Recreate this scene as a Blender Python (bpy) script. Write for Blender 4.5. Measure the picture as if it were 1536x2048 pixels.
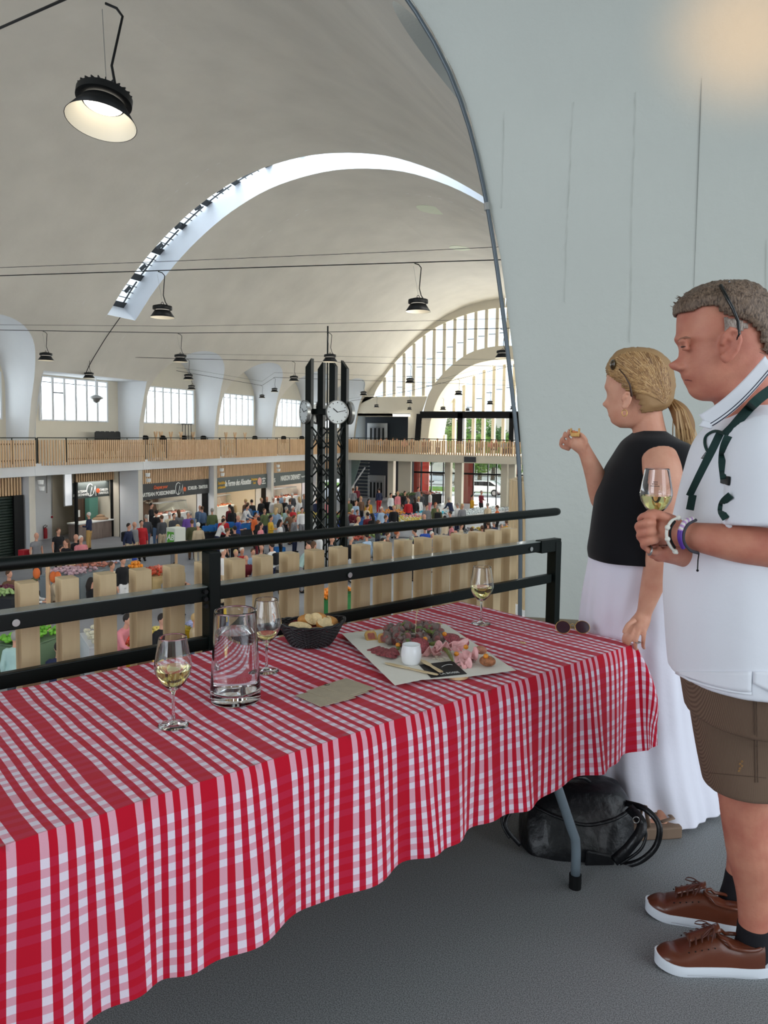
import bpy, bmesh, math, random
import numpy as np
from mathutils import Vector, Matrix, noise
for o in list(bpy.data.objects): bpy.data.objects.remove(o)
S = bpy.context.scene; C = S.collection
R = math.radians; PI = math.pi
random.seed(7)
# ------------------------------------------------------------ camera, light, exposure
# world frame: Z=0 is the gallery floor, +Y runs along the market hall, +X is outwards behind the gallery
YAW, PITCH, ROLL, HOR, FPX, EYE = R(22.3), R(4.0), R(0.7), 868.0, 1500.0, 1.47
CY = HOR + FPX*math.tan(PITCH)
_f = Vector((-math.sin(YAW)*math.cos(PITCH), math.cos(YAW)*math.cos(PITCH), -math.sin(PITCH)))
_r0 = Vector((math.cos(YAW), math.sin(YAW), 0)); _u0 = _r0.cross(_f)
_r = _r0*math.cos(ROLL) + _u0*math.sin(ROLL); _u = _u0*math.cos(ROLL) - _r0*math.sin(ROLL)
cd = bpy.data.cameras.new('camera'); cam = bpy.data.objects.new('camera', cd); C.objects.link(cam)
cam.matrix_world = Matrix(((_r.x,_u.x,-_f.x,0),(_r.y,_u.y,-_f.y,0),(_r.z,_u.z,-_f.z,EYE),(0,0,0,1)))
cd.sensor_fit = 'VERTICAL'; cd.sensor_height = 32; cd.lens = FPX/2048*32
cd.shift_y = -(1024-CY)/2048; cd.clip_start = .05; cd.clip_end = 400
S.camera = cam
EYEV = Vector((0,0,EYE))
def ray(x, y): return _f + _r*((x-768)/FPX) - _u*((y-CY)/FPX)
def atZ(x, y, z): d = ray(x,y); return EYEV + d*((z-EYE)/d.z)
def atY(x, y, Y): d = ray(x,y); return EYEV + d*(Y/d.y)
def atX(x, y, X): d = ray(x,y); return EYEV + d*(X/d.x)
F0 = Vector((-math.sin(YAW), math.cos(YAW), 0))
def atD(x, y, D): d = ray(x,y); return EYEV + d*(D/d.dot(F0))     # D: level distance straight ahead

S.view_settings.view_transform = 'Standard'; S.view_settings.look = 'None'
S.view_settings.gamma = 1; S.view_settings.use_curve_mapping = False
S.view_settings.exposure = 0.0
W = bpy.data.worlds.new('sky'); S.world = W; W.use_nodes = True
bg = W.node_tree.nodes['Background']; bg.inputs[0].default_value = (.80,.90,1.0,1); bg.inputs[1].default_value = 1.6
def area(name, loc, target, sx, sy, power, col=(1,1,1)):
    l = bpy.data.lights.new(name, 'AREA'); l.shape = 'RECTANGLE'; l.size = sx; l.size_y = sy; l.energy = power; l.color = col
    o = bpy.data.objects.new(name, l); C.objects.link(o); o.location = loc
    d = Vector(target)-Vector(loc); o.rotation_euler = d.to_track_quat('-Z','Y').to_euler(); return o
def spot(name, loc, target, power, col, size, blend=.3, rad=.1):
    l = bpy.data.lights.new(name, 'SPOT'); l.energy = power; l.color = col; l.spot_size = size; l.spot_blend = blend; l.shadow_soft_size = rad
    o = bpy.data.objects.new(name, l); C.objects.link(o); o.location = loc
    d = Vector(target)-Vector(loc); o.rotation_euler = d.to_track_quat('-Z','Y').to_euler(); return o
XC = -14.0; YE = 58.8; ZF = -4.2; XFA = 14.25     # hall centre line, end wall, market floor, facade half width
PIERS = [-2.3, 5.4, 11.2, 17.95, 24.7, 31.75, 38.5, 45.25, 52.0, YE]
# daylight outside the windows, shining in
area('daylight_end_window', (XC, YE+6.5, 6), (XC, 0, 2), 24, 12, 9500, (1,.985,.96))
area('daylight_end_low', (XC, YE+7.5, -2.2), (XC, 30, -4), 22, 4, 3600, (1,.98,.93))
for i in range(1, 9):
    yc = (PIERS[i]+PIERS[i+1])/2
    area('daylight_left_bay', (XC-XFA-.5, yc, 2.9), (XC, yc, 2), 5.0, 2.2, 105, (.92,.96,1))
    if i > 1: area('daylight_right_bay', (XC+XFA+.5, yc, 2.9), (XC-6, yc, -2), 5.0, 2.2, 620, (1,.97,.93))
area('daylight_own_window', (XC+XFA+4.4, 0.2, 2.4), (-1, 1.6, 1.2), 6.0, 3.6, 100, (.93,.955,.965))
area('daylight_behind', (-7, -16, 6), (-9, 10, 2), 14, 9, 1500, (.85,.92,1))
area('daylight_skylight', (XC, 27.4, 14.2), (XC, 27.4, 0), 16, 1.5, 1200, (.85,.92,1))

spot('sun_glint_on_wall', (3.3,-1.6,1.0), atY(1516,62,5.1), 2300, (1,.50,.12), R(7), 1.0, .2)
# ------------------------------------------------------------ materials
MATS = {}
def mat(name, col, rough=.6, metal=0, bump=None, noise_c=None, spec=.5, trans=0, ior=1.45, emis=None, sheen=0, alpha=1, coat=0):
    """bump=(scale,strength,dist); noise_c=(scale, amount)"""
    if name in MATS: return MATS[name]
    m = bpy.data.materials.new(name); m.use_nodes = True; nt = m.node_tree; b = nt.nodes['Principled BSDF']
    c = tuple(col)+(1,) if len(col)==3 else col
    b.inputs['Base Color'].default_value = c; b.inputs['Roughness'].default_value = rough; b.inputs['Metallic'].default_value = metal
    b.inputs['Specular IOR Level'].default_value = spec; b.inputs['Transmission Weight'].default_value = trans; b.inputs['IOR'].default_value = ior
    b.inputs['Alpha'].default_value = alpha
    if sheen: b.inputs['Sheen Weight'].default_value = sheen
    if coat: b.inputs['Coat Weight'].default_value = coat
    if emis: b.inputs['Emission Color'].default_value = tuple(emis[0])+(1,); b.inputs['Emission Strength'].default_value = emis[1]
    tc = None
    if bump or noise_c:
        tc = nt.nodes.new('ShaderNodeTexCoord')
    if noise_c:
        n = nt.nodes.new('ShaderNodeTexNoise'); n.inputs['Scale'].default_value = noise_c[0]; n.inputs['Detail'].default_value = 5
        nt.links.new(tc.outputs['Object'], n.inputs['Vector'])
        mr = nt.nodes.new('ShaderNodeMapRange'); mr.inputs[1].default_value=.3; mr.inputs[2].default_value=.7
        mr.inputs[3].default_value = 1-noise_c[1]; mr.inputs[4].default_value = 1+noise_c[1]*.6
        nt.links.new(n.outputs['Fac'], mr.inputs[0])
        mx = nt.nodes.new('ShaderNodeVectorMath'); mx.operation='SCALE'; mx.inputs[0].default_value = c[:3]
        nt.links.new(mr.outputs[0], mx.inputs['Scale']); nt.links.new(mx.outputs[0], b.inputs['Base Color'])
    if bump:
        n = nt.nodes.new('ShaderNodeTexNoise'); n.inputs['Scale'].default_value = bump[0]; n.inputs['Detail'].default_value = 6
        nt.links.new(tc.outputs['Object'], n.inputs['Vector'])
        bp = nt.nodes.new('ShaderNodeBump'); bp.inputs['Strength'].default_value = bump[1]; bp.inputs['Distance'].default_value = bump[2]
        nt.links.new(n.outputs['Fac'], bp.inputs['Height']); nt.links.new(bp.outputs[0], b.inputs['Normal'])
    MATS[name] = m; return m
def srgb(r, g, b):
    f = lambda v: (v/255/12.92) if v/255 <= .04045 else ((v/255+.055)/1.055)**2.4
    return (f(r), f(g), f(b))
def wood(name, base, dark, scale=(1,1,8), rough=.55):
    if name in MATS: return MATS[name]
    m = bpy.data.materials.new(name); m.use_nodes = True; nt = m.node_tree; b = nt.nodes['Principled BSDF']
    tc = nt.nodes.new('ShaderNodeTexCoord'); mp = nt.nodes.new('ShaderNodeMapping'); nt.links.new(tc.outputs['Object'], mp.inputs[0])
    mp.inputs['Scale'].default_value = scale
    oi = nt.nodes.new('ShaderNodeObjectInfo'); va = nt.nodes.new('ShaderNodeVectorMath'); va.operation='ADD'
    ml = nt.nodes.new('ShaderNodeMath'); ml.operation='MULTIPLY'; ml.inputs[1].default_value = 37; nt.links.new(oi.outputs['Random'], ml.inputs[0])
    nt.links.new(mp.outputs[0], va.inputs[0]); nt.links.new(ml.outputs[0], va.inputs[1])
    n = nt.nodes.new('ShaderNodeTexNoise'); n.inputs['Scale'].default_value = 1; n.inputs['Detail'].default_value = 6; n.inputs['Distortion'].default_value = .8
    nt.links.new(va.outputs[0], n.inputs['Vector'])
    r = nt.nodes.new('ShaderNodeValToRGB'); r.color_ramp.elements[0].position=.3; r.color_ramp.elements[1].position=.65
    r.color_ramp.elements[0].color = tuple(dark)+(1,); r.color_ramp.elements[1].color = tuple(base)+(1,)
    nt.links.new(n.outputs['Fac'], r.inputs[0]); nt.links.new(r.outputs[0], b.inputs['Base Color']); b.inputs['Roughness'].default_value = rough
    MATS[name] = m; return m
M = mat
m_plaster = mat('vault_plaster', srgb(214,208,196), .8, bump=(3,.25,.03), noise_c=(.6,.07))
m_cream = mat('cream_paint', srgb(222,214,196), .75, noise_c=(.8,.04))
m_white = mat('white_paint', srgb(226,228,230), .7, noise_c=(1,.03))
m_pale = mat('pale_wall', srgb(214,218,222), .7)
m_floor_hall = mat('grey_screed', srgb(150,152,158), .5, noise_c=(.7,.12))
m_dark = mat('dark_green_metal', srgb(5,14,11), .42, spec=.25)
m_black = mat('black_metal', srgb(14,15,16), .5, spec=.3)
m_anth = mat('anthracite_panel', srgb(58,62,66), .6)
m_steel = mat('brushed_steel', srgb(170,170,168), .35, .9)
m_glass = mat('clear_glass', (1,1,1), .0, trans=1, ior=1.5, spec=.5)
m_pine = wood('pale_pine', srgb(220,194,152), srgb(202,172,128), (14,14,1.6))
m_larch = wood('larch_slats', srgb(224,188,148), srgb(206,166,124), (6,6,1))
m_walnut = wood('walnut_panel', srgb(96,74,58), srgb(62,46,36), (5,5,.6))
# ------------------------------------------------------------ mesh helpers
class MB:
    def __init__(s): s.v=[]; s.f=[]; s.mi=[]; s.cur=0; s.uv=None
    def add(s, vs, fs):
        k=len(s.v); s.v += [tuple(v) for v in vs]; s.f += [tuple(i+k for i in f) for f in fs]; s.mi += [s.cur]*len(fs); return s
    def box(s, c, d, rz=0, tilt=None):
        x,y,z = d[0]/2,d[1]/2,d[2]/2; m = Matrix.Rotation(rz,3,'Z')
        if tilt: m = m @ Matrix.Rotation(tilt[1],3,tilt[0])
        vs = [Vector(c)+m@Vector((a*x,b*y,e*z)) for a,b,e in ((-1,-1,-1),(1,-1,-1),(1,1,-1),(-1,1,-1),(-1,-1,1),(1,-1,1),(1,1,1),(-1,1,1))]
        return s.add(vs, [(3,2,1,0),(4,5,6,7),(0,1,5,4),(1,2,6,5),(2,3,7,6),(3,0,4,7)])
    def bar(s, a, b, w, h=None, up=(0,0,1)):
        a=Vector(a); b=Vector(b); h = w if h is None else h; t=(b-a).normalized(); up=Vector(up)
        if abs(t.dot(up))>.98: up=Vector((1,0,0))
        sd=t.cross(up).normalized(); u2=sd.cross(t); sd*=w/2; u2*=h/2
        vs=[p+q for p in (a,b) for q in (-sd-u2, sd-u2, sd+u2, -sd+u2)]
        return s.add(vs, [(0,1,2,3),(7,6,5,4),(0,4,5,1),(1,5,6,2),(2,6,7,3),(3,7,4,0)])
    def loft(s, rings, cap=True, close=True):
        n=len(rings[0]); vs=[p for r in rings for p in r]; fs=[]
        for i in range(len(rings)-1):
            for j in range(n if close else n-1):
                a=i*n+j; b=i*n+(j+1)%n; fs.append((a,b,b+n,a+n))
        if cap and close:
            fs.append(tuple(range(n-1,-1,-1))); fs.append(tuple(range((len(rings)-1)*n, len(rings)*n)))
        return s.add(vs, fs)
    def tube(s, pts, r, n=8, cap=True, flat=1.0, upv=None):
        P=[Vector(p) for p in pts]; rs = r if isinstance(r,(list,tuple)) else [r]*len(P); rings=[]; prev=None
        for i,p in enumerate(P):
            t=((P[min(i+1,len(P)-1)]-P[max(i-1,0)])).normalized()
            if prev is None:
                u=Vector(upv) if upv else (Vector((0,0,1)) if abs(t.z)<.9 else Vector((1,0,0)))
            else: u=prev
            u=(u-t*u.dot(t)).normalized(); prev=u; w=t.cross(u)
            rings.append([p+(u*math.cos(2*PI*k/n)*flat+w*math.sin(2*PI*k/n))*rs[i] for k in range(n)])
        return s.loft(rings, cap)
    def lathe(s, prof, c=(0,0,0), n=24, cap=True, sx=1, sy=1):
        c=Vector(c); rings=[[c+Vector((math.cos(2*PI*k/n)*r*sx, math.sin(2*PI*k/n)*r*sy, z)) for k in range(n)] for r,z in prof]
        return s.loft(rings, cap)
    def ell(s, c, r, n=12, m=8, rot=None):
        c=Vector(c); rings=[]
        r = (r,r,r) if not isinstance(r,(list,tuple)) else r
        for i in range(m+1):
            a=-PI/2+PI*i/m; a=max(min(a,PI/2-.02),-PI/2+.02)
            ring=[]
            for k in range(n):
                v=Vector((math.cos(a)*math.cos(2*PI*k/n)*r[0], math.cos(a)*math.sin(2*PI*k/n)*r[1], math.sin(a)*r[2]))
                if rot: v=rot@v
                ring.append(c+v)
            rings.append(ring)
        return s.loft(rings)
    def prism(s, poly, z0, z1, fn=None):
        """poly: 2D points; fn maps (a,b,h)->3D"""
        fn = fn or (lambda a,b,h:(a,b,h)); n=len(poly)
        vs=[fn(a,b,z0) for a,b in poly]+[fn(a,b,z1) for a,b in poly]
        return s.add(vs, [tuple(range(n-1,-1,-1)), tuple(range(n,2*n))]+[(i,(i+1)%n,(i+1)%n+n,i+n) for i in range(n)])
    def grid(s, fn, nu, nv):
        vs=[fn(i/nu, j/nv) for i in range(nu+1) for j in range(nv+1)]
        return s.add(vs, [(i*(nv+1)+j,(i+1)*(nv+1)+j,(i+1)*(nv+1)+j+1,i*(nv+1)+j+1) for i in range(nu) for j in range(nv)])
    def mesh(s, name, mats, smooth=False, inv=None):
        me=bpy.data.meshes.new(name); v=s.v
        if inv is not None: v=[tuple(inv@Vector(p)) for p in v]
        me.from_pydata(v,[],s.f)
        for m in (mats if isinstance(mats,(list,tuple)) else [mats]): me.materials.append(m)
        me.polygons.foreach_set('material_index', s.mi)
        if smooth: me.polygons.foreach_set('use_smooth',[True]*len(me.polygons))
        me.update(); return me
    def build(s, name, mats, parent=None, smooth=False, bevel=0, world=False, seg=2, sub=0, solid=0, auto=None):
        inv=None
        if world and parent is not None: inv=parent_inv(parent)
        o=bpy.data.objects.new(name, s.mesh(name,mats,smooth,inv)); C.objects.link(o)
        if parent is not None: o.parent=parent
        if solid: md=o.modifiers.new('solid','SOLIDIFY'); md.thickness=solid; md.offset=0
        if bevel: md=o.modifiers.new('bevel','BEVEL'); md.width=bevel; md.segments=seg; md.limit_method='ANGLE'
        if sub: md=o.modifiers.new('sub','SUBSURF'); md.levels=sub; md.render_levels=sub
        if auto:
            bm=bmesh.new(); bm.from_mesh(o.data)
            for e in bm.edges:
                if len(e.link_faces)==2 and e.calc_face_angle(0)>auto: e.smooth=False
            bm.to_mesh(o.data); bm.free()
        return o
def parent_inv(p):
    m=Matrix.Translation(p.location)@p.rotation_euler.to_matrix().to_4x4()@Matrix.Diagonal((*p.scale,1))
    if p.parent: return m.inverted()@parent_inv(p.parent)
    return m.inverted()
LABELS=[]
def tag(o, label, cat, group=None, kind=None):
    if label: o['label']=label
    if cat: o['category']=cat
    if group: o['group']=group
    if kind: o['kind']=kind
    return o
def thing(name, label, cat, loc=(0,0,0), rz=0, group=None, kind=None):
    o=bpy.data.objects.new(name,None); C.objects.link(o); o.empty_display_size=.1; o.location=loc; o.rotation_euler=(0,0,rz)
    return tag(o,label,cat,group,kind)
def struct(name, mb, m, **k):
    o=mb.build(name,m,**k); o['kind']='structure'; return o
CH={}
def dup(root, loc=None, rz=None, label=None, group=None, scale=None, parent=None):
    r=root.copy(); C.objects.link(r)
    if parent is not None: r.parent=parent
    if loc is not None: r.location=loc
    if rz is not None: r.rotation_euler=(0,0,rz)
    if scale is not None: r.scale=(scale,)*3 if not isinstance(scale,tuple) else scale
    if label: r['label']=label
    if group: r['group']=group
    for ch in list(root.children): dup(ch, parent=r)
    return r
def text_mesh(txt, size, mat_, name, parent, origin, right, up, align='CENTER', extr=.004, font_shear=0, sx=1, bold=0):
    cu=bpy.data.curves.new('txt','FONT'); cu.body=txt; cu.size=size; cu.align_x=align; cu.align_y='CENTER'; cu.extrude=extr; cu.shear=font_shear; cu.offset=bold
    o=bpy.data.objects.new('txt',cu); C.objects.link(o); bpy.context.view_layer.update()
    me=bpy.data.meshes.new_from_object(o.evaluated_get(bpy.context.evaluated_depsgraph_get())); bpy.data.objects.remove(o); bpy.data.curves.remove(cu)
    right=Vector(right).normalized(); up=Vector(up).normalized(); nn=right.cross(up)
    m=Matrix((( right.x*sx,up.x,nn.x,origin[0]),(right.y*sx,up.y,nn.y,origin[1]),(right.z*sx,up.z,nn.z,origin[2]),(0,0,0,1)))
    if parent is not None: m=parent_inv(parent)@m
    me.transform(m); me.materials.clear(); me.materials.append(mat_)
    ob=bpy.data.objects.new(name,me); C.objects.link(ob); ob.parent=parent; return ob
# ------------------------------------------------------------ the hall shell
PROF=[(12.95,-4.2),(12.95,0),(12.85,1.8),(12.4,3.9),(11.35,5.4),(10.1,6.75),(9.3,7.7),(7.9,9.05),(6.3,10.25),(4.6,11.2),(2.6,11.9),(0,12.2)]
def _interp(P, t):
    # Catmull-Rom through the points
    n=len(P)-1; i=min(int(t),n-1); f=t-i
    p0=P[max(i-1,0)]; p1=P[i]; p2=P[i+1]; p3=P[i+2] if i+2<=n else (-P[n-1][0],P[n-1][1])
    out=[]
    for k in (0,1):
        out.append(.5*((2*p1[k])+(-p0[k]+p2[k])*f+(2*p0[k]-5*p1[k]+4*p2[k]-p3[k])*f*f+(-p0[k]+3*p1[k]-3*p2[k]+p3[k])*f**3))
    return out
_PS=[_interp(PROF, (len(PROF)-1)*k/400) for k in range(401)]
def dx_at(z):
    for a,b in zip(_PS,_PS[1:]):
        if b[1]>=z: f=(z-a[1])/max(b[1]-a[1],1e-6); return a[0]+(b[0]-a[0])*max(0,min(1,f))
    return 0
_L=[0]
for a,b in zip(_PS,_PS[1:]): _L.append(_L[-1]+math.hypot(b[0]-a[0],b[1]-a[1]))
def prof_from(z0, n, z1=None):
    def s_of(z):
        for k in range(400):
            if _PS[k+1][1]>=z:
                f=(z-_PS[k][1])/max(_PS[k+1][1]-_PS[k][1],1e-6); return _L[k]+(_L[k+1]-_L[k])*max(0,min(1,f))
        return _L[-1]
    s0=s_of(z0); s1=_L[-1] if z1 is None else s_of(z1); out=[]
    k=0
    for j in range(n+1):
        s=s0+(s1-s0)*j/n
        while k<399 and _L[k+1]<s: k+=1
        f=(s-_L[k])/max(_L[k+1]-_L[k],1e-9); f=max(0,min(1,f))
        out.append((_PS[k][0]+(_PS[k+1][0]-_PS[k][0])*f, _PS[k][1]+(_PS[k+1][1]-_PS[k][1])*f))
    return out
HP=.17; ZSP=3.3; ZAP=5.9                      # half pier, springing, crown of the side arches
JOINT=4; SK0,SK1=26.5,28.3; SKZ=6.6           # joint bay index, skylight slot
def arch_z(y, a, b):
    zs,za=(3.75,6.4) if a<0 else (ZSP,ZAP)
    c=(a+b)/2; h=(b-a)/2-HP; t=min(1,abs((y-c)/h)); return zs+(za-zs)*math.sqrt(max(0,1-t**2.2))
for side in (-1,1):
    vb=MB()
    def strip(ys, z0s, z1=None, n=30):
        rows=[[Vector((XC+side*d,y,z)) for d,z in prof_from(z0,n,z1)] for y,z0 in zip(ys,z0s)]
        vb.loft(rows, cap=False, close=False)
    for p in PIERS: strip([p-HP,p+HP],[ZF,ZF],n=44)
    for i in range(len(PIERS)-1):
        a,b=PIERS[i]+HP,PIERS[i+1]-HP
        if i==JOINT:
            for lo,hi,z1 in ((a,SK0,None),(SK0,SK1,SKZ),(SK1,b,None)): strip([lo,hi],[4.05,4.05],z1,n=30)
        else:
            ys=[(a+b)/2-(b-a)/2*math.cos(PI*k/32) for k in range(33)]
            strip(ys,[arch_z(y,PIERS[i],PIERS[i+1]) for y in ys])
    strip([-14,PIERS[0]-HP],[ZF,ZF])
    struct('ceiling' if side<0 else 'ceiling_right', vb, m_plaster, smooth=True)
    # side bays: jambs, tunnel vaults
    tb=MB()
    for i in range(len(PIERS)-1):
        p0,p1=PIERS[i],PIERS[i+1]; a,b=p0+HP,p1-HP; sec=[]
        if i==JOINT: sec=[(a,ZF),(a,0),(a,2),(a,4.05),(b,4.05),(b,2),(b,0),(b,ZF)]
        else:
            sec=[(a,ZF),(a,0),(a,1),(a,2),(a,2.7)]+[((a+b)/2-(b-a)/2*math.cos(PI*k/32), arch_z((a+b)/2-(b-a)/2*math.cos(PI*k/32),p0,p1)) for k in range(33)]+[(b,2.7),(b,2),(b,1),(b,0),(b,ZF)]
        xo=XC+side*(XFA if not (side>0 and i<2) else XFA+4)
        rows=[[Vector((XC+side*dx_at(z)+(xo-XC-side*dx_at(z))*t, y, z)) for y,z in sec] for t in (0,.25,.5,.75,1)]
        tb.loft(rows,cap=False,close=False)
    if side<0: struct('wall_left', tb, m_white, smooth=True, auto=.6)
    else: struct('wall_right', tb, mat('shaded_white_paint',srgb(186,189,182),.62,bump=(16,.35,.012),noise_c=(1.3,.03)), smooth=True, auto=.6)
# facades with fluted windows
m_flute = mat('frosted_pane', srgb(235,240,245), .35, trans=.85, ior=1.1, spec=.2)
def flute_mat():
    m=bpy.data.materials.new('fluted_frosted_glass'); m.use_nodes=True; nt=m.node_tree; nt.nodes.clear()
    out=nt.nodes.new('ShaderNodeOutputMaterial'); t=nt.nodes.new('ShaderNodeBsdfTranslucent'); t.inputs[0].default_value=(.93,.96,.98,1)
    tr=nt.nodes.new('ShaderNodeBsdfTransparent'); tr.inputs[0].default_value=(.9,.95,.93,1); mx=nt.nodes.new('ShaderNodeMixShader'); mx.inputs[0].default_value=.45
    nt.links.new(t.outputs[0],mx.inputs[1]); nt.links.new(tr.outputs[0],mx.inputs[2]); nt.links.new(mx.outputs[0],out.inputs[0]); return m
m_fl=flute_mat()
m_pane=bpy.data.materials.new('thin_clear_pane'); m_pane.use_nodes=True
_nt=m_pane.node_tree; _nt.nodes.clear(); _o=_nt.nodes.new('ShaderNodeOutputMaterial'); _t=_nt.nodes.new('ShaderNodeBsdfTransparent'); _t.inputs[0].default_value=(.93,.96,.96,1)
_g=_nt.nodes.new('ShaderNodeBsdfGlossy'); _g.inputs['Roughness'].default_value=.02; _x=_nt.nodes.new('ShaderNodeMixShader'); _x.inputs[0].default_value=.06
_nt.links.new(_t.outputs[0],_x.inputs[1]); _nt.links.new(_g.outputs[0],_x.inputs[2]); _nt.links.new(_x.outputs[0],_o.inputs[0])
wn=0
for side in (-1,1):
    xo=XC+side*XFA; fw=MB()
    for i in range(len(PIERS)-1):
        if side>0 and i<2: continue
        p0,p1=PIERS[i],PIERS[i+1]; yl,yr=(p0+.55,p1-.45) if i!=JOINT else (p0+1.7,p1-1.0)
        zt=6.1
        # wall around the window (z 1.9..4.0), down to the market floor
        fw.box((xo+side*.1,(p0+yl)/2,(zt-.5)/2),(.2,yl-p0,zt+.5)); fw.box((xo+side*.1,(p1+yr)/2,(zt-.5)/2),(.2,p1-yr,zt+.5))
        fw.box((xo+side*.1,(yl+yr)/2,.7),(.2,yr-yl,2.4)); fw.box((xo+side*3.3,(p0+p1)/2,(ZF-.5)/2),(.2,p1-p0,3.7)); fw.box((xo+side*1.6,p0,(ZF-.5)/2),(3.3,.34,3.7)); fw.box((xo+side*1.7,(p0+p1)/2,-.45),(3.4,p1-p0,.2)); fw.box((xo+side*.1,(yl+yr)/2,(4.0+zt)/2),(.2,yr-yl,zt-4.0))
        if (side<0 and i>=2) or (side>0 and i>=3):
            wn+=1; w=thing('window_%d'%wn,'',None,(xo,(yl+yr)/2,1.9),0,kind='structure')
            n=6 if i==JOINT else 8; fr=MB(); st=(yr-yl)/n
            fr.box((xo,(yl+yr)/2,1.93),(.1,yr-yl,.06)); fr.box((xo,(yl+yr)/2,3.97),(.1,yr-yl,.06))
            for k in range(n+1): fr.box((xo,yl+k*st,2.95),(.14,.09,2.1))
            fr.build('window_frame',m_white,w,world=True)
            dk=MB()
            for k in range(n):
                dk.box((xo-side*.02,yl+k*st+.075,2.95),(.05,.045,2.0)); dk.box((xo-side*.02,yl+(k+.5)*st,3.72),(.03,st,.03))
            dk.box((xo-side*.02,yl+1.5*st,3.25),(.04,st,.05))
            dk.build('glazing_bars',m_anth,w,world=True)
            g=MB()
            for k in range(n): g.grid(lambda a,b:(xo+side*(.05+.03*math.cos(a*PI*6)), yl+k*st+a*st, 1.95+b*2.0),24,1)
            g.build('fluted_glass',m_fl,w,world=True,smooth=True)
    struct('wall_facade_left' if side<0 else 'wall_facade_right', fw, m_cream)
# galleries: slab, railings of larch slats, lower valance slats
def slat_run(pts, z0, z1, pitch, w, d, target):
    """square larch slats along a polyline"""
    for a,b in zip(pts,pts[1:]):
        a=Vector((*a,0)); b=Vector((*b,0)); L=(b-a).length; t=(b-a)/L; n=int(L/pitch); ang=math.atan2(t.y,t.x)
        for k in range(n):
            p=a+t*(k+.5)*L/n; target.box((p.x,p.y,(z0+z1)/2),(w,d,z1-z0),ang)
NAMES=['far left','second','third','fourth','fifth','sixth','seventh','eighth','ninth']
BAYL={2:'cut by the left edge of the view',3:'left of the first white pier',4:'above the fish kiosk with the round logo',5:'above the long fishmonger sign',6:'above the farm shop sign',7:'above the red butcher shop',8:'behind the clock tower'}
for side in (-1,1):
    sl=MB(); xo=XC+side*XFA
    for i in range(len(PIERS)-1):
        if side>0 and i<2: continue
        p0,p1=PIERS[i],PIERS[i+1]; xf=XC+side*12.75
        sl.box(((xf+xo)/2,(p0+p1)/2,-.3),(abs(xo-xf),p1-p0,.55))
        if side>0 and i>3: continue
        front=xf-side*.3
        pts=[(xf+side*.05,p0+HP+.02),(front,p0+1.5),(front,p1-HP-.05)]
        if i<2: continue
        lab=('larch slat gallery balustrade '+BAYL[i]) if side<0 else 'larch slat balustrade of the next gallery bay, seen end on beside the white wall'
        g=thing('slatted_balustrade',lab,'railing',(front,(p0+p1)/2,0),group=('left gallery balustrades' if side<0 else 'right gallery balustrades') if side<0 or i>2 else None)
        if side>0 and i>2: g['label']='larch slat balustrade of right gallery, hidden beyond the white wall'
        s_=MB(); slat_run(pts,-.12,1.02,.135,.062,.05,s_); s_.build('slat_screen',m_larch,g,world=True)
        r_=MB(); r_.tube([(x,y,1.12) for x,y in pts],.02,6)
        for (x,y) in pts: r_.bar((x,y,0),(x,y,1.12),.04)
        for k in range(1,4):
            y=p0+1.5+(p1-p0-1.6)*k/4; r_.bar((front+side*.08,y,0),(front+side*.08,y,1.12),.03)
        for zz in (.15,.85): r_.bar((front+side*.05,p0+1.5,zz),(front+side*.05,p1-.2,zz),.03,.06)
        r_.build('handrail',m_dark,g,world=True)
    struct('floor_gallery_left' if side<0 else 'floor_gallery_right', sl, m_white, bevel=.02)
# hanging floor of the market and the gallery we stand on
fl=MB(); fl.box((XC,24,ZF-.1),(46,90,.2)); struct('floor', fl, m_floor_hall)

# balustrade of the next bay on our own side, seen end on
g=thing('slatted_balustrade','square-picket balustrade of next bay seen end on, between pickets and white wall','railing',(XC+12.2,8.3,0))
s_=MB(); slat_run([(XC+12.75,7.0),(XC+12.16,8.2),(XC+12.16,11.0)],-.3,.99,.1235,.056,.066,s_); s_.build('slat_screen',m_pine,g,world=True)
r_=MB(); r_.tube([(XC+12.42,8.4,1.07),(XC+12.42,11.0,1.07)],.02,6); r_.bar((XC+12.4,8.4,.90),(XC+12.4,11.0,.90),.03,.05); r_.bar((XC+12.42,9.6,0),(XC+12.42,9.6,1.07),.04); r_.build('handrail',m_dark,g,world=True)
# skylight slot across the vault
m_slot=mat('slot_reveal',srgb(224,228,234),.6)
sk=MB(); PP=prof_from(SKZ,40)
arc=[(-d,z) for d,z in PP]+[(d,z) for d,z in reversed(PP[:-1])]
nrm=[]
for k,(d,z) in enumerate(arc):
    a=arc[max(k-1,0)]; b=arc[min(k+1,len(arc)-1)]; t=Vector((b[0]-a[0],b[1]-a[1])).normalized(); nrm.append((-t.y,t.x))
SH=1.0
for y in (SK0,SK1):
    sk.loft([[Vector((XC+d,y,z)) for d,z in arc],[Vector((XC+d+n[0]*SH,y,z+n[1]*SH)) for (d,z),n in zip(arc,nrm)]],cap=False,close=False)
for e in (0,-1):
    d,z=arc[e]; n=nrm[e]; sk.add([(XC+d,SK0,z),(XC+d,SK1,z),(XC+d+n[0]*SH,SK1,z+n[1]*SH),(XC+d+n[0]*SH,SK0,z+n[1]*SH)],[(0,1,2,3)])
struct('trim_1', sk, m_slot, smooth=False)
w=thing('window_20','',None,(XC,27.4,12),0,kind='structure')
fr=MB(); pn=MB()
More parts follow.
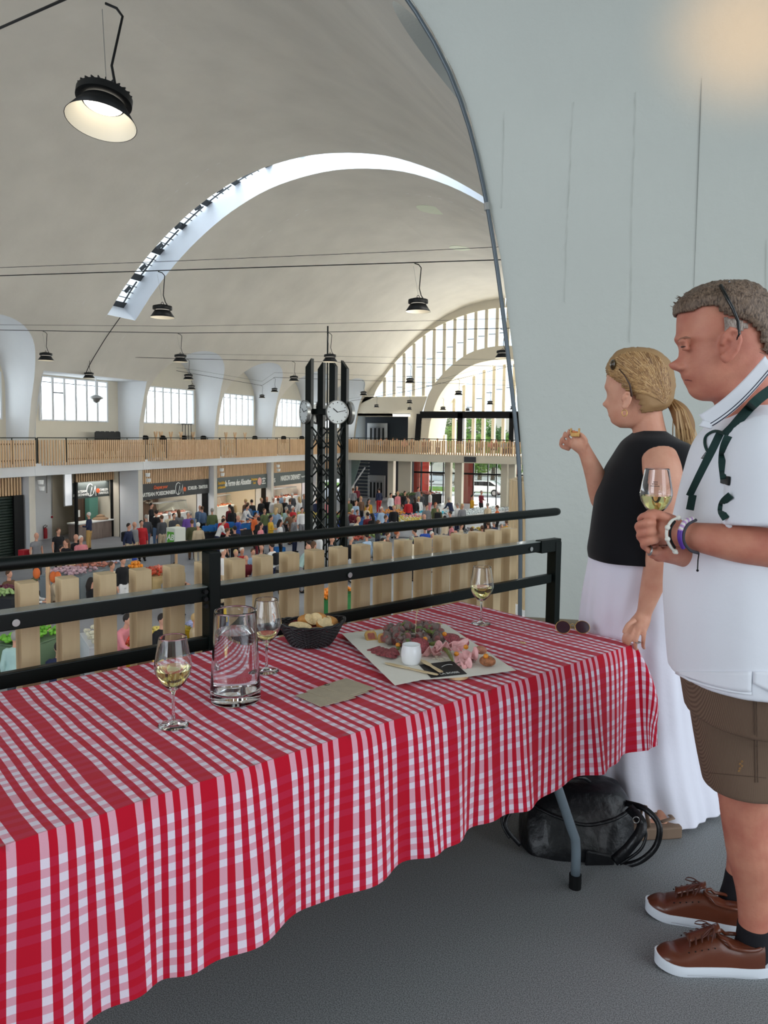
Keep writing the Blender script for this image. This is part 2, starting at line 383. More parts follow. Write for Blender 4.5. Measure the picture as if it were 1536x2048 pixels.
for k in range(0,len(arc)-1):
    if k%4==3: fr.bar((XC+arc[k][0]+nrm[k][0]*.8,SK1-.6,arc[k][1]+nrm[k][1]*.8),(XC+arc[k+1][0]+nrm[k+1][0]*.8,SK1-.5,arc[k+1][1]+nrm[k+1][1]*.8),.16,.12)
    (d,z),n=arc[k],nrm[k]; (d2,z2),n2=arc[k+1],nrm[k+1]
    A=Vector((XC+d+n[0]*SH*.9,0,z+n[1]*SH*.9)); B=Vector((XC+d2+n2[0]*SH*.9,0,z2+n2[1]*SH*.9))
    ph=k%5
    if ph==0:
        for y in (0,): fr.add([(A.x,SK0,A.z),(B.x,SK0,B.z),(B.x,SK1,B.z),(A.x,SK1,A.z)],[(0,1,2,3)])
    else:
        fr.bar((A.x,SK0,A.z),(A.x,SK1,A.z),.035,.03)
        pn.add([(A.x,SK0,A.z+.06),(B.x,SK0,B.z+.06),(B.x,SK1,B.z+.06),(A.x,SK1,A.z+.06)],[(0,1,2,3)])
        fr.bar((A.x,SK1-.25,A.z-.05),(B.x,SK1-.25,B.z-.05),.05,.05)
fr.build('louvre_frame',m_anth,w,world=True); pn.build('skylight_glass',m_fl,w,world=True)
# joint crack line under the slot
cr=MB(); P0=prof_from(4.05,12,SKZ); cr.tube([(XC-d+.01,27.3,z) for d,z in P0],.018,5); 
struct('trim_2',cr,m_black)
# round ventilation disc on the vault
for k,(px,py) in enumerate(((862,495),(918,547))):
    y=34 if k==0 else 42; best=min(((atY(px,py,yy)) for yy in [y]),key=lambda p:0)
    t=Vector(best); d=abs(t.x-XC); z=[q for q in _PS if q[0]<=d][0][1]-.02
    dm=MB(); dm.lathe([(.02,0),(.75 if k==0 else .6,0),(.75 if k==0 else .6,.05),(.02,.05)],n=28)
    o=dm.build('ceiling_disc',mat('pale_green_paint',srgb(216,222,196),.6)); o.location=(t.x,y,z-.0)
    sl=math.atan2(*(lambda a,b:(b[1]-a[1],abs(b[0]-a[0])))(_PS[[i for i,q in enumerate(_PS) if q[0]<=d][0]],_PS[min(400,[i for i,q in enumerate(_PS) if q[0]<=d][0]+3)]))
    o.rotation_euler=(0,sl if t.x>XC else -sl,0)
    tag(o,'large pale green disc flush in the vault below the skylight' if k==0 else 'smaller faint green disc on the vault nearer the end window','ceiling disc')
# ------------------------------------------------------------ end wall
ew=MB()
def endP(px,py,y=YE): return atY(px,py,y)
# outer arch window opening: from z 4.6 up to arch; inner arch block; solid wall below
OUT=[(11.2,4.55),(10.8,5.4),(9.95,6.6),(8.9,7.8),(7.5,9.05),(5.8,10.15),(3.9,10.9),(2.0,11.35),(0,11.5)]
OUT=[( _interp(OUT,(len(OUT)-1)*k/40)) for k in range(41)]
INN=[(6.95,-.05),(6.9,1.5),(6.65,3.1),(6.15,4.8),(5.25,6.1),(4.0,7.25),(2.4,8.15),(0,8.5)]; INN=[_interp(INN,(len(INN)-1)*k/40) for k in range(41)]
INI=[(6.15,-.05),(6.1,1.5),(5.85,3.0),(5.35,4.4),(4.5,5.6),(3.4,6.55),(2.0,7.2),(0,7.45)]; INI=[_interp(INI,(len(INI)-1)*k/40) for k in range(41)]
def band(mb, inner, outer, y):
    for sg in (-1,1):
        mb.loft([[Vector((XC+sg*d,y,z)) for d,z in inner],[Vector((XC+sg*d,y,z)) for d,z in outer]],cap=False,close=False)
VP=prof_from(4.0,40); VPf=[(d+.05,z+.02) for d,z in VP]
band(ew, OUT, VPf, YE)                      # rim between window and vault
def arch_reveal(mb, prof, y0, y1):
    for sg in (-1,1): mb.loft([[Vector((XC+sg*d,y0,z)) for d,z in prof],[Vector((XC+sg*d,y1,z)) for d,z in prof]],cap=False,close=False)
arch_reveal(ew, OUT, YE, YE+.5)
band(ew, INI, INN, YE-.25); arch_reveal(ew, INN, YE-.25, YE+.6); arch_reveal(ew, INI, YE-.25, YE+4.0)
# solid wall left and right of the inner arch, z -0.05..4.55
for sg in (-1,1):
    x0=XC+sg*6.9; x1=XC+sg*13.0
    ew.add([(x0,YE,3.0),(x1,YE,3.0),(x1,YE,4.6),(x0-sg*.55,YE,4.6)],[(0,1,2,3)])
    # recess ceiling, back wall
    ew.box((XC+sg*10.9,YE+2,3.1),(6.2,4,.2)); ew.box((XC+sg*7.4,YE+.1,1.5),(1.2,.3,3.1))
# slab of the end gallery
ew.box((XC,YE-1.3,-.4),(25.6,2.6,.6))
ew.box((XC,YE+2,-.4),(36,5,.6))
struct('wall_end', ew, m_cream)
dkw=MB(); dkw.box((XC-10.9,YE+3.6,1.5),(6.2,.2,3.2)); dkw.box((XC-8.0,YE+1.9,1.5),(.25,3.4,3.0))
dkw.box((XC-11.2,YE+3.6,-2.5),(7.0,.2,3.6)); dkw.box((XC-7.9,YE+.4,-2.5),(.5,.4,3.6)); dkw.box((XC-10.4,YE-.2,-2.5),(.3,.3,3.6)) if 0 else None
struct('wall_lift_core', dkw, mat('slate_blue_paint',srgb(50,58,66),.6))
# columns below the end gallery
col=MB()
for px0,px1 in ((776,787),(797,822),(890,901),(910,924),(1002,1014),(1017,1030)):
    a=endP(px0,960); b=endP(px1,960); col.box(((a.x+b.x)/2,YE+.2,(ZF-.7)/2),(abs(b.x-a.x),.6,-.7-ZF))
for x in (-9.5,-6.0,-2.0): col.box((x,YE+.2,(ZF-.7)/2),(.7,.6,-.7-ZF))
struct('trim_3', col, m_cream)
# glazing of the two arches
def arch_glass(nm, outer, inner, y, x0, x1, pitch, lowz, mfr):
    w=thing(nm,'',None,(XC,y,4),0,kind='structure'); fr=MB(); gl=MB(); dk=MB()
    def zo(x,prof,above=True):
        d=abs(x-XC)
        if d>prof[0][0]: return None
        for a,b in zip(prof,prof[1:]):
            if a[0]>=d>=b[0]: f=(a[0]-d)/max(a[0]-b[0],1e-6); return a[1]+(b[1]-a[1])*f
        return prof[-1][1]
    x=x0
    while x<x1:
        zt=zo(x,outer); zb=lowz
        if inner: 
            zi=zo(x,inner)
            if zi is not None: zb=max(zb,zi)
        if zt is not None and zt>zb+.2:
            fr.box((x,y,(zt+zb)/2),(.27,.45,zt-zb))
            z=zt-1.9
            while z>zb+.3: dk.box((x+pitch/2,y+.1,z),(pitch-.24,.05,.05)); z-=2.2
        x+=pitch
    n=60
    for k in range(n):
        xa=x0+(x1-x0)*k/n; xb=x0+(x1-x0)*(k+1)/n; zt=[zo(q,outer) for q in (xa,xb)]
        if None in zt: continue
        zb=[max(lowz,(zo(q,inner) or lowz)) if inner else lowz for q in (xa,xb)]
        if min(zt[0]-zb[0],zt[1]-zb[1])<.02: continue
        gl.add([(xa,y+.15,zb[0]),(xb,y+.15,zb[1]),(xb,y+.15,zt[1]),(xa,y+.15,zt[0])],[(0,1,2,3)])
    fr.build('mullions',mfr,w,world=True,bevel=.03,seg=1); dk.build('transoms',m_anth,w,world=True); gl.build('panes',m_pane,w,world=True)
arch_glass('window_21',OUT,INN,YE+.3,XC-11.1,XC+11.2,.87,4.6,m_cream)
arch_glass('window_22',INI,None,YE+4.0,XC-6.1,XC+6.2,.87,-.1,m_cream)
# black portal of the bar inside the inner arch
g=thing('portal_frame','black steel portal framing the bright room on the end gallery','frame',(XC,YE,0))
p=MB()
def eb(px0,py0,px1,py1,y,d=.25,mb=p):
    a=atY(px0,py0,y); b=atY(px1,py1,y); mb.box(((a.x+b.x)/2,y,(a.z+b.z)/2),(abs(b.x-a.x),d,abs(a.z-b.z)))
eb(842,823,1042,837,YE-.1,.5); eb(917,826,926,888,YE-.1,.5); eb(1020,826,1028,890,YE-.1,.5); eb(1036,826,1046,890,YE-.1,.5)
p.bar(atY(836,882,YE-.1),atY(840,828,YE-.1),.5,.3,up=(0,1,0))
p.box((XC+6.3,YE-.1,1.6),(.5,.3,3.2)); p.box((XC+4,YE-.1,3.3),(5,.25,.35))
p.build('steel_frame',m_black,g,world=True)
t=thing('strip_light','glowing white strip light over the left bay of the black portal','light',tuple(atY(803,831,YE-.4)))
q=MB(); eb(786,829,820,833,YE-.4,.1,q); q.build('tube',mat('lit_tube',(1,1,1),.5,emis=((1,.96,.85),3)),t,world=True)
q=MB(); eb(785,827,821,829,YE-.4,.12,q); q.build('housing',m_white,t,world=True)
# end gallery balustrade
xl=endP(701,900,YE-2.6).x
g=thing('slatted_balustrade','long larch slat balustrade across the end gallery beneath the arched window','railing',(XC,YE-2.6,0))
s_=MB(); slat_run([(xl,YE-2.6),(XC+12.2,YE-2.6)],-.1,1.0,.19,.115,.07,s_); s_.build('slat_screen',m_larch,g,world=True)
r_=MB(); r_.tube([(xl,YE-2.5,1.12),(XC+12.2,YE-2.5,1.12)],.03,6)
for k in range(12): x=xl+(XC+12.2-xl)*k/11; r_.bar((x,YE-2.5,0),(x,YE-2.5,1.12),.04)
r_.build('handrail',m_dark,g,world=True)
# lift doors on both floors, pale column, stair
def lift(px0,py0,px1,py1,lab,y):
    a=atY(px0,py0,y); b=atY(px1,py1,y); g=thing('lift',lab,'lift',((a.x+b.x)/2,y,b.z)); w=b.x-a.x; h=a.z-b.z
    MB().box((0,0,h/2),(w,.12,h)).build('door_frame',m_steel,g,bevel=.02)
    for k in (0,1): MB().box((-w*.18+k*w*.36,-.08,h*.42),(w*.34,.04,h*.82)).build('door_leaf',mat('lift_door',srgb(150,150,150),.3,.8),g)
    q=MB()
    for k in range(4): q.box((-w*.3+k*w*.2,-.11,h*.42),(.16,.02,h*.7))
    q.build('glass_strips',m_black,g)
lift(735,846,775,890,'steel lift doors on the upper end gallery',YE+3.2)
lift(736,950,770,1012,'steel lift doors at market floor level beside the stair',YE+2.6)
c_=MB(); a=atY(718,860,YE+1.2); c_.lathe([(.55,-.1),(.55,3.05)],(a.x,YE+1.2,0),20); tag(c_.build('round_column',mat('pale_blue_paint',srgb(176,188,198),.5),smooth=True,auto=.8),'pale blue round column at the left of the upper lift','column')
st=thing('staircase','dark staircase with pale glass side and white handrail at the far left corner','stairs',(XC-11.9,YE-.5,ZF))
q=MB()
for k in range(11):
    a=atY(727,1008-k*8,YE+.8); q.box((a.x+.1,YE+.6-.0,ZF+.17+k*.3),(1.0,.3,.06))
q.build('treads',m_steel,st,world=True)
q=MB(); q.add([atY(703,975,YE-.6),atY(703,918,YE-.6),atY(722,918,YE-.6),atY(706,972,YE-.6)],[(0,1,2,3)]); q.build('glass_panel',mat('green_glass_panel',srgb(130,150,145),.25),st,world=True,solid=.04)
q=MB(); q.bar(atY(703,976,YE-.8),atY(730,935,YE-.8),.09); q.build('handrail',m_white,st,world=True)
# lower end: glazed doors with black bars, red panels, the street outside
m_red=mat('coral_red_panel',srgb(226,92,78),.5)
w=thing('window_23','',None,(XC,YE+.7,-2),0,kind='structure')
fr=MB(); gl=MB(); yy=YE+.8
for px in (822,842,863,887,903,922,924,947,976,993,1015,1030,1040):
    a=atY(px,960,yy); fr.box((a.x,yy,(ZF-.7)/2),(.09,.1,-.7-ZF))
z1=atY(860,945,yy).z; fr.box((XC+1,yy,z1),(18,.12,.14)); fr.build('bars',m_black,w,world=True)
gl.box((XC,yy+.05,(ZF-.7)/2),(17,.02,-.7-ZF)); gl.build('panes',m_pane,w,world=True)
def panel(px0,px1,lab,dy=.35,m=None):
    a=atY(px0,960,YE+dy); b=atY(px1,960,YE+dy); o=MB().box((0,0,0),(b.x-a.x,.1,-.75-ZF)).build('red_panel',m or m_red); o.location=((a.x+b.x)/2,YE+dy,(ZF-.75)/2); tag(o,lab,'panel')
panel(823,840,'tall coral red panel left of the street window',1.2)
panel(845,858,'narrower coral red panel in the entrance, right of the widest one',1.6)
panel(926,946,'brick red panel between the two street windows',1.3,mat('brick_red_panel',srgb(168,72,64),.5))
panel(1032,1042,'red panel edge half hidden behind the white wall',1.3,mat('brick_red_panel',srgb(168,72,64),.5))
o=MB().box((0,0,0),(.95,.08,.42)).build('ventilation_grille',m_anth); o.location=tuple(atY(940,919,YE-2.62)); tag(o,'small grey grille set in the edge of the end gallery slab','grille')
# street
gd=MB(); gd.box((XC,YE+30,ZF-.2),(90,58,.2)); struct('ground', gd, mat('sunlit_asphalt',srgb(226,222,214),.8,noise_c=(.5,.05)))
o=MB().box((XC+4,YE+16,ZF),(60,3.4,.24)).build('lawn',mat('grass',srgb(120,160,70),.9,bump=(30,1,.05),noise_c=(2,.3))); tag(o,'green verge beyond the entrance glass','grass',kind='stuff')
def car(px,py,y,lab,colr,L=4.2):
    a=atY(px,py,y); g=thing('car',lab,'car',(a.x,y,ZF))
    prof=[(-L/2,.35),(-L/2,.8),(-L*.42,1.0),(-L*.22,1.42),(L*.22,1.45),(L*.4,1.0),(L/2,.85),(L/2,.35)]
    MB().prism(prof,-.85,.85,lambda a,b,h:(a,h,b)).build('body',mat('car_'+colr[0],colr[1],.25,coat=1),g,bevel=.12,seg=3,smooth=True)
    MB().prism([(-L*.38,.98),(-L*.2,1.36),(L*.2,1.38),(L*.35,.98)],-.87,.87,lambda a,b,h:(a,h,b)).build('windows',m_black,g)
    for sx in (-1,1):
        for sy in (-1,1):
            wmb=MB(); wmb.lathe([(.12,-.1),(.33,-.1),(.33,.1),(.12,.1)],n=20); wh=wmb.build('wheel',m_black,g,smooth=False); wh.location=(sx*L*.31,sy*.8,.33); wh.rotation_euler=(PI/2,0,0)
            MB().lathe([(.02,-.12),(.2,-.12),(.2,.12),(.02,.12)],n=16).build('hub',m_steel,wh)
car(966,990,YE+10,'white car parked outside the right street window',('white',srgb(235,238,240)))
car(880,945,YE+24,'silver car further off, beyond the lawn in the left street window',('silver',srgb(205,212,220)))
def tree(x,y,h,lab,seed,colr,grp=None):
    g=thing('tree',lab,'tree',(x,y,ZF),group=grp); rnd=random.Random(seed)
    MB().tube([(0,0,0),(.1,0,h*.25),(-.1,.1,h*.5),(0,0,h*.75)],[.28,.22,.16,.08],8).build('trunk',mat('bark',srgb(96,84,68),.9,bump=(12,1,.05)),g,smooth=True)
    f=MB()
    for k in range(1500):
        v=Vector((rnd.gauss(0,1),rnd.gauss(0,1),rnd.gauss(0,1))).normalized()*rnd.uniform(.55,1)
        c=Vector((v.x*h*.33,v.y*h*.33,h*.62+v.z*h*.36)); s_=rnd.uniform(.14,.3); t1=Vector((rnd.gauss(0,1),rnd.gauss(0,1),rnd.gauss(0,1))).normalized(); t2=t1.orthogonal().normalized()
        f.add([c-t1*s_,c+t2*s_*.5,c+t1*s_,c-t2*s_*.5],[(0,1,2,3)])
    f.build('foliage',mat('leaves_'+colr[0],colr[1],.7,noise_c=(1.5,.4)),g)
gA=('a',srgb(110,150,60)); gB=('b',srgb(70,110,48))
tl=['leafy green tree seen through the street window, right of the brick red panel','darker tree beside it in the same street window','tree filling the lower panes of the inner arch window','yellow green tree behind the left street window']
for k,(px,D,h,cc) in enumerate([(958,19,6,gA),(985,26,7,gB),(912,22,7,gA),(1025,19,6,gA),(890,38,8.5,gB),(945,38,9,gA),(850,31,6,gB)]):
    a=atY(px,950,YE+D); lab=['leafy green tree in the right street window, right of the brick red panel','darker tree standing close behind the white parked car','tall tree behind the bar windows, left of its middle post','tree at the right end of the street, beside the white wall','dark tree far back behind the silver car','tallest tree in the distance behind the end gallery','small dark tree at the left end of the street'][k]
    tree(a.x,YE+D,h,lab,k,cc)
b_=MB(); b_.box((XC-8,YE+46,ZF+4.5),(26,4,9)); g=thing('town_house','pale town house across the street behind the parked cars','building',(XC-8,YE+46,ZF)); b_.build('walls',m_cream,g,world=True)
for k in range(7):
    for j in range(2): MB().box((XC-18+k*3.4,YE+43.95,ZF+2+j*3.4),(1.2,.1,1.7)).build('window',m_anth,g,world=True)
# ------------------------------------------------------------ our own gallery: floor, balustrade
TO=Vector((-.91,3.12,0)); TD=Vector((.455,.890,0)).normalized(); TN=Vector((TD.y,-TD.x,0)); TA=math.atan2(TD.y,TD.x)
def T(u,v,z=0): return TO+TD*u+TN*v+Vector((0,0,z))       # u along the balustrade, v away from it
gf=MB()
e0=T(-7,-.42); e1=T(.95,-.42)
poly=[(e0.x,e0.y),(e1.x,e1.y),(-.95,5.3),(3.6,5.3),(3.6,-6),(e0.x,-6)]
gf.prism(poly,-.35,0)
mfl=mat('dark_speckled_floor',srgb(106,109,112),.62,bump=(600,.08,.0006),noise_c=(1.2,.10))
def speckle():
    nt=mfl.node_tree; b=nt.nodes['Principled BSDF']; tc=nt.nodes.new('ShaderNodeTexCoord')
    n=nt.nodes.new('ShaderNodeTexNoise'); n.inputs['Scale'].default_value=330; n.inputs['Detail'].default_value=4; nt.links.new(tc.outputs['Object'],n.inputs['Vector'])
    r=nt.nodes.new('ShaderNodeValToRGB'); r.color_ramp.elements[0].position=.38; r.color_ramp.elements[1].position=.62
    r.color_ramp.elements[0].color=(*srgb(90,92,94),1); r.color_ramp.elements[1].color=(*srgb(150,153,154),1)
    nt.links.new(n.outputs['Fac'],r.inputs[0]); nt.links.new(r.outputs[0],b.inputs['Base Color'])
speckle()
struct('floor_gallery', gf, mfl)
g=thing('balustrade','near green-black steel balustrade behind the table, with handrail and two flat bars','railing',tuple(T(0,-.13)),TA)
def TB(mb,u0,u1,v0,v1,z0,z1): return mb.box(T((u0+u1)/2,(v0+v1)/2,(z0+z1)/2),(u1-u0,abs(v1-v0),z1-z0),TA)
q=MB(); q.tube([T(-3.3,-.18,1.07),T(.9,-.18,1.07),T(.925,-.18,1.07),T(.935,-.18,1.07)],[.0215,.0215,.018,.004],16); q.build('handrail',m_dark,g,world=True,smooth=True,auto=.9)
for z0,z1,nm in ((.883,.932,'middle_bar'),(.712,.757,'lower_bar'),(.10,.14,'bottom_bar')):
    q=MB(); TB(q,-3.3,.80,-.145,-.115,z0,z1); q.build(nm,m_dark,g,world=True,bevel=.003)
for u,zt in ((-1.13,1.055),(.835,.925),(-3.1,1.055)):
    q=MB(); TB(q,u-.022,u+.022,-.16,-.10,0,zt); q.build('post',m_dark,g,world=True,bevel=.004)
q=MB(); TB(q,.70,.86,-.15,-.105,.875,.94); q.build('end_bracket',m_dark,g,world=True,bevel=.003)
for u in (-1.77,-.53,.62):
    q=MB(); q.tube([T(u,-.112,.905),T(u,-.108,.905)],.011,14); sc=q.build('screw',m_steel,g,world=True); sc['label']='round bright steel screw head'
for z in (.87,.895,.92):
    q=MB(); q.tube([T(-1.165,-.112,z),T(-1.165,-.098,z)],.008,8); q.build('bolt',m_black,g,world=True)
# clear trim strip on top of the middle bar
q=MB(); TB(q,-3.3,.72,-.175,-.115,.9325,.936); gt=q.build('glass_strip',mat('grey_glass_strip',srgb(120,128,124),.2,spec=.6),g,world=True)
# square pine pickets, each a thing of its own
pk=MB(); pk.box((0,0,0),(.056,.066,1.32)); pm=pk.mesh('picket',m_pine)
PU=[-1.72+.1235*k for k in range(-5,20)]
VL='';ORD=['first','second','third','fourth','fifth','sixth','seventh','eighth','ninth','tenth','eleventh','twelfth','thirteenth','fourteenth','fifteenth','sixteenth','seventeenth','eighteenth','nineteenth','twentieth']
vis=0
for k,u in enumerate(PU):
    o=bpy.data.objects.new('wooden_picket',pm); C.objects.link(o); o.location=T(u+.028,-.285,.99-.66); o.rotation_euler=(0,0,TA)
    bv=o.modifiers.new('bevel','BEVEL'); bv.width=.002; bv.segments=2
    if u<-1.8: lab='square pale pine picket at the left end of the near row, before the numbered ones'
    else: lab='square pale pine picket, %s of the near row counted from the left'%ORD[vis]; vis+=1
    tag(o,lab,'picket','pine pickets of the near balustrade')
# wooden ledge past the corner post
o=MB().box((0,0,0),(.5,.16,.035)).build('wooden_ledge',wood('grey_oak',srgb(140,124,100),srgb(104,90,72),(3,20,20))); o.location=T(1.02,-.3,.42); o.rotation_euler=(0,0,TA-.9)
tag(o,'short weathered wooden ledge between corner post and white wall','ledge')
# steel pipe up the edge of the white wall
o=MB().tube([(XC+dx_at(z)-.03, PIERS[1]-HP-.03-(0 if z<ZSP else (PIERS[1]-HP-[y for y in [PIERS[1]-HP-k*.01 for k in range(300)] if arch_z(y,PIERS[0],PIERS[1])>=z-.02][0])), z) for z in [-.2+.2*k for k in range(0,28)]],.015,8).build('edge_pipe',mat('grey_conduit',srgb(92,100,106),.4,.5),smooth=True)
tag(o,'thin grey conduit following the curved edge of the near white wall','pipe')
MB2=MB(); MB2.tube([(XC+dx_at(3.05)-.03,PIERS[1]-HP-.03,3.03),(XC+dx_at(3.07)-.03,PIERS[1]-HP-.03,3.08)],.022,8); c_=MB2.build('clip',m_steel,o)
# ------------------------------------------------------------ table and cloth
TL=2.55
g=thing('folding_table','white folding table with grey bent tube legs under the checked cloth','table',tuple(T(-TL/2,.42)),TA)
q=MB(); TB(q,-TL+.02,-.02,.02,.82,.70,.735); q.build('tabletop',mat('white_hdpe',srgb(220,220,215),.6),g,world=True,bevel=.008)
mleg=mat('grey_enamel_tube',srgb(128,142,152),.3,.3)
def leg(u0,v0,u1,v1):
    q=MB(); q.tube([T(u0,v0,.70),T(u0*.62+u1*.38,v0*.62+v1*.38,.46),T(u1-.03*(u1-u0),v1-.02,.22),T(u1,v1,.17),T(u1,v1,.02)],.0145,14); l=q.build('leg',mleg,g,world=True,smooth=True)
    q=MB(); q.lathe([(.004,0),(.019,0),(.019,.045),(.004,.045)],T(u1,v1,0),14); q.build('rubber_foot',m_black,l,world=False)
    return l
lf=atZ(1150,1775,.0); lt=atZ(1098,1582,.36)
def uv(p): d=Vector((p.x,p.y,0))-TO; return d.dot(TD),d.dot(TN)
fu,fv=uv(lf); tu,tv=uv(lt)
for su,sv in ((0,0),(0,1),(1,0),(1,1)):
    k=1 if sv else -1; vb=fv if sv else .84-fv; vt=.84-.12 if sv else .12; sg=1 if not su else -1; uf=fu if not su else -TL-fu
    q=MB(); sl_=(fu-tu)/.36; pts=[T(uf-sg*.55*sl_*1.0,vt,.70),T(uf-sg*sl_*.33,vb-k*.04,.47),T(uf-sg*sl_*.06,vb-k*.008,.21),T(uf-sg*.004,vb-k*.002,.165),T(uf,vb,.12),T(uf,vb,.02)]
    q.tube(pts,.0155,14); l=q.build('leg',mleg,g,world=True,smooth=True)
    q=MB(); q.lathe([(.004,0),(.020,0),(.020,.045),(.004,.045)],T(uf,vb,0),14); q.build('rubber_foot',m_black,l,world=True)
q=MB()
for u in (-.55,-TL+.55): q.tube([T(u,.08,.5),T(u,.76,.5)],.012,10)
q.bar(T(-.5,.78,.62),T(-.25,.78,.45),.02); q.build('brace',mleg,g,world=True)
def cloth_mat():
    m=bpy.data.materials.new('red_white_check_cloth'); m.use_nodes=True; nt=m.node_tree; b=nt.nodes['Principled BSDF']; L=nt.links
    uvn=nt.nodes.new('ShaderNodeUVMap'); uvn.uv_map='UVMap'; sp=nt.nodes.new('ShaderNodeSeparateXYZ'); L.new(uvn.outputs[0],sp.inputs[0])
    def mth(op,a,bb=None,c=None):
        n=nt.nodes.new('ShaderNodeMath'); n.operation=op
        for i,x in enumerate((a,bb,c)):
            if x is None: continue
            if isinstance(x,(int,float)): n.inputs[i].default_value=x
            else: L.new(x,n.inputs[i])
        return n.outputs[0]
    P=.1785; st=.0158; pt=.0312
    def stripe(c):
        m1=mth('FLOORED_MODULO',mth('ADD',c,20*P+.02),P); m2=mth('FLOORED_MODULO',m1,pt); a=mth('LESS_THAN',m2,st); bb=mth('LESS_THAN',m1,4*pt+st+.001); return mth('MULTIPLY',a,bb)
    su=stripe(sp.outputs['X']); sv=stripe(sp.outputs['Y'])
    fine=nt.nodes.new('ShaderNodeTexNoise'); fine.inputs['Scale'].default_value=1400; L.new(uvn.outputs[0],fine.inputs['Vector'])
    k=mth('ADD',mth('MULTIPLY',su,2),sv)
    def mixc(f,a,bb):
        n=nt.nodes.new('ShaderNodeMix'); n.data_type='RGBA'; L.new(f,n.inputs[0])
        for i,x in ((6,a),(7,bb)):
            if isinstance(x,tuple): n.inputs[i].default_value=(*x,1)
            else: L.new(x,n.inputs[i])
        return n.outputs[2]
    red=srgb(190,8,40); redw=srgb(190,30,62); pink=srgb(222,160,177); white=srgb(230,216,230)
    c=mixc(su, mixc(sv,red,redw), mixc(sv,pink,white))
    f2=mth('MULTIPLY',mth('SUBTRACT',fine.outputs['Fac'],.5),.5); f3=mth('ADD',1,f2)
    vm=nt.nodes.new('ShaderNodeVectorMath'); vm.operation='SCALE'; L.new(c,vm.inputs[0]); L.new(f3,vm.inputs['Scale']); L.new(vm.outputs[0],b.inputs['Base Color'])
    # dark thread at the stripe edges
    b.inputs['Roughness'].default_value=.85; b.inputs['Specular IOR Level'].default_value=.2; b.inputs['Sheen Weight'].default_value=.1
    w=nt.nodes.new('ShaderNodeTexNoise'); w.inputs['Scale'].default_value=700; L.new(uvn.outputs[0],w.inputs['Vector'])
    bp=nt.nodes.new('ShaderNodeBump'); bp.inputs['Strength'].default_value=.15; bp.inputs['Distance'].default_value=.001; L.new(w.outputs['Fac'],bp.inputs['Height']); L.new(bp.outputs[0],b.inputs['Normal'])
    return m
m_cloth=cloth_mat()
def cloth():
    # perimeter path around the rounded table edge, cloth falls from it
    v=[];uvs=[];f=[]
    NU,NV=170,56; r=.012; zt=.742
    def wr(u,vv):     # soft creases on the top
        return .0022*noise.noise(Vector((u*5,vv*2.2,3)))+.0018*noise.noise(Vector((u*11,vv*14,1)))+.0012*abs(noise.noise(Vector((u*3.3,vv*24+u*6,7))))
    def shift(u,vv): return .006*noise.noise(Vector((u*7,vv*5,9))),.006*noise.noise(Vector((u*6,vv*9,4)))
    for i in range(NU+1):
        for j in range(NV+1):
            u=-TL+TL*i/NU; vv=.84*j/NV; s=shift(u,vv); v.append(T(u,vv,zt+wr(u,vv)+.0015)); uvs.append((u+s[0],vv+s[1]))
    for i in range(NU):
        for j in range(NV): a=i*(NV+1)+j; f.append((a,a+NV+1,a+NV+2,a+1))
    # skirt around: sides v=.84 (front), u=0 (end), v=0 (back), u=-TL
    path=[]   # (u,v,nu,nv)
    ns=220
    for i in range(ns+1): path.append((-TL+TL*i/ns,.84,0,1))
    for i in range(1,17): a=PI/2*(i/17); path.append((0,.84,math.sin(a),math.cos(a)))
    for i in range(0,61): path.append((0,.84-.84*i/60,1,0))
    for i in range(1,13): a=PI/2*(i/13); path.append((0,0,math.cos(a),-math.sin(a)))
    for i in range(0,121): path.append((-TL*i/120,0,0,-1))
    for i in range(1,13): a=PI/2*(i/13); path.append((-TL,0,-math.sin(a),-math.cos(a)))
    for i in range(0,61): path.append((-TL,.84*i/60,-1,0))
    for i in range(1,13): a=PI/2*(i/13); path.append((-TL,.84,-math.cos(a),math.sin(a)))
    n=len(path); ND=30; base=len(v); arc=0; prev=None
    for i,(pu,pv,nu,nv) in enumerate(path):
        corner=abs(nu)*abs(nv)*2
        for j in range(ND+1):
            t=j/ND; drop=.362*t*(1+.0*corner)
            D=drop
            # fold waves grow downwards
            if nv>.5 or (nu>.0 and nv>0):
                s=pu if nv>.5 and nu<.02 else 0+.25*math.atan2(nu,max(nv,1e-6))
            else: s=pu-pv
            amp=.002+.013*t**1.35
            wv=amp*(math.sin(s*19+.9*math.sin(s*5.3)+t*.5)+.55*math.sin(s*41+2+1.2*math.sin(s*7)-t*.8))+.006*t*math.sin(s*9+4)
            wv*=(1-.5*corner)
            out=.012*(1-math.exp(-t*14))+.02*t+wv+corner*(.07*math.sin(min(1,t*1.3)*PI*.62))
            z=zt-r*(1-math.exp(-t*10))-drop*(1-.012*math.sin(s*12)*t)
            lat=.012*t*math.sin(s*17+1.3)
            tu,tv=-nv*0+ (1 if abs(nv)>.5 else 0), (1 if abs(nu)>.5 else 0)
            zz=z+(.02*corner*t)
            U=pu+nu*out+(lat if abs(nv)>.9 else 0); V=pv+nv*out+(lat if abs(nu)>.9 else 0)
            if t==0: U,V,zz=pu,pv,zt+wr(pu,pv)+.0015
            v.append(T(U,V,zz)); sh=shift(pu,pv); k=1-min(1,t*2); uvs.append((pu+nu*D+sh[0]*k,pv+nv*D+sh[1]*k))
    for i in range(n):
        for j in range(ND):
            a=base+i*(ND+1)+j; b=base+((i+1)%n)*(ND+1)+j; f.append((a,a+1,b+1,b))
    me=bpy.data.meshes.new('tablecloth'); me.from_pydata([tuple(p) for p in v],[],f); me.materials.append(m_cloth)
    ul=me.uv_layers.new(name='UVMap')
    for l in me.loops: ul.data[l.index].uv=uvs[l.vertex_index]
    me.polygons.foreach_set('use_smooth',[True]*len(me.polygons))
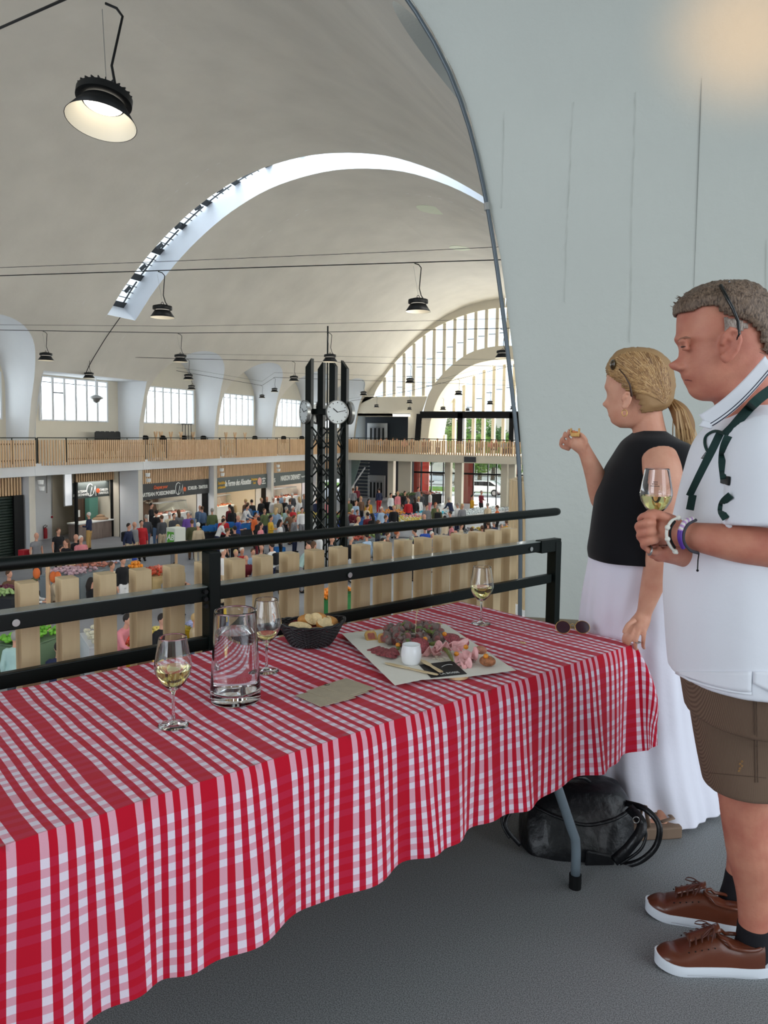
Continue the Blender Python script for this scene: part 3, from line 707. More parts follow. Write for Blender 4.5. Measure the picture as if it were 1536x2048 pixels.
    bm=bmesh.new(); bm.from_mesh(me); bmesh.ops.remove_doubles(bm,verts=bm.verts,dist=.0004); bm.normal_update(); bm.to_mesh(me); bm.free()
    o=bpy.data.objects.new('tablecloth',me); C.objects.link(o); return o
tc_=tag(cloth(),'red and white checked cloth draped over the long table by the balustrade','tablecloth')

# fine cracks and runs in the paint of the near wall
q=MB(); rr=random.Random(21); Yw=PIERS[1]-HP-.004
for pts in ([(1272,120),(1271,200),(1268,300),(1263,420),(1262,560),(1258,700)],[(1148,100),(1150,180),(1142,260),(1140,330),(1133,460),(1128,620)],[(1008,190),(1006,300),(1002,430)],[(1532,480),(1534,700)]):
    P=[]
    for (x,y),(x2,y2) in zip(pts,pts[1:]):
        for j in range(10):
            t=j/10; p=atY(x+(x2-x)*t+rr.uniform(-1,1),y+(y2-y)*t,Yw); 
            if p.z<3.7: P.append(p)
    if len(P)>2: q.tube(P,[rr.uniform(.0004,.0017) for _ in P],5)
struct('trim_4',q,MATS['shaded_white_paint'])
q=MB(); P=[atY(1409-j*.45,j*12,Yw) for j in range(4,60)]; P=[p for p in P if p.z<3.72]; q.tube(P,[.0022*math.sin(PI*min(1,(k+.3)/8)/2)*(1-k/len(P))+.0003 for k in range(len(P))],5); struct('trim_5',q,mat('joint_grey',srgb(120,122,118),.8))
# ------------------------------------------------------------ things on the table
ZT=.7465
def tp(px,py,z=ZT): return atZ(px,py,z)
m_wine=mat('white_wine',(.86,.84,.38),.0,trans=1,ior=1.33); m_water=mat('water',(.97,.99,1),.0,trans=1,ior=1.33)
GP=[(.0005,0),(.037,0),(.0375,.0015),(.030,.0035),(.012,.006),(.005,.012),(.0038,.03),(.0038,.075),(.006,.086),(.016,.094),(.030,.108),(.0415,.128),(.0455,.146),(.0445,.160),(.040,.185),(.0342,.2185),(.0337,.2213),(.0333,.222)]
GI=[(.0329,.222),(.0325,.2213),(.0329,.2185),(.0390,.185),(.0435,.160),(.0445,.146),(.0405,.129),(.029,.110),(.015,.0965),(.0005,.0915)]
def wine_glass(loc,lab,level,rz=0,tilt=None,grp='wine glasses of white wine'):
    g=thing('wine_glass',lab,'glass',loc,rz,grp)
    MB().lathe(GP+GI,n=40,cap=True).build('bowl_and_stem',m_glass,g,smooth=True)
    pr=[(r-.0003,z) for r,z in reversed(GI) if z<level]; 
    for (r0,z0),(r1,z1) in zip(GI[1:],GI[:-1]):
        if z0<=level<z1: pr.append((r0+(r1-r0)*(level-z0)/(z1-z0)-.0003,level))
    pr.append((.0004,level)); MB().lathe(pr,n=40).build('white_wine',m_wine,g,smooth=True,auto=.8)
    if tilt: g.rotation_euler=tilt
    return g
wine_glass(tp(347,1450),'wine glass of white wine nearest the camera, left of the water jug',.143)
wine_glass(tp(533,1342),'wine glass nearly empty, standing between water jug and bread basket',.116)
wine_glass(tp(962,1247),'wine glass of white wine alone at the far edge of the table',.143)
g=thing('water_jug','heavy clear glass jug of water with a handle, left of the bread basket','jug',tp(471,1398),YAW)
JO=[(.0005,0),(.066,0),(.068,.004),(.0675,.03),(.0635,.10),(.0585,.18),(.0568,.240),(.0563,.2445),(.0553,.246)]; JI=[(.0537,.246),(.0527,.2445),(.0525,.240),(.0545,.18),(.0595,.10),(.0635,.034),(.060,.024),(.0005,.022)]
MB().lathe(JO+JI,n=48).build('glass_body',m_glass,g,smooth=True)
MB().lathe([(.0005,.0222),(.0598,.0243),(.0633,.0343),(.0593,.10),(.0548,.17),(.0542,.188),(.0005,.188)],n=48).build('water',m_water,g,smooth=True,auto=.8)
MB().tube([(.012,.057,.215),(.014,.082,.21),(.016,.094,.17),(.016,.094,.11),(.014,.085,.07),(.012,.064,.055)],.0075,12).build('handle',m_glass,g,smooth=True)
# bread basket
bc=tp(622,1290); g=thing('bread_basket','oval black woven bread basket behind the water jug','basket',bc,YAW+.25)
m_wick=mat('black_wicker',srgb(24,22,24),.4,spec=.6)
q=MB()
for k in range(15):
    t=k/14; a=.066+.046*t**.8; b=.046+.034*t**.8; z=.004+.068*t; n=96
    q.tube([((a+.0018*(-1)**(k)*math.cos(i*PI*24/96*2))*math.cos(2*PI*i/n),(b+.0018*(-1)**k*math.cos(i*PI*24/96*2))*math.sin(2*PI*i/n),z+ (.012*abs(math.cos(2*PI*i/n))**3*t)) for i in range(n+1)],.0026,6,cap=False)
q.build('weave',m_wick,g,smooth=True)
q=MB()
for k in range(48):
    a=2*PI*k/48; q.tube([(.066*math.cos(a),.046*math.sin(a),.003),(.094*math.cos(a),.066*math.sin(a),.045),(.113*math.cos(a),.081*math.sin(a),.074+.012*abs(math.cos(a))**3)],.0018,5)
q.build('stakes',m_wick,g,smooth=True)
q=MB()
for ph in (0,PI): q.tube([((.115+.0025*math.cos(9*a+ph))*math.cos(a),(.083+.0025*math.cos(9*a+ph))*math.sin(a),.076+.012*abs(math.cos(a))**3+.0025*math.sin(9*a+ph)) for a in [2*PI*i/120 for i in range(121)]],.004,6,cap=False)
q.build('rim',m_wick,g,smooth=True)
q=MB(); q.lathe([(.001,.004),(.066,.004)],n=30,sy=.7); q.build('base',m_wick,g)
q=MB(); q.grid(lambda a,b:((.04+.062*b)*math.cos(2*PI*a)*(1+.05*math.sin(a*40)),(.03+.044*b)*math.sin(2*PI*a)*(1+.05*math.sin(a*40)),.012+.056*b**1.5+.004*math.sin(a*44)),60,6)
q.build('red_paper_liner',mat('dark_red_paper',srgb(110,14,20),.7),g,smooth=True,solid=.001)
m_crumb=mat('bread_crumb',srgb(226,200,152),.85,bump=(160,1,.004),noise_c=(60,.18)); m_crust=mat('bread_crust',srgb(196,134,66),.6,bump=(60,.5,.003),noise_c=(40,.3))
def bread(loc,rot,w,h,th,lab,seed):
    g=thing('bread_slice',lab,'bread',loc,0,'baguette pieces in the basket'); g.rotation_euler=rot; rnd=random.Random(seed)
    n=26; out=[((w/2)*math.cos(2*PI*k/n)*(1+rnd.uniform(-.03,.03)),(h/2)*(math.sin(2*PI*k/n) if math.sin(2*PI*k/n)>0 else .72*math.sin(2*PI*k/n))) for k in range(n)]
    q=MB(); q.loft([[(a*s,z,b*s) for a,b in out] for s,z in ((.93,-th/2),(1,-th/2+.003),(1.02,0),(1,th/2-.003),(.93,th/2))],cap=False); q.build('crust',m_crust,g,smooth=True)
    q=MB()
    for z in (-th/2,th/2): q.loft([[(a*s,z+(.0012 if z>0 else -.0012)*(1-s),b*s) for a,b in out] for s in (.94,.6,.02)],cap=False)
    q.build('crumb',m_crumb,g,smooth=True)
BS=[(-.045,-.03,.062,(-1.1,.1,.1),.085,.055,.03,'wide bread slice showing its pale holed face at the front left of the basket'),
    (-.012,.02,.078,(-.5,.5,.5),.06,.045,.035,'bread chunk standing on end behind the wide slice'),
    (.024,.022,.080,(-.3,-.4,-.6),.065,.05,.036,'toasted bread chunk with golden crust at the middle back of the basket'),
    (.045,-.012,.068,(-.9,.3,-.4),.06,.05,.03,'bread chunk between golden crust and right rim of the basket'),
    (.066,.004,.070,(-.4,.2,-1.2),.06,.05,.03,'bread slice leaning on the right rim of the basket'),
    (-.018,-.042,.050,(-1.4,.0,.15),.07,.04,.03,'crusty bread heel low at the front of the basket'),
    (.022,-.040,.050,(-1.5,.1,-.2),.06,.04,.03,'short crusty bread end low at the front right of the basket')]
for i,(x,y,z,rt,w,h,th,lab) in enumerate(BS):
    p=g.matrix_basis if 0 else None; c_,s_=math.cos(YAW+.25),math.sin(YAW+.25)
    bread(Vector((bc.x+x*c_-y*s_,bc.y+x*s_+y*c_,bc.z+z)),(rt[0],rt[1],rt[2]+YAW+.25),w,h,th,lab,i)
# kraft napkins
m_kraft=mat('kraft_paper',srgb(176,162,140),.85,bump=(90,.3,.001),noise_c=(30,.08))
def quadP(px,z): return [atZ(x,y,z) for x,y in px]
def sheet(name,pts,th,m,lab,cat,group=None,bev=.0006,sub=0):
    q=MB(); c=sum(pts,Vector())/len(pts); n=len(pts)
    q.add([p-c for p in pts]+[p-c+Vector((0,0,th)) for p in pts],[tuple(range(n-1,-1,-1)),tuple(range(n,2*n))]+[(i,(i+1)%n,(i+1)%n+n,i+n) for i in range(n)])
    o=q.build(name,m,bevel=bev); o.location=c; return tag(o,lab,cat,group)
for k,(px,lab) in enumerate((([(590,1391),(655,1377),(712,1396),(641,1414)],'kraft paper napkin at the bottom of the stack of three, nearest the camera'),([(612,1383),(663,1366),(738,1384),(676,1403)],'kraft paper napkin in the middle of the fanned stack of three'),([(637,1374),(692,1357),(752,1377),(700,1391)],'kraft paper napkin on top of the fanned stack, with a small dark mark'))):
    o=sheet('paper_napkin',quadP(px,ZT+.003+k*.0018),.0017,m_kraft,lab,'napkin','kraft napkins on the cloth')
    if k==2:
        c=atZ(655,1369,ZT+.0086); q=MB(); q.tube([c-o.location+Vector((.006*math.cos(a),.006*math.sin(a),0)) for a in [2*PI*i/16 for i in range(17)]],.0006,4); q.tube([c-o.location+Vector((-.008,.004,0)),c-o.location+Vector((-.008,-.008,0)),c-o.location+Vector((0,-.008,0))],.0006,4); q.build('printed_mark',m_black,o)
# sunglasses on the table
a=tp(1123,1270); b=tp(1170,1270); mid=(a+b)/2; ang=math.atan2((b-a).y,(b-a).x)
def sunglasses(lab,loc,rot,w,mf,ml,temple=.13,lr=.026,fold=False,name='sunglasses',fr=.0012):
    g=thing(name,lab,'sunglasses',loc); g.rotation_euler=rot
    for s in (-1,1):
        cx=s*w; q=MB(); q.lathe([(.001,-.001),(lr*.98,-.001),(lr*.98,.001),(.001,.001)],n=26); l=q.build('lens',ml,g); l.location=(cx,0,lr*.85); l.rotation_euler=(PI/2,0,0); l.scale=(1,.85,1)
        MB().tube([(cx+lr*math.cos(t),0,lr*.85+lr*.85*math.sin(t)) for t in [2*PI*i/26 for i in range(27)]],fr,6,cap=False).build('rim',mf,g,smooth=True)
        if fold: MB().tube([(s*(w+lr),0,lr*1.1),(s*(w+lr),.008,lr*1.1),(-s*w*.5,.012+.004*s,lr*.9)],fr,6).build('temple',mf,g,smooth=True)
        else: MB().tube([(s*(w+lr),0,lr*1.1),(s*(w+lr)*1.05,.02,lr*1.1),(s*(w+lr),temple*.75,lr),(s*(w+lr)*.95,temple,lr*.2)],fr*1.3,6).build('temple',mf,g,smooth=True)
    MB().tube([(-w+lr,0,lr*1.1),(0,-.002,lr*1.35),(w-lr,0,lr*1.1)],fr,6).build('bridge',mf,g,smooth=True)
    return g
sunglasses('round gold-rimmed sunglasses with dark plum lenses lying near the table end',mid+Vector((0,0,.006)),(-.45,0,ang),.036,mat('gold_wire',srgb(196,160,90),.3,1),mat('plum_lens',srgb(48,16,30),.08,spec=.8),fold=True,lr=.027)
q=MB(); 
for k in range(5): q.ell((random.uniform(-.012,.012),random.uniform(-.006,.006),.003),(.005,.003,.003),6,4)
o=q.build('bread_crumbs',m_crumb); o.location=tp(1048,1287); o['kind']='stuff'; tag(o,'few pale crumbs on the cloth right of the platter','crumbs')
# ------------------------------------------------------------ charcuterie platter
zb=ZT+.002
brd=MB(); bp=quadP([(705,1268),(880,1248),(985,1335),(800,1358)],zb); 
g=thing('serving_board','round-handled wooden serving board under white paper, holding cold meats','board',tuple(tp(850,1300)))
q=MB(); n=4; q.add(bp+[p+Vector((0,0,.008)) for p in bp],[(3,2,1,0),(4,5,6,7)]+[(i,(i+1)%4,(i+1)%4+4,i+4) for i in range(4)]); q.build('board',wood('maple',srgb(222,192,146),srgb(204,170,120),(12,12,12)),g,world=True,bevel=.003)
kn=tp(915,1355); q=MB(); q.lathe([(.001,0),(.030,0),(.033,.004),(.031,.010),(.001,.011)],kn,24); q.bar(kn+Vector((0,0,.006)),tp(890,1335)+Vector((0,0,.006)),.03,.008); q.build('round_handle',MATS['maple'],g,world=True,bevel=.002)
pap=sheet('greaseproof_paper',quadP([(683,1267),(892,1249),(1032,1341),(934,1354),(842,1360),(790,1371)],zb+.0085),.0006,mat('white_paper',srgb(236,231,220),.7,bump=(14,.3,.01)),'sheet of white paper laid over the serving board under the meats','paper')
zp=zb+.0095
sl=sheet('slate_card',quadP([(838,1330),(905,1322),(934,1348),(862,1356)],zp),.0012,mat('slate_card_black',srgb(28,26,28),.6),'black card with white lettering at the front edge of the platter','card')
m_lett=mat('white_lettering',srgb(228,228,224),.6)
A=atZ(868,1352,zp); B=atZ(932,1345,zp); rt=(B-A).normalized(); up=Vector((-rt.y,rt.x,0))
text_mesh('LA BOSSE',.020,m_lett,'lettering',sl,atZ(899,1346,zp+.0018),rt,up,extr=.0002,sx=.75)
q=MB(); c=atZ(893,1331,zp+.0018); q.tube([c+rt*(.02*math.cos(t))+up*(.008*math.sin(t*1.5)) for t in [i*.35 for i in range(18)]],.0009,5); q.build('scroll_mark',m_lett,sl,world=True)
m_paste=mat('pastry_crust',srgb(206,160,92),.6,bump=(80,.6,.003),noise_c=(60,.2)); m_pate=mat('pate_filling',srgb(176,98,84),.5,noise_c=(90,.35))
for k,(px,py) in enumerate(((742,1274),(768,1279))):
    p=tp(px,py,zp+.006); g=thing('pate_slice','pastry-crusted pate slice, '+('leftmost on the platter' if k==0 else 'right-hand one of the pair, next to the sausage pieces'),'pate slice',p,YAW+.3,'pate slices on the platter'); g.rotation_euler=(.62,0,YAW+.3-.2*k)
    out=[(-.02,-.022),(.02,-.022),(.021,.015),(.015,.024),(.006,.021),(-.006,.024),(-.016,.021),(-.021,.014)]
    MB().prism(out,-.006,.006,lambda a,b,h:(a,b,h)).build('crust',m_paste,g,bevel=.002)
    MB().prism([(a*.62,b*.62-.001) for a,b in out],-.0066,.0072,lambda a,b,h:(a,b,h)).build('filling',m_pate,g,bevel=.001)
# sausage pieces
m_cas=mat('sausage_casing',srgb(128,110,104),.6,bump=(90,.8,.004),noise_c=(70,.35)); m_cut=mat('sausage_cut',srgb(150,92,90),.5,noise_c=(140,.5))
sp=MB(); 
for k in range(14): a=2*PI*k/14
sausm=MB(); sausm.cur=0
ringz=[(-.011,.8),(-.009,.98),(0,1.03),(.009,.98),(.011,.8)]
sausm.loft([[(.0125*s*math.cos(2*PI*j/12)*(1+.06*math.sin(j*2.3)),.0125*s*math.sin(2*PI*j/12),z) for j in range(12)] for z,s in ringz],cap=False)
me_cas=sausm.mesh('skin',m_cas,True)
cutm=MB()
for z in (-.0112,.0112): cutm.loft([[(.0100*math.cos(2*PI*j/12),.0100*math.sin(2*PI*j/12),z) for j in range(12)],[(.0003*math.cos(2*PI*j/12),.0003*math.sin(2*PI*j/12),z*1.05) for j in range(12)]],cap=False)
me_cut=cutm.mesh('cut_face',m_cut,True)
sroot=thing('sausage_piece','dry sausage piece in the heap of chunks at the back of the platter','sausage',(0,0,0),0,'dry sausage pieces heaped on the platter')
for nm,me in (('skin',me_cas),('cut_face',me_cut)):
    o=bpy.data.objects.new(nm,me); C.objects.link(o); o.parent=sroot
rnd=random.Random(5); first=True
for k in range(74):
    cx=rnd.uniform(0,1); row=rnd.uniform(0,1)
    px=772+cx*112; py=1246+row*40+ (cx-.5)**2*14 - 8*math.sin(cx*PI)*0; lay=0 if k<46 else 1
    if px>855 and py>1275: py-=14
    hgt=zp+.013+ (.019*lay if abs(cx-.5)<.38 else .004)
    p=atZ(px,py if not lay else py+2,hgt)
    s=sroot if first else dup(sroot); first=False
    s.location=p; s.rotation_euler=(rnd.uniform(0,3.1),rnd.uniform(0,3.1),rnd.uniform(0,3.1)); s.scale=(rnd.uniform(.95,1.25),rnd.uniform(.8,1.1),rnd.uniform(.7,1.3))
# salami slices
m_sal=mat('salami',srgb(158,74,80),.45,noise_c=(160,.65)); 
def salami(p,r,rot,lab,grp='salami slices on the platter',nm='salami_slice'):
    q=MB(); n=26; q.grid(lambda a,b:(r*b*math.cos(2*PI*a),r*b*math.sin(2*PI*a)*.8,.004*math.sin(4*PI*a+1)*b*b+.003*math.cos(b*3)),n,4); o=q.build(nm,m_sal,smooth=True,solid=.0016); o.location=p; o.rotation_euler=rot; return tag(o,lab,'salami',grp)
for k,(px,py) in enumerate(((748,1298),(756,1301),(765,1304),(774,1306),(783,1308),(789,1303))):
    salami(tp(px,py,zp+.004+k*.0022),.024,(.25,-.2,YAW+k*.3),['salami slice at the left end of the fan beside the white pot','second salami slice of the fan from its left end','third salami slice of the fan from its left end','fourth salami slice of the fan from its left end','salami slice at the front end of the fan','small salami slice behind the front of the fan'][k])
salami(atZ(838,1290,zp+.026),.036,(.9,.1,YAW+.3),'large folded salami slice standing behind the white pot',None)
salami(atZ(822,1289,zp+.018),.032,(.8,-.2,YAW),'large salami slice half under the standing folded one',None)
salami(atZ(903,1274,zp+.02),.03,(.5,.2,YAW),'salami slice at the right end of the sausage heap',None); salami(atZ(928,1283,zp+.02),.022,(.8,.3,YAW+.5),'small salami slice behind the ham, near the orange tomato',None)
def curve_pts(P,n):
    out=[]; m=len(P)-1
    for i in range(m*n+1):
        t=i/n; k=min(int(t),m-1); f=t-k; p0=P[max(k-1,0)];p1=P[k];p2=P[k+1];p3=P[min(k+2,m)]
        out.append(tuple(.5*(2*p1[j]+(-p0[j]+p2[j])*f+(2*p0[j]-5*p1[j]+4*p2[j]-p3[j])*f*f+(-p0[j]+3*p1[j]-3*p2[j]+p3[j])*f**3) for j in range(len(p1))))
    return out
# cooked ham folds
m_ham=mat('cooked_ham',srgb(232,172,172),.42,noise_c=(40,.15),coat=.2)
def ham(pts,w,lab,seed,hh=.016):
    rnd=random.Random(seed); P=[atZ(x,y,zp+z) for x,y,z in pts]; c=P[len(P)//2]; c=Vector(c)
    P=[Vector(p) for p in curve_pts([tuple(p) for p in P],12)]; nseg=len(P)-1; q=MB(); dd=(P[-1]-P[0]); dd.z=0; dd.normalize(); sd=Vector((-dd.y,dd.x,0))
    def fn(a,b):
        p=P[min(int(round(a*nseg)),nseg)]; bb=(b-.5)*2; w_=w*(.35+.65*math.sin(PI*(.08+.84*a))**.6)
        return p-c+sd*w_*bb+Vector((0,0,hh*(1-abs(bb)**1.6)*(.55+.45*math.sin(PI*a))+.004*math.sin(bb*6+a*5+seed)))
    q.grid(fn,24,14); o=q.build('ham_slice',m_ham,smooth=True,solid=.0022,sub=1); o.location=c; return tag(o,lab,'ham','folded ham slices')
def ham2(px,py,z,r,seed,lab,tilt=(0,0)):
    q=MB(); 
    def fn(a,b):
        t=2*PI*a; rr_=r*b*(1+.22*math.sin(3*t+seed)+.10*math.sin(5*t+seed*2)); zz=(.013+.013*math.sin(2*t+seed)+.009*math.sin(4*t+seed*1.7))*b**1.3+.005*math.sin(b*7+seed)-.012*max(0,b-.75)*4*.5
        return (rr_*math.cos(t),rr_*math.sin(t)*.72,zz)
    q.grid(fn,48,8); o=q.build('ham_slice',m_ham,smooth=True,solid=.002,sub=1); o.location=atZ(px,py,zp+z); o.rotation_euler=(tilt[0],tilt[1],YAW+seed); return tag(o,lab,'ham','folded ham slices')
ham2(866,1308,.006,.036,1.0,'ruffled pink ham slice directly right of the white pot')
ham2(884,1300,.018,.034,2.3,'ham slice on top of the first, left of the long gherkin',(.3,.1))
ham2(912,1296,.018,.034,.3,'ham slice folded high at the back, left of the orange tomato',(.5,0))
ham2(932,1322,.006,.034,3.4,'ruffled ham slice at the front right of the platter',(.2,0))
ham2(946,1310,.020,.032,4.2,'ham slice crumpled against the terrine piece',(.4,.2))
ham2(928,1332,.003,.022,5.5,'small tip of ham nearest the paper edge')
m_terr=mat('terrine',srgb(168,108,72),.6,bump=(70,1.2,.008),noise_c=(70,.5))
g=MB().ell((0,0,0),(.026,.022,.016),14,10).build('terrine_piece',m_terr,smooth=True); g.location=atZ(975,1322,zp+.016); tag(g,'rough brown terrine piece at the right corner of the platter','terrine')
g=MB().ell((0,0,0),(.02,.014,.014),12,8).build('cured_ham_curl',mat('cured_ham',srgb(186,128,104),.5,noise_c=(60,.4)),smooth=True); g.location=atZ(962,1300,zp+.024); tag(g,'pale cured ham curl behind the terrine piece','ham')
# gherkins
m_gh=mat('gherkin',srgb(106,112,52),.35,bump=(120,.6,.002),noise_c=(30,.25))
for k,(p0,p1,p2,z,lab) in enumerate(((( 884,1295),(896,1302),(906,1323),.026,'long gherkin lying over the folded ham'),((856,1288),(868,1288),(880,1282),.022,'gherkin between standing salami and sausage heap'),((796,1300),(796,1292),(801,1286),.012,'gherkin half hidden left of the white pot'),((800,1252),(808,1248),(818,1247),.036,'gherkin on top of the sausage heap, left of the skewer'),((806,1276),(812,1268),(816,1262),.034,'gherkin in the middle of the sausage heap'),((850,1262),(858,1262),(866,1266),.034,'gherkin on the sausage heap right of the skewer'))):
    P=[atZ(*p,zp+z) for p in (p0,p1,p2)]; c=P[1]; q=MB(); q.tube([P[0]-c,(P[0]-c)*.6,(P[1]-c),(P[2]-c)*.6,P[2]-c],[.003,.0068,.0078,.007,.003],10); o=q.build('gherkin',m_gh,smooth=True,sub=1); o.location=c; tag(o,lab,'gherkin','gherkins on the platter')
m_tom=mat('orange_tomato',srgb(226,140,30),.25,coat=.5)
for k,(px,py,z,lab) in enumerate(((889,1268,.03,'shiny orange cherry tomato at the right end of the sausage heap'),(796,1290,.02,'orange cherry tomato left of the white pot'),(932,1294,.034,'orange cherry tomato on the ham behind the rolled slice'),(913,1308,.024,'half-hidden orange cherry tomato right of the long gherkin'),(972,1312,.034,'orange cherry tomato on top of the terrine piece'),(850,1278,.036,'small orange tomato piece behind the standing salami'))):
    o=MB().ell((0,0,0),(.0085,.0085,.0078),12,8).build('cherry_tomato',m_tom,smooth=True); o.location=atZ(px,py,zp+z); tag(o,lab,'tomato','orange cherry tomatoes')
m_lf=mat('herb_green',srgb(96,112,60),.6)
for k in range(7):
    px,py=[(808,1270),(826,1262),(848,1258),(868,1264),(815,1281),(838,1255),(860,1252)][k]; q=MB(); q.grid(lambda a,b:((a-.5)*.026,(b-.5)*.012*math.sin(PI*a+.01),.004*math.sin(a*5)),8,3); o=q.build('herb_leaf',m_lf,smooth=True,solid=.0006); o.location=atZ(px,py,zp+.046); o.rotation_euler=(random.uniform(-.6,.6),random.uniform(-.6,.6),k*1.3); tag(o,'small dull green leaf tucked among the sausage pieces','leaf','leaves among the sausage')
q=MB(); rr=random.Random(3)
for k in range(30): q.box((rr.uniform(-.022,.022),rr.uniform(-.014,.014),rr.uniform(.001,.008)),(.009,.002,.0012),rr.uniform(0,3),('X',rr.uniform(-.4,.4)))
o=q.build('cheese_shavings',mat('pale_cheese',srgb(230,220,200),.6)); o.location=atZ(882,1320,zp); o['kind']='stuff'; tag(o,'pale shavings between the small ham fold and the black card','cheese')
g=MB(); pr=[(.001,0),(.026,0),(.030,.010),(.0325,.028),(.031,.046),(.028,.058),(.0285,.061),(.0255,.061),(.024,.056),(.001,.050)]; g.lathe(pr,n=36); o=g.build('ramekin',mat('white_porcelain',srgb(236,238,240),.2,coat=.5),smooth=True); o.location=atZ(822,1327,zp); tag(o,'small white barrel-shaped porcelain pot at the front of the platter','pot')
m_bl=wood('birch_cutlery',srgb(226,204,164),srgb(212,186,142),(20,20,6))
for k,(p0,p1,lab) in enumerate((((770,1326),(876,1350),'long flat wooden knife lying in front of the white pot'),((842,1320),(884,1345),'shorter wooden knife crossing over the first, on the black card'))):
    A=atZ(*p0,zp+.003+.003*k); B=atZ(*p1,zp+.004+.004*k); c=(A+B)/2; q=MB(); d=(B-A).normalized(); sd=Vector((-d.y,d.x,0)); L=(B-A).length; pts=[]
    for t,w in ((0,.002),(.08,.008),(.35,.009),(.5,.005),(.6,.006),(.95,.0075),(1,.004)): pts.append((t,w))
    q.add([A-c+d*L*t+sd*w for t,w in pts]+[A-c+d*L*t-sd*w for t,w in pts]+[A-c+d*L*t+sd*w+Vector((0,0,.0016)) for t,w in pts]+[A-c+d*L*t-sd*w+Vector((0,0,.0016)) for t,w in pts],
      [(i+14,i+15,i+22,i+21) for i in range(6)]+[(i,i+7,i+8,i+1) for i in range(6)]+[(i,i+1,i+15,i+14) for i in range(6)]+[(i+8,i+7,i+21,i+22) for i in range(6)])
    o=q.build('wooden_knife',m_bl); o.location=c; tag(o,lab,'knife','wooden knives on the platter')
g=thing('knotted_skewer','thin bamboo pick with a knotted loop standing in the sausage heap','skewer',atZ(831,1266,zp+.02))
MB().tube([(0,0,-.01),(0,.002,.03),(.002,.0,.062)],.0012,6).build('stick',m_bl,g)
MB().tube([(.002,0,.062),(.001,0,.068),(.006,.002,.074),(.010,.0,.078),(.008,-.002,.083),(.003,0,.078),(.002,.002,.072),(.006,0,.068)],.0014,6).build('knot',m_bl,g,smooth=True)
# ------------------------------------------------------------ shops under the left gallery
XS=-27.3
def ybox(mb,X,px0,px1,z0,z1,d=.1):
    a=atX(px0,940,X).y; b=atX(px1,940,X).y; mb.box((X,(a+b)/2,(z0+z1)/2),(d,abs(b-a),z1-z0)); return (a,b)
def valance(X,y0,y1,z0,z1,lab):
    g=thing('slat_valance',lab,'slat panel',(X,(y0+y1)/2,z0),group='larch slat panels over the shops'); s_=MB(); n=int((y1-y0)/.15)
    for k in range(n): s_.box((X,y0+(k+.5)*(y1-y0)/n,(z0+z1)/2),(.05,.085,z1-z0))
    s_.build('slats',m_larch,g,world=True); MB().box((X-.06,(y0+y1)/2,(z0+z1)/2),(.04,y1-y0,z1-z0)).build('backing',mat('slat_backing',srgb(70,54,40),.8),g,world=True); return g
valance(XS,18.2,24.45,-1.4,-.55,'hanging larch slats above the dark green roller shutter')
valance(-28.4,28.7,31.4,-1.12,-.55,'short hanging larch slats above the fish kiosk with the round logo')
valance(XS,32.0,38.3,-1.38,-.5,'hanging larch slats above the long fishmonger sign')
valance(XS,38.7,45.0,-1.38,-.5,'hanging larch slats above the farm shop sign')
valance(XS,45.5,51.8,-1.38,-.5,'hanging larch slats above the butcher sign')
valance(XS,52.2,58.0,-1.38,-.5,'hanging larch slats behind the clock tower')
g=thing('roller_shutter','closed dark green roller shutter at the left edge of the hall','shutter',(XS,21.3,ZF)); q=MB()
for k in range(22): q.tube([(XS,18.2,ZF+.08+k*.125),(XS,23.9,ZF+.08+k*.125)],.066,8)
q.build('shutter_curtain',mat('shutter_green',srgb(36,50,44),.45),g,world=True,smooth=True); MB().box((XS+.05,24.15,(ZF-1.4)/2),(.2,.5,-1.4-ZF)).build('side_rail',m_black,g,world=True)
m_shopg=mat('sign_grey_green',srgb(84,92,90),.6); m_shopd=mat('sign_charcoal',srgb(52,54,56),.6); m_sw=mat('sign_white',srgb(240,240,236),.6); m_or=mat('sign_orange',srgb(226,104,60),.6); m_yl=mat('sign_yellow',srgb(222,176,60),.6)
def sign(lab,X,y0,y1,z0,z1,m):
    g=thing('shop_sign',lab,'sign',(X,(y0+y1)/2,z0)); MB().box((0,0,(z1-z0)/2),(.12,y1-y0,z1-z0)).build('sign_board',m,g); return g
def txt(g,s,size,y,z,m,X,shear=0,sx=1,bold=.006): return text_mesh(s,size,m,'lettering',g,(X+.075,y,z),(0,1,0),(0,0,1),extr=.01,font_shear=shear,sx=sx,bold=bold)
def logoCM(g,X,y,z,s):
    q=MB(); q.tube([(X+.08,y+s*(.55*math.cos(a)-.35),z+s*.75*math.sin(a)) for a in [R(t) for t in range(50,320,12)]],.035*s*1.4,6)
    q.tube([(X+.08,y+s*dy,z+s*dz) for dy,dz in ((-.35,-.75),(-.05,.35),(.2,-.5),(.5,.45),(.62,-.75))],.035*s*1.4,6); q.build('monogram',m_sw,g,world=True)
    q=MB(); q.lathe([(.001,0),(.3*s,0),(.3*s,.02),(.001,.02)],n=12); o=q.build('orange_shell',m_or,g); o.rotation_euler=(0,PI/2,0); p=parent_inv(g)@Vector((X+.08,y+s*.95,z-.15*s)); o.location=p
s1=sign('charcoal sign with round white monogram over the fish kiosk counter',-28.9,29.05,31.5,-2.02,-1.2,m_shopg); logoCM(s1,-28.9,30.25,-1.62,.42); txt(s1,'ARTISAN\nPOISSONNIER',.17,29.5,-1.75,m_sw,-28.9); txt(s1,'ECAILLER\nTRAITEUR',.17,31.05,-1.75,m_sw,-28.9)
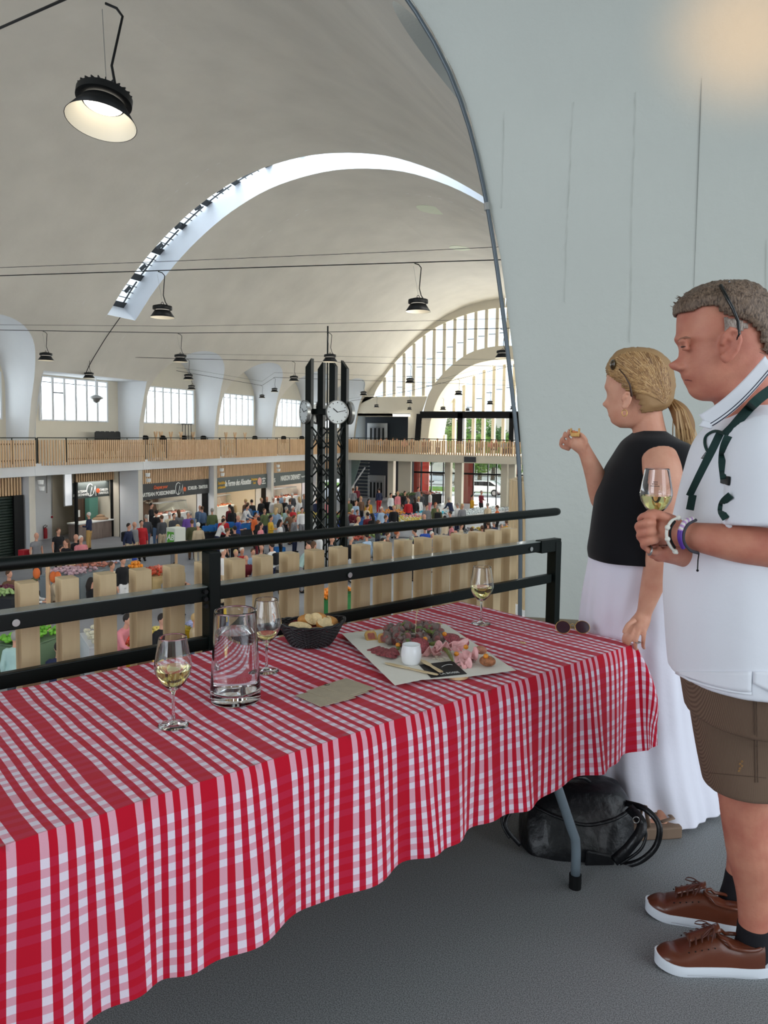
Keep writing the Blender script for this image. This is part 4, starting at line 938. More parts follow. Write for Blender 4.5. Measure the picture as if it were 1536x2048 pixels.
s2=sign('long charcoal fishmonger sign lettered ARTISAN POISSONNIER',XS,32.0,38.2,-2.25,-1.38,m_shopd); logoCM(s2,XS,35.4,-1.8,.45); txt(s2,'ARTISAN POISSONNIER',.30,33.55,-1.98,m_sw,XS,sx=.9); txt(s2,'ECAILLER - TRAITEUR',.28,37.1,-1.85,m_sw,XS,sx=.72); txt(s2,'Craquez pour',.26,33.7,-1.62,m_or,XS,.3,sx=.8)
s3=sign('grey-green farm shop sign with white script lettering',XS,38.8,45.0,-2.35,-1.38,m_shopg); txt(s3,'la Ferme des Alouettes',.52,41.4,-1.8,m_sw,XS,.35,sx=.62,bold=.012); txt(s3,'Specialites\nartisanales',.26,39.55,-1.85,m_yl,XS,.2,sx=.75); txt(s3,'Producteur\nlocal',.24,43.35,-1.8,m_yl,XS,.2,sx=.7); txt(s3,'volailles\nplats\ntraiteur',.16,44.55,-1.85,m_sw,XS)
q=MB(); q.lathe([(.001,0),(.26,0),(.26,.02),(.001,.02)],n=20); o=q.build('round_logo',mat('logo_pink',srgb(228,170,160),.6),s3); o.rotation_euler=(0,PI/2,0); o.location=parent_inv(s3)@Vector((XS+.07,44.0,-1.85))
s4=sign('grey-green sign lettered MAISON DIENNET over the red butcher shop',XS,45.6,51.7,-2.3,-1.38,m_shopg); txt(s4,'MAISON DIENNET',.5,48.3,-1.82,m_sw,XS,sx=.72,bold=.014); txt(s4,'S',.4,46.0,-1.9,m_sw,XS); txt(s4,'depuis 1968',.16,50.3,-1.82,m_sw,XS)
q=MB(); q.lathe([(.001,0),(.3,0),(.3,.02),(.001,.02)],n=20); o=q.build('round_logo',MATS['logo_pink'],s4); o.rotation_euler=(0,PI/2,0); o.location=parent_inv(s4)@Vector((XS+.07,51.2,-1.8))
s5=sign('dark sign panel behind the clock tower legs',XS,52.2,57.6,-2.3,-1.38,m_shopg)
for k,y in enumerate((38.35,45.2,51.9)): 
    o=MB().box((0,0,0),(.35,.36,-1.0-ZF)).build('dark_pier_panel',m_black); o.location=(XS-.25,y,(ZF-1.0)/2); tag(o,['black upright panel between fishmonger and farm shop','black upright panel between farm shop and butcher','black upright panel beside the clock tower'][k],'panel')
# kiosk
XK=-29.0
g=thing('fish_kiosk','walnut-panelled fish kiosk with white counter top in the second bay','kiosk',(XK,30.3,ZF))
MB().box((XK,30.3,ZF+.44),(.6,2.45,.88)).build('counter_front',wood('washed_walnut',srgb(150,132,122),srgb(120,104,96),(6,6,.8)),g,world=True)
MB().box((XK+.02,30.3,ZF+.92),(.8,2.5,.07)).build('counter_top',m_sw,g,world=True,bevel=.01)
yb=atX(149,1000,XK-.8).y; MB().box((XK-.8,(yb+31.7)/2,ZF+1.35),(.08,31.7-yb,2.7)).build('back_panel',m_walnut,g,world=True)
q=MB(); q.box((XK+.3,29.02,(ZF-1.1)/2),(.12,.12,-1.1-ZF)); q.build('left_post',m_black,g,world=True); q=MB(); q.box((XK+.3,31.55,(ZF-1.1)/2),(.12,.12,-1.1-ZF)); q.build('right_post',m_black,g,world=True)
o=MB().box((XK-.55,30.95,ZF+1.55),(.3,.62,1.25)).build('drinks_cabinet',mat('teal_cabinet',srgb(96,150,136),.4)); tag(o,'small teal glass-front cabinet inside the fish kiosk','cabinet')
o=MB().lathe([(.001,0),(.4,0),(.42,.05),(.3,.1),(.2,.16),(.22,.2),(.08,.26),(.001,.28)],(XK,31.0,ZF+.96),20).build('shell_display',mat('oyster_brown',srgb(170,140,110),.7,bump=(20,1,.05))); tag(o,'tiered brown shellfish display on the kiosk counter','food display')
o=MB().box((XK-.74,30.15,ZF+1.3),(.06,.28,.36)).build('notice',m_sw); tag(o,'white notice on the walnut back of the kiosk','notice')
# wall left of kiosk: extinguisher, alarm, pipes, tall window
def wp(px,py,X=-31.2): return atX(px,py,X)
xw=-30.9
o=MB().box((xw,27.2,(ZF-.6)/2),(.1,4.6,-.6-ZF)).build('wall_recess',m_pale); o['kind']='structure'
p=wp(91,1066,xw+.15); g=thing('fire_extinguisher','red fire extinguisher on the cream wall left of the kiosk','extinguisher',p)
MB().lathe([(.001,-.28),(.09,-.28),(.09,.2),(.04,.27),(.001,.28)],n=14).build('cylinder',mat('signal_red',srgb(170,30,44),.35),g,smooth=True,auto=.8)
MB().tube([(0,-.02,.28),(0,.14,.36),(0,.0,.42),(0,-.13,.36),(0,-.1,.2)],.02,6).build('hose',m_black,g)
o=MB().box((0,0,0),(.04,.1,.1)).build('alarm_button',MATS['signal_red']); o.location=wp(104,1034,xw+.08); tag(o,'small red alarm button on the cream wall','alarm')
for k,(px,y0,y1) in enumerate(((94,936,986),(104,936,1030))):
    a=wp(px,y0,xw+.09); b=wp(px,y1,xw+.09); q=MB(); q.bar(a,b,.03); o=q.build('conduit',m_steel); tag(o,['short thin conduit on the cream wall','longer conduit running down to the red alarm button'][k],'pipe')
w=thing('window_24','',None,(xw,0,0),0,kind='structure'); a=wp(129,935,xw+.08); b=wp(143,1010,xw+.08)
MB().box((xw+.07,(a.y+b.y)/2,(a.z+b.z)/2),(.05,b.y-a.y+.15,a.z-b.z+.1)).build('window_frame',m_white,w,world=True); MB().box((xw+.1,(a.y+b.y)/2,(a.z+b.z)/2),(.03,b.y-a.y,a.z-b.z)).build('pane',mat('lit_window',(1,1,1),.5,emis=((.9,.95,1),.6)),w,world=True)
# interiors
def interior(y0,y1,back,lab,name):
    o=MB().box((-30.6,(y0+y1)/2,(ZF-1)/2),(.1,y1-y0,-1-ZF)).build(name,back); tag(o,lab,'wall panel')
interior(32.1,35.3,m_pale,'pale back wall of the fishmonger, left part','back_panel'); interior(35.3,37.6,m_walnut,'walnut back panel of the fishmonger','back_panel'); 
interior(38.9,42.0,mat('warm_yellow_wall',srgb(236,190,110),.6),'warm yellow back wall of the farm shop','back_panel'); interior(42.0,44.9,mat('rose_wall',srgb(206,184,170),.6),'beige back wall of the farm shop with hen sign','back_panel')
interior(45.6,48.8,mat('bright_red_wall',srgb(222,40,36),.5),'bright red back wall of the butcher','back_panel'); interior(48.8,51.7,MATS['rose_wall'],'beige back wall of the butcher, right part','back_panel')
def counter(y0,y1,X,lab,seed,c1,c2,n=60):
    g=thing('display_counter',lab,'counter',(X,(y0+y1)/2,ZF)); MB().box((0,0,.42),(.9,y1-y0,.84)).build('base',m_sw,g,bevel=.02)
    q=MB(); q.box((.2,0,1.25),(.02,y1-y0,.5),0,('Y',-.25)); q.build('glass_front',m_pane,g)
    q=MB(); q.box((-.1,0,1.5),(.5,y1-y0,.04)); q.build('top_shelf',m_steel,g)
    r_=random.Random(seed); q=MB()
    for k in range(n): q.ell((r_.uniform(-.35,.35),r_.uniform(-(y1-y0)/2+.1,(y1-y0)/2-.1),.88),(r_.uniform(.05,.12),r_.uniform(.05,.12),.06),6,4)
    o=q.build('food_on_display',mat('food_'+c1[0],c1[1],.5,noise_c=(8,.5)),g); o['kind']='stuff'
counter(34.8,37.6,-28.6,'white fish counter with glass front in the fishmonger shop',1,('fish',srgb(226,160,140)),None)
counter(38.9,42.5,-28.7,'meat counter with glass front in the farm shop',2,('meat',srgb(214,130,96)),None)
counter(45.6,51.4,-28.6,'long counter of the butcher shop in front of the red wall',3,('deli',srgb(200,120,90)),None)
q=MB(); q.lathe([(.001,0),(.3,0),(.3,.03),(.001,.03)],n=16)
g=thing('hen_sign','black hen silhouette on the beige wall of the farm shop','sign',(-30.5,43.3,-2.75)); q=MB(); q.prism([(-.35,.25),(-.3,-.05),(-.12,-.22),(.12,-.22),(.3,-.05),(.35,.25),(.2,.05),(-.05,0),(-.2,.08)],0,.03,lambda a,b,h:(h,a,b)); q.build('hen',m_black,g)
q=MB(); rr=random.Random(8)
for k in range(40): q.box((-30.45,35.6+rr.uniform(0,1.3),ZF+1.3+rr.uniform(0,1.6)),(.1,rr.uniform(.05,.3),rr.uniform(.04,.12)),0,('X',rr.uniform(-.4,.4)))
o=q.build('shelf_goods',mat('mixed_goods',srgb(150,140,124),.6,noise_c=(5,.6))); o['kind']='stuff'; tag(o,'shelf crowded with small goods behind the fishmonger','goods')
area('shop_lights_fish',(-28.5,35,-1.4),(-28.8,35,-4),4,1.2,110,(1,.95,.88)); area('shop_lights_farm',(-28.5,41.5,-1.4),(-28.8,41.5,-4),4,1.2,130,(1,.85,.62)); area('shop_lights_butcher',(-28.5,48.5,-1.4),(-28.8,48.5,-4),4,1.2,130,(1,.93,.88)); area('shop_lights_kiosk',(-28.9,30.3,-1.2),(-29.3,30.3,-4),2,.8,45,(1,.95,.9))
# twin wall spotlights on the piers
for k,y in enumerate((24.7,31.75,38.5,45.25)):
    g=thing('pier_spotlight','pair of small white spotlights on the '+['first','second','third','fourth'][k]+' visible pier from the left, under the gallery','spotlight',(-26.7,y+.1,-.95))
    for s,nm in ((0,'upper_head'),(1,'lower_head')): MB().lathe([(.03,0),(.11,.02),(.13,.2),(.001,.2)],n=12).build(nm,m_sw,g).location=(.1+.05*s,.05,-.28*s); 
# ------------------------------------------------------------ clock tower
TY=atD(664,900,31).y; g=thing('clock_tower','tall black steel lattice tower carrying four clocks in the middle of the hall','clock tower',(XC,TY,ZF)); H=4.5-ZF
for sx in (-1,1):
    for sy in (-1,1):
        q=MB(); x,y=sx*.54,sy*.54; w=.13; q.add([(x-w,y-w,0),(x+w,y-w,0),(x+w,y+w,0),(x-w,y+w,0)]+[(x+a*w,y+b*w,H-(.35 if (a==sx)==(1==1) and a==sx else 0)) for a,b in ((-1,-1),(1,-1),(1,1),(-1,1))],[(3,2,1,0),(4,5,6,7),(0,1,5,4),(1,2,6,5),(2,3,7,6),(3,0,4,7)]); q.build('leg',m_dark,g,bevel=.01)
for nm,(a,b) in (('near_lattice',((-.54,-.54),(.54,-.54))),('right_lattice',((.54,-.54),(.54,.54))),('far_lattice',((.54,.54),(-.54,.54))),('left_lattice',((-.54,.54),(-.54,-.54)))):
    q=MB(); z=.3
    while z<5.6: q.bar((*a,z),(*b,z+1.15),.05); q.bar((*b,z),(*a,z+1.15),.05); z+=1.15
    q.bar((*a,6.55),(*b,6.55),.16,.22); q.build(nm,m_dark,g)
q=MB(); q.tube([(0,0,0),(0,0,H+1.35)],.035,8); q.build('centre_mast',m_dark,g)
cl0=None
for k in range(4):
    a=math.atan2(-.643,.766)+k*PI/2; cx,cy=.95*math.cos(a),.95*math.sin(a)
    c=thing('clock',None,None,(cx,cy,2.32-ZF)); c.parent=g; c.rotation_euler=(PI/2,0,a+PI/2)
    def disc(nm,r,z0,z1,m): MB().lathe([(.001,z0),(r,z0),(r,z1),(.001,z1)],n=40).build(nm,m,c,smooth=True,auto=.7)
    MB().lathe([(.001,-.10),(.42,-.10),(.48,-.03),(.48,.10),(.455,.11),(.45,.075),(.001,.075)],n=40).build('drum',m_steel,c,smooth=True,auto=.7); disc('dial',.44,.076,.082,mat('clock_dial',srgb(206,212,214),.5))
    q=MB()
    for h in range(12): t=h*PI/6; q.bar((.36*math.sin(t),.36*math.cos(t),.086),(.41*math.sin(t),.41*math.cos(t),.086),.03,.008)
    q.build('hour_marks',m_black,c); q=MB(); t=R(-52); q.bar((0,0,.092),(.24*math.sin(t),.24*math.cos(t),.092),.035,.01); t=R(78); q.bar((0,0,.096),(.36*math.sin(t),.36*math.cos(t),.096),.024,.01); q.build('hands',m_black,c)
    q=MB(); q.bar((0,0,-.1),(0,0,-.5),.06); q.build('arm',m_dark,c)
# ------------------------------------------------------------ hanging lamps
m_lampin=mat('lamp_reflector',srgb(232,224,206),.4); m_led=mat('led_disc',(1,1,1),.5,emis=((1,.93,.80),7))
m_lampb=mat('lamp_black',srgb(17,18,18),.5,spec=.3)
L0=thing('pendant_lamp','big black high-bay pendant lamp at the top left, nearest the camera','lamp',(0,0,0),0,'black pendant lamps')
MB().lathe([(.185,.135),(.30,-.04),(.296,-.04),(.181,.135)],n=40,cap=False).build('shade',m_lampb,L0,smooth=True)
MB().lathe([(.180,.133),(.294,-.039)],n=40,cap=False).build('reflector',m_lampin,L0,smooth=True)
MB().lathe([(.001,.128),(.165,.128),(.165,.136),(.001,.136)],n=32).build('led_disc',m_led,L0)
q=MB(); q.lathe([(.001,.145),(.205,.145),(.235,.155),(.235,.215),(.19,.235),(.12,.24),(.12,.27),(.001,.27)],n=40)
for k in range(24): a=k*PI/12; q.bar((.11*math.cos(a),.11*math.sin(a),.245),(.225*math.cos(a),.225*math.sin(a),.215),.008,.05)
q.build('heat_sink',m_lampb,L0,smooth=True,auto=.5)
MB().tube([(.028*math.cos(t),0,.302+.034*math.sin(t)) for t in [2*PI*k/14 for k in range(15)]],.008,6).build('hook',m_black,L0,smooth=True)
MB().tube([(.0,0,.335),(-.03,.0,.5),(-.12,0,1.02)],.003,4).build('suspension_wire',m_steel,L0)
MB().tube([(.13,0,.25),(.07,.01,.34),(.025,0,.50),(.045,0,.78),(.06,0,.98),(.0,0,1.05),(-.10,0,1.08)],.012,6).build('power_cable',m_black,L0,smooth=True)
LN=[(203,236,6.5,1,'big black high-bay pendant lamp at the top left, nearest the camera'),
(325,632,18.2,1,'black pendant lamp just below the lower left end of the skylight arc'),(836,620,17.4,1,'black pendant lamp in front of the vault, up and left of the big arched window'),
(92,719,28.5,1,'black pendant lamp beside the first white pier at the far left'),(361,722,29.3,1,'black pendant lamp above the windows of the third bay'),(660,722,28.2,1,'black pendant lamp hanging in front of the top of the clock tower'),(1005,714,28.6,1,'black pendant lamp at the crown of the inner arch by the white wall'),
(178,755,35,.92,'black pendant lamp in front of the window of the second bay'),(377,758,40.5,1,'black pendant lamp below and right of the one over the third bay'),(588,761,42,1,'black pendant lamp left of the clock tower, the larger one there'),(820,765,44,1,'black pendant lamp in front of the arched window, upper one of the column of three'),
(383,778,41.5,.8,'small black pendant lamp lowest over the third bay windows'),(549,783,49,.85,'small black pendant lamp over the fifth bay, nearer the clock'),(524,795,47.5,.7,'smallest black pendant lamp over the fourth bay window'),(727,790,53,.95,'black pendant lamp right of the clock tower by the arch foot'),(753,814,55,.7,'small lamp low in front of the wall above the upper lift'),
(819,806,54,.8,'middle one of the column of three lamps before the window'),(819,819,55.5,.65,'lowest of the column of three lamps, above the black portal corner'),(917,789,52,1,'black pendant lamp over the left half of the inner arch window'),(980,808,54,.85,'black pendant lamp over the right half of the inner arch window'),(886,819,55,.8,'small lamp just above the portal beam, left half'),(935,821,56,.65,'tiny lamp just above the portal beam, beside its middle post'),(1026,818,54,.8,'small lamp by the white wall just above the portal beam')]
def lamp_at(px,py,D): return atD(px,py,D)
rowsP={}
for k,(px,py,D,sc,lab) in enumerate(LN):
    o=L0 if k==0 else dup(L0,label=lab); o.location=lamp_at(px,py,D); o.scale=(sc*.97,)*3; o.rotation_euler=(0,0,YAW)
    rowsP[k]=o.location+Vector((0,0,1.07*sc))
L0.rotation_euler=(R(-11),R(5),YAW+.1)
XV=Vector((1,0,0))
def cable(pts,lab,r=.012):
    q=MB(); q.tube(pts,r,6); o=q.build('light_cable',m_black); tag(o,lab,'cable','cables carrying the pendant lamps')
p=rowsP[0]; A=atD(0,56,6.5*.0+7.6); cable([p+(A-p)*3.0,A,p+Vector((-.08,0,0)),p+Vector((.1,0,.02)),p+Vector((1.2,.05,.0)),p+Vector((9.0,.1,.5))],'thick black cable crossing the top left corner above the big lamp',.013)
for ids,x0,x1,lab in (((1,2),-25.5,-2.2,'black cable crossing the view through the lower end of the skylight'),((3,4,5,6),-26.6,-2,'black cable along the row of four lamps at clock tower top height'),((7,8,9,10),-26.8,-2,'black cable just below the four-lamp row'),((11,13,12,14),-26.8,-3,'thin black cable slanting over the third and fourth bays'),((15,16,18),-26,-3,'thin black cable crossing low in front of the arched window')):
    P=[rowsP[i] for i in ids]; a=P[0]+(P[0]-P[1]).normalized()*abs((P[0].x-x0)); b=P[-1]+(P[-1]-P[-2]).normalized()*abs(x1-P[-1].x); a.x=max(a.x,-26.9)
    cable([a]+P+[b],lab)
    cable([q_+Vector((0,.0,.16+.05*j)) for j,q_ in enumerate([a]+P+[b])],'fine steel wire just above the '+lab.split(' cable ')[0]+' cable '+{1:'through the skylight end',3:'of the four-lamp row',7:'below the four-lamp row',11:'over the third bay',15:'in front of the arched window'}[ids[0]],.006)
p=atX(192,795,-27.3); g=thing('dome_camera','white dome security camera hanging in front of the second bay window','camera',p); MB().lathe([(.001,-.28),(.16,-.2),(.2,-.1),(.34,-.05),(.34,0),(.1,.12),(.001,.14)],n=20).build('dome',m_steel,g,smooth=True); MB().tube([(0,0,.1),(0,0,1.35)],.035,6).build('drop_pole',m_white,g)
# chairs and tables waiting on the left gallery
def small_chair(loc,rz,lab,stack=0,grp='black chairs on the left gallery'):
    g=thing('chair',lab,'chair',loc,rz,grp)
    MB().box((0,0,.45),(.44,.44,.04)).build('seat',m_black,g,bevel=.015); MB().prism([(-.22,0),(.22,0),(.2,.42),(.1,.48),(-.1,.48),(-.2,.42)],-.015,.015,lambda a,b,h:(-.2+h,a,.46+b)).build('backrest',m_black,g)
    for sx in (-1,1):
        for sy in (-1,1): MB().tube([(sx*.19,sy*.19,.45),(sx*.23,sy*.22,0)],.014,6).build('leg',m_black,g)
    return g
ch=None
CHP=[(190,'leftmost stacked black chair before the second bay window'),(199,'second stacked black chair before the second bay window'),(209,'third stacked black chair before the second bay window'),(219,'fourth stacked black chair before the second bay window'),(229,'rightmost stacked black chair before the second bay window')]
for k,(px,lab) in enumerate(CHP):
    for j in range(2):
        p=atX(px,905,-27.6); p.z=.5*j; p.x=-27.6; l2=lab if j==0 else lab.replace('stacked black chair','black chair on top of the stack')
        if ch is None: ch=small_chair(p,PI,l2)
        else: dup(ch,p,PI,l2)
for px,lab in ((296,'first black chair at the left end of the third bay'),(330,'black chair in the left half of the third bay'),(372,'black chair right of the middle of the third bay'),(411,'lone black chair at the right end of the third bay'),(513,'black chair at the right end of the fourth bay'),(570,'black chair in the fifth bay'),(606,'black chair at the right end of the fifth bay')):
    p=atX(px,905,-27.55); p.z=.3; dup(ch,p,PI/2,lab)
tb0=None
for px,lab in ((312,'folded wooden trestle left in the third bay'),(322,'folded wooden trestle beside the first in the third bay'),(342,'folded wooden trestle in the middle of the third bay'),(362,'folded wooden trestle before the wire rack'),(386,'folded wooden trestle right of the wire rack'),(452,'wooden trestle at the left end of the fourth bay'),(470,'wooden trestle in the fourth bay'),(490,'wooden trestle right of the middle of the fourth bay')):
    p=atX(px,900,-27.7); p.z=0
    if tb0 is None:
        tb0=thing('trestle',lab,'trestle',p,PI/2,'wooden trestles on the left gallery'); q=MB(); q.bar((-.25,0,0),(.12,0,1.45),.06); q.build('leg',m_larch,tb0); q=MB(); q.bar((.25,0,0),(-.12,0,1.45),.06); q.build('leg',m_larch,tb0); MB().box((0,0,.75),(.5,.05,.05)).build('rail',m_larch,tb0)
    else: dup(tb0,p,PI/2,lab)
g=thing('wire_rack','tall wire rack standing on the gallery in the third bay','rack',(-27.9,atX(374,900,-27.9).y,0)); q=MB()
for y in (-.5,-.17,.17,.5): q.tube([(0,y,0),(0,y*.8,1.9)],.02,5)
for z in (1.2,1.9): q.tube([(0,-.5,z),(0,.5,z)],.02,5)
q.build('wires',m_black,g)
# ------------------------------------------------------------ people close by
def skin_mat(name,c,c2):
    m=mat(name,c,.52,spec=.4); nt=m.node_tree; b=nt.nodes['Principled BSDF']; tc=nt.nodes.new('ShaderNodeTexCoord')
    n=nt.nodes.new('ShaderNodeTexNoise'); n.inputs['Scale'].default_value=14; n.inputs['Detail'].default_value=6; nt.links.new(tc.outputs['Object'],n.inputs['Vector'])
    r=nt.nodes.new('ShaderNodeValToRGB'); r.color_ramp.elements[0].position=.35; r.color_ramp.elements[1].position=.7; r.color_ramp.elements[0].color=(*c,1); r.color_ramp.elements[1].color=(*c2,1)
    nt.links.new(n.outputs['Fac'],r.inputs[0]); nt.links.new(r.outputs[0],b.inputs['Base Color'])
    n2=nt.nodes.new('ShaderNodeTexNoise'); n2.inputs['Scale'].default_value=160; nt.links.new(tc.outputs['Object'],n2.inputs['Vector'])
    bp=nt.nodes.new('ShaderNodeBump'); bp.inputs['Strength'].default_value=.25; bp.inputs['Distance'].default_value=.002; nt.links.new(n2.outputs['Fac'],bp.inputs['Height']); nt.links.new(bp.outputs[0],b.inputs['Normal'])
    b.inputs['Subsurface Weight'].default_value=.12; b.inputs['Subsurface Radius'].default_value=(.01,.004,.002); return m
m_skinM=skin_mat('ruddy_skin',srgb(206,140,116),srgb(186,112,94)); m_skinW=skin_mat('light_skin',srgb(214,160,134),srgb(200,140,116))
RX=Vector((math.cos(YAW),math.sin(YAW),0)); FY=F0.copy()       # picture-right and away, level
def curve_pts(P,n):
    """Catmull-Rom through tuples"""
    out=[]; m=len(P)-1
    for i in range(m*n+1):
        t=i/n; k=min(int(t),m-1); f=t-k; p0=P[max(k-1,0)];p1=P[k];p2=P[k+1];p3=P[min(k+2,m)]
        out.append(tuple(.5*(2*p1[j]+(-p0[j]+p2[j])*f+(2*p0[j]-5*p1[j]+4*p2[j]-p3[j])*f*f+(-p0[j]+3*p1[j]-3*p2[j]+p3[j])*f**3) for j in range(len(p1))))
    return out
def limb(mb,P,n=5,seg=14,flat=1.0):
    """P: (px,py,D,radius m)"""
    c=curve_pts(P,n); return mb.tube([atD(a,b,d) for a,b,d,r in c],[max(r,.002) for a,b,d,r in c],seg,flat=flat)
def rings(mb,P,n=4,seg=36,pw=2.2,fold=None):
    """P: (left px,right px,py,D,half depth m) level rings"""
    c=curve_pts(P,n); rr=[]
    for i,(l,r,y,D,hd) in enumerate(c):
        A=atD(l,y,D); B=atD(r,y,D); cc=(A+B)/2; hw=(B-A).length/2; ring=[]
        for k in range(seg):
            t=2*PI*k/seg; ct,st=math.cos(t),math.sin(t); e=2/pw
            x=math.copysign(abs(ct)**e,ct)*hw; y_=math.copysign(abs(st)**e,st)*hd; f=fold(t,i/(len(c)-1)) if fold else 1
            ring.append(cc+RX*x*f+FY*y_*f)
        rr.append(ring)
    return mb.loft(rr)
def remeshed(mb,name,m,parent,vox=.006,smooth=6,fac=.5):
    o=mb.build(name,m,parent,world=True,smooth=True); r=o.modifiers.new('remesh','REMESH'); r.mode='VOXEL'; r.voxel_size=vox; r.use_smooth_shade=True
    s=o.modifiers.new('smooth','SMOOTH'); s.iterations=smooth; s.factor=fac; return o
from mathutils.bvhtree import BVHTree
def bvh_of(o):
    bpy.context.view_layer.update(); dg=bpy.context.evaluated_depsgraph_get(); e=o.evaluated_get(dg); me=e.to_mesh(); mw=e.matrix_world
    t=BVHTree.FromPolygons([mw@v.co for v in me.vertices],[p.vertices[:] for p in me.polygons]); e.to_mesh_clear(); return t
def hit(t,px,py,lift=.003,D=2):
    d=ray(px,py).normalized(); h=t.ray_cast(EYEV,d)
    return (h[0]-d*lift) if h[0] is not None else atD(px,py,D)
def ribbon(mb,pts,w,thick=.0025,side=None):
    """flat band through world points, lying across the view"""
    P=[Vector(p) for p in pts]; R1=[];
    for i,p in enumerate(P):
        t=(P[min(i+1,len(P)-1)]-P[max(i-1,0)]).normalized(); v=(EYEV-p).normalized() if side is None else side; s=t.cross(v).normalized()*(w/2 if not isinstance(w,list) else w[i]/2); v2=s.cross(t).normalized()*thick
        R1.append([p-s,p+s,p+s+v2,p-s+v2])
    return mb.loft(R1)
class Head:
    """head lofted from side profile: rows (py, front px, back px, half width m); features by side-view bumps. turn: rotation about z (rad)"""
    def __init__(s,rows,D,turn=0,pivot=None,nr=6,seg=64,bumps=()):
        s.D=D; s.rows=curve_pts(rows,nr); s.seg=seg; s.turn=turn; s.bumps=bumps
        a=atD(pivot[0],pivot[1],D); s.c=a; s.grid=[]; s.side=[]
        rot=Matrix.Rotation(turn,3,'Z')
        for (py,f,b,w) in s.rows:
            F=atD(f,py,D); B=atD(b,py,D); L=(B-F).length; mid=F.lerp(B,.52); ring=[]; sd=[]
            for k in range(seg):
                t=2*PI*k/seg; ct,st=math.cos(t),math.sin(t)      # t=0 front (picture left)
                e=2/2.25; x=-math.copysign(abs(ct)**e,ct)*(L*.52 if ct>0 else L*.48); y=math.copysign(abs(st)**(2/2.1),st)*w
                xx=x
                for (by,sy,amp,wy) in bumps:     # bump towards the front, around picture row by
                    if ct>0: xx-= amp*math.exp(-((py-by)/sy)**2)*math.exp(-(y/wy)**2)
                v=RX*xx+FY*y; p=mid+v; sd.append((xx,py,mid)); ring.append(s.c+rot@(p-s.c))
            s.grid.append(ring); s.side.append([( (atD(768,py,D)-atD(768,py,D)).x , 0) for _ in range(seg)])
            s.side[-1]=[((mid+RX*q[0]-atD(768,py,D)).dot(RX)*FPX/D+768,py) for q in sd]
    def put(s,mb): mb.loft(s.grid); return mb
    def cap(s,poly,thick,mb,jit=.0015,seed=0,edge=14,fn=None):
        """hair: faces whose side-view point is inside poly, pushed outwards"""
        def inside(x,y):
            c=False; n=len(poly)
            for i in range(n):
                x1,y1=poly[i]; x2,y2=poly[(i+1)%n]
                if (y1>y)!=(y2>y) and x<(x2-x1)*(y-y1)/(y2-y1)+x1: c=not c
            return c
        def dist(x,y):
            d=1e9; n=len(poly)
            for i in range(n):
                x1,y1=poly[i]; x2,y2=poly[(i+1)%n]; L=(x2-x1)**2+(y2-y1)**2; t=max(0,min(1,((x-x1)*(x2-x1)+(y-y1)*(y2-y1))/max(L,1e-9)))
                d=min(d,math.hypot(x-x1-t*(x2-x1),y-y1-t*(y2-y1)))
            return d
        R_=len(s.grid); vs=[];idx={}; fs=[]
        top=sum(s.grid[0],Vector())/s.seg; cen=s.c
        for i in range(R_):
            for k in range(s.seg):
                x,y=s.side[i][k]
                if inside(x,y):
                    g=s.grid; p=g[i][k]; a=g[max(i-1,0)][k]; b=g[min(i+1,R_-1)][k]; l=g[i][(k-1)%s.seg]; r=g[i][(k+1)%s.seg]
                    n=(r-l).cross(b-a); 
                    if n.length<1e-9: n=Vector((0,0,1))
                    n.normalize(); 
                    if n.dot(p-cen)<0: n=-n
                    th=thick*min(1,.25+dist(x,y)/edge)*(fn(x,y) if fn else 1)
                    idx[(i,k)]=len(vs); vs.append(p+n*(th+jit*noise.noise(Vector((x*.12,k*1.7,y*.12+seed)))))
        for i in range(R_-1):
            for k in range(s.seg):
                q=[(i,k),(i,(k+1)%s.seg),(i+1,(k+1)%s.seg),(i+1,k)]
                if all(a in idx for a in q): fs.append(tuple(idx[a] for a in q))
        if (0,0) in idx: fs.append(tuple(idx[(0,k)] for k in range(s.seg) if (0,k) in idx))
        mb.add(vs,fs); return mb
def hair_mat(name,c1,c2,sc=(3,90,3)):
    m=mat(name,c1,.45,spec=.4); nt=m.node_tree; b=nt.nodes['Principled BSDF']; tc=nt.nodes.new('ShaderNodeTexCoord'); mp=nt.nodes.new('ShaderNodeMapping'); mp.inputs['Scale'].default_value=sc; nt.links.new(tc.outputs['Object'],mp.inputs[0])
    n=nt.nodes.new('ShaderNodeTexNoise'); n.inputs['Scale'].default_value=4; n.inputs['Detail'].default_value=5; n.inputs['Distortion'].default_value=.5; nt.links.new(mp.outputs[0],n.inputs['Vector'])
    r=nt.nodes.new('ShaderNodeValToRGB'); r.color_ramp.elements[0].position=.35; r.color_ramp.elements[1].position=.65; r.color_ramp.elements[0].color=(*c1,1); r.color_ramp.elements[1].color=(*c2,1); nt.links.new(n.outputs['Fac'],r.inputs[0]); nt.links.new(r.outputs[0],b.inputs['Base Color'])
    bp=nt.nodes.new('ShaderNodeBump'); bp.inputs['Strength'].default_value=.7; bp.inputs['Distance'].default_value=.004; nt.links.new(n.outputs['Fac'],bp.inputs['Height']); nt.links.new(bp.outputs[0],b.inputs['Normal']); return m
def strands(mb,paths,r=.0012,n=3):
    for p in paths: mb.tube(p,[r]*(len(p)-1)+[r*.3],n)
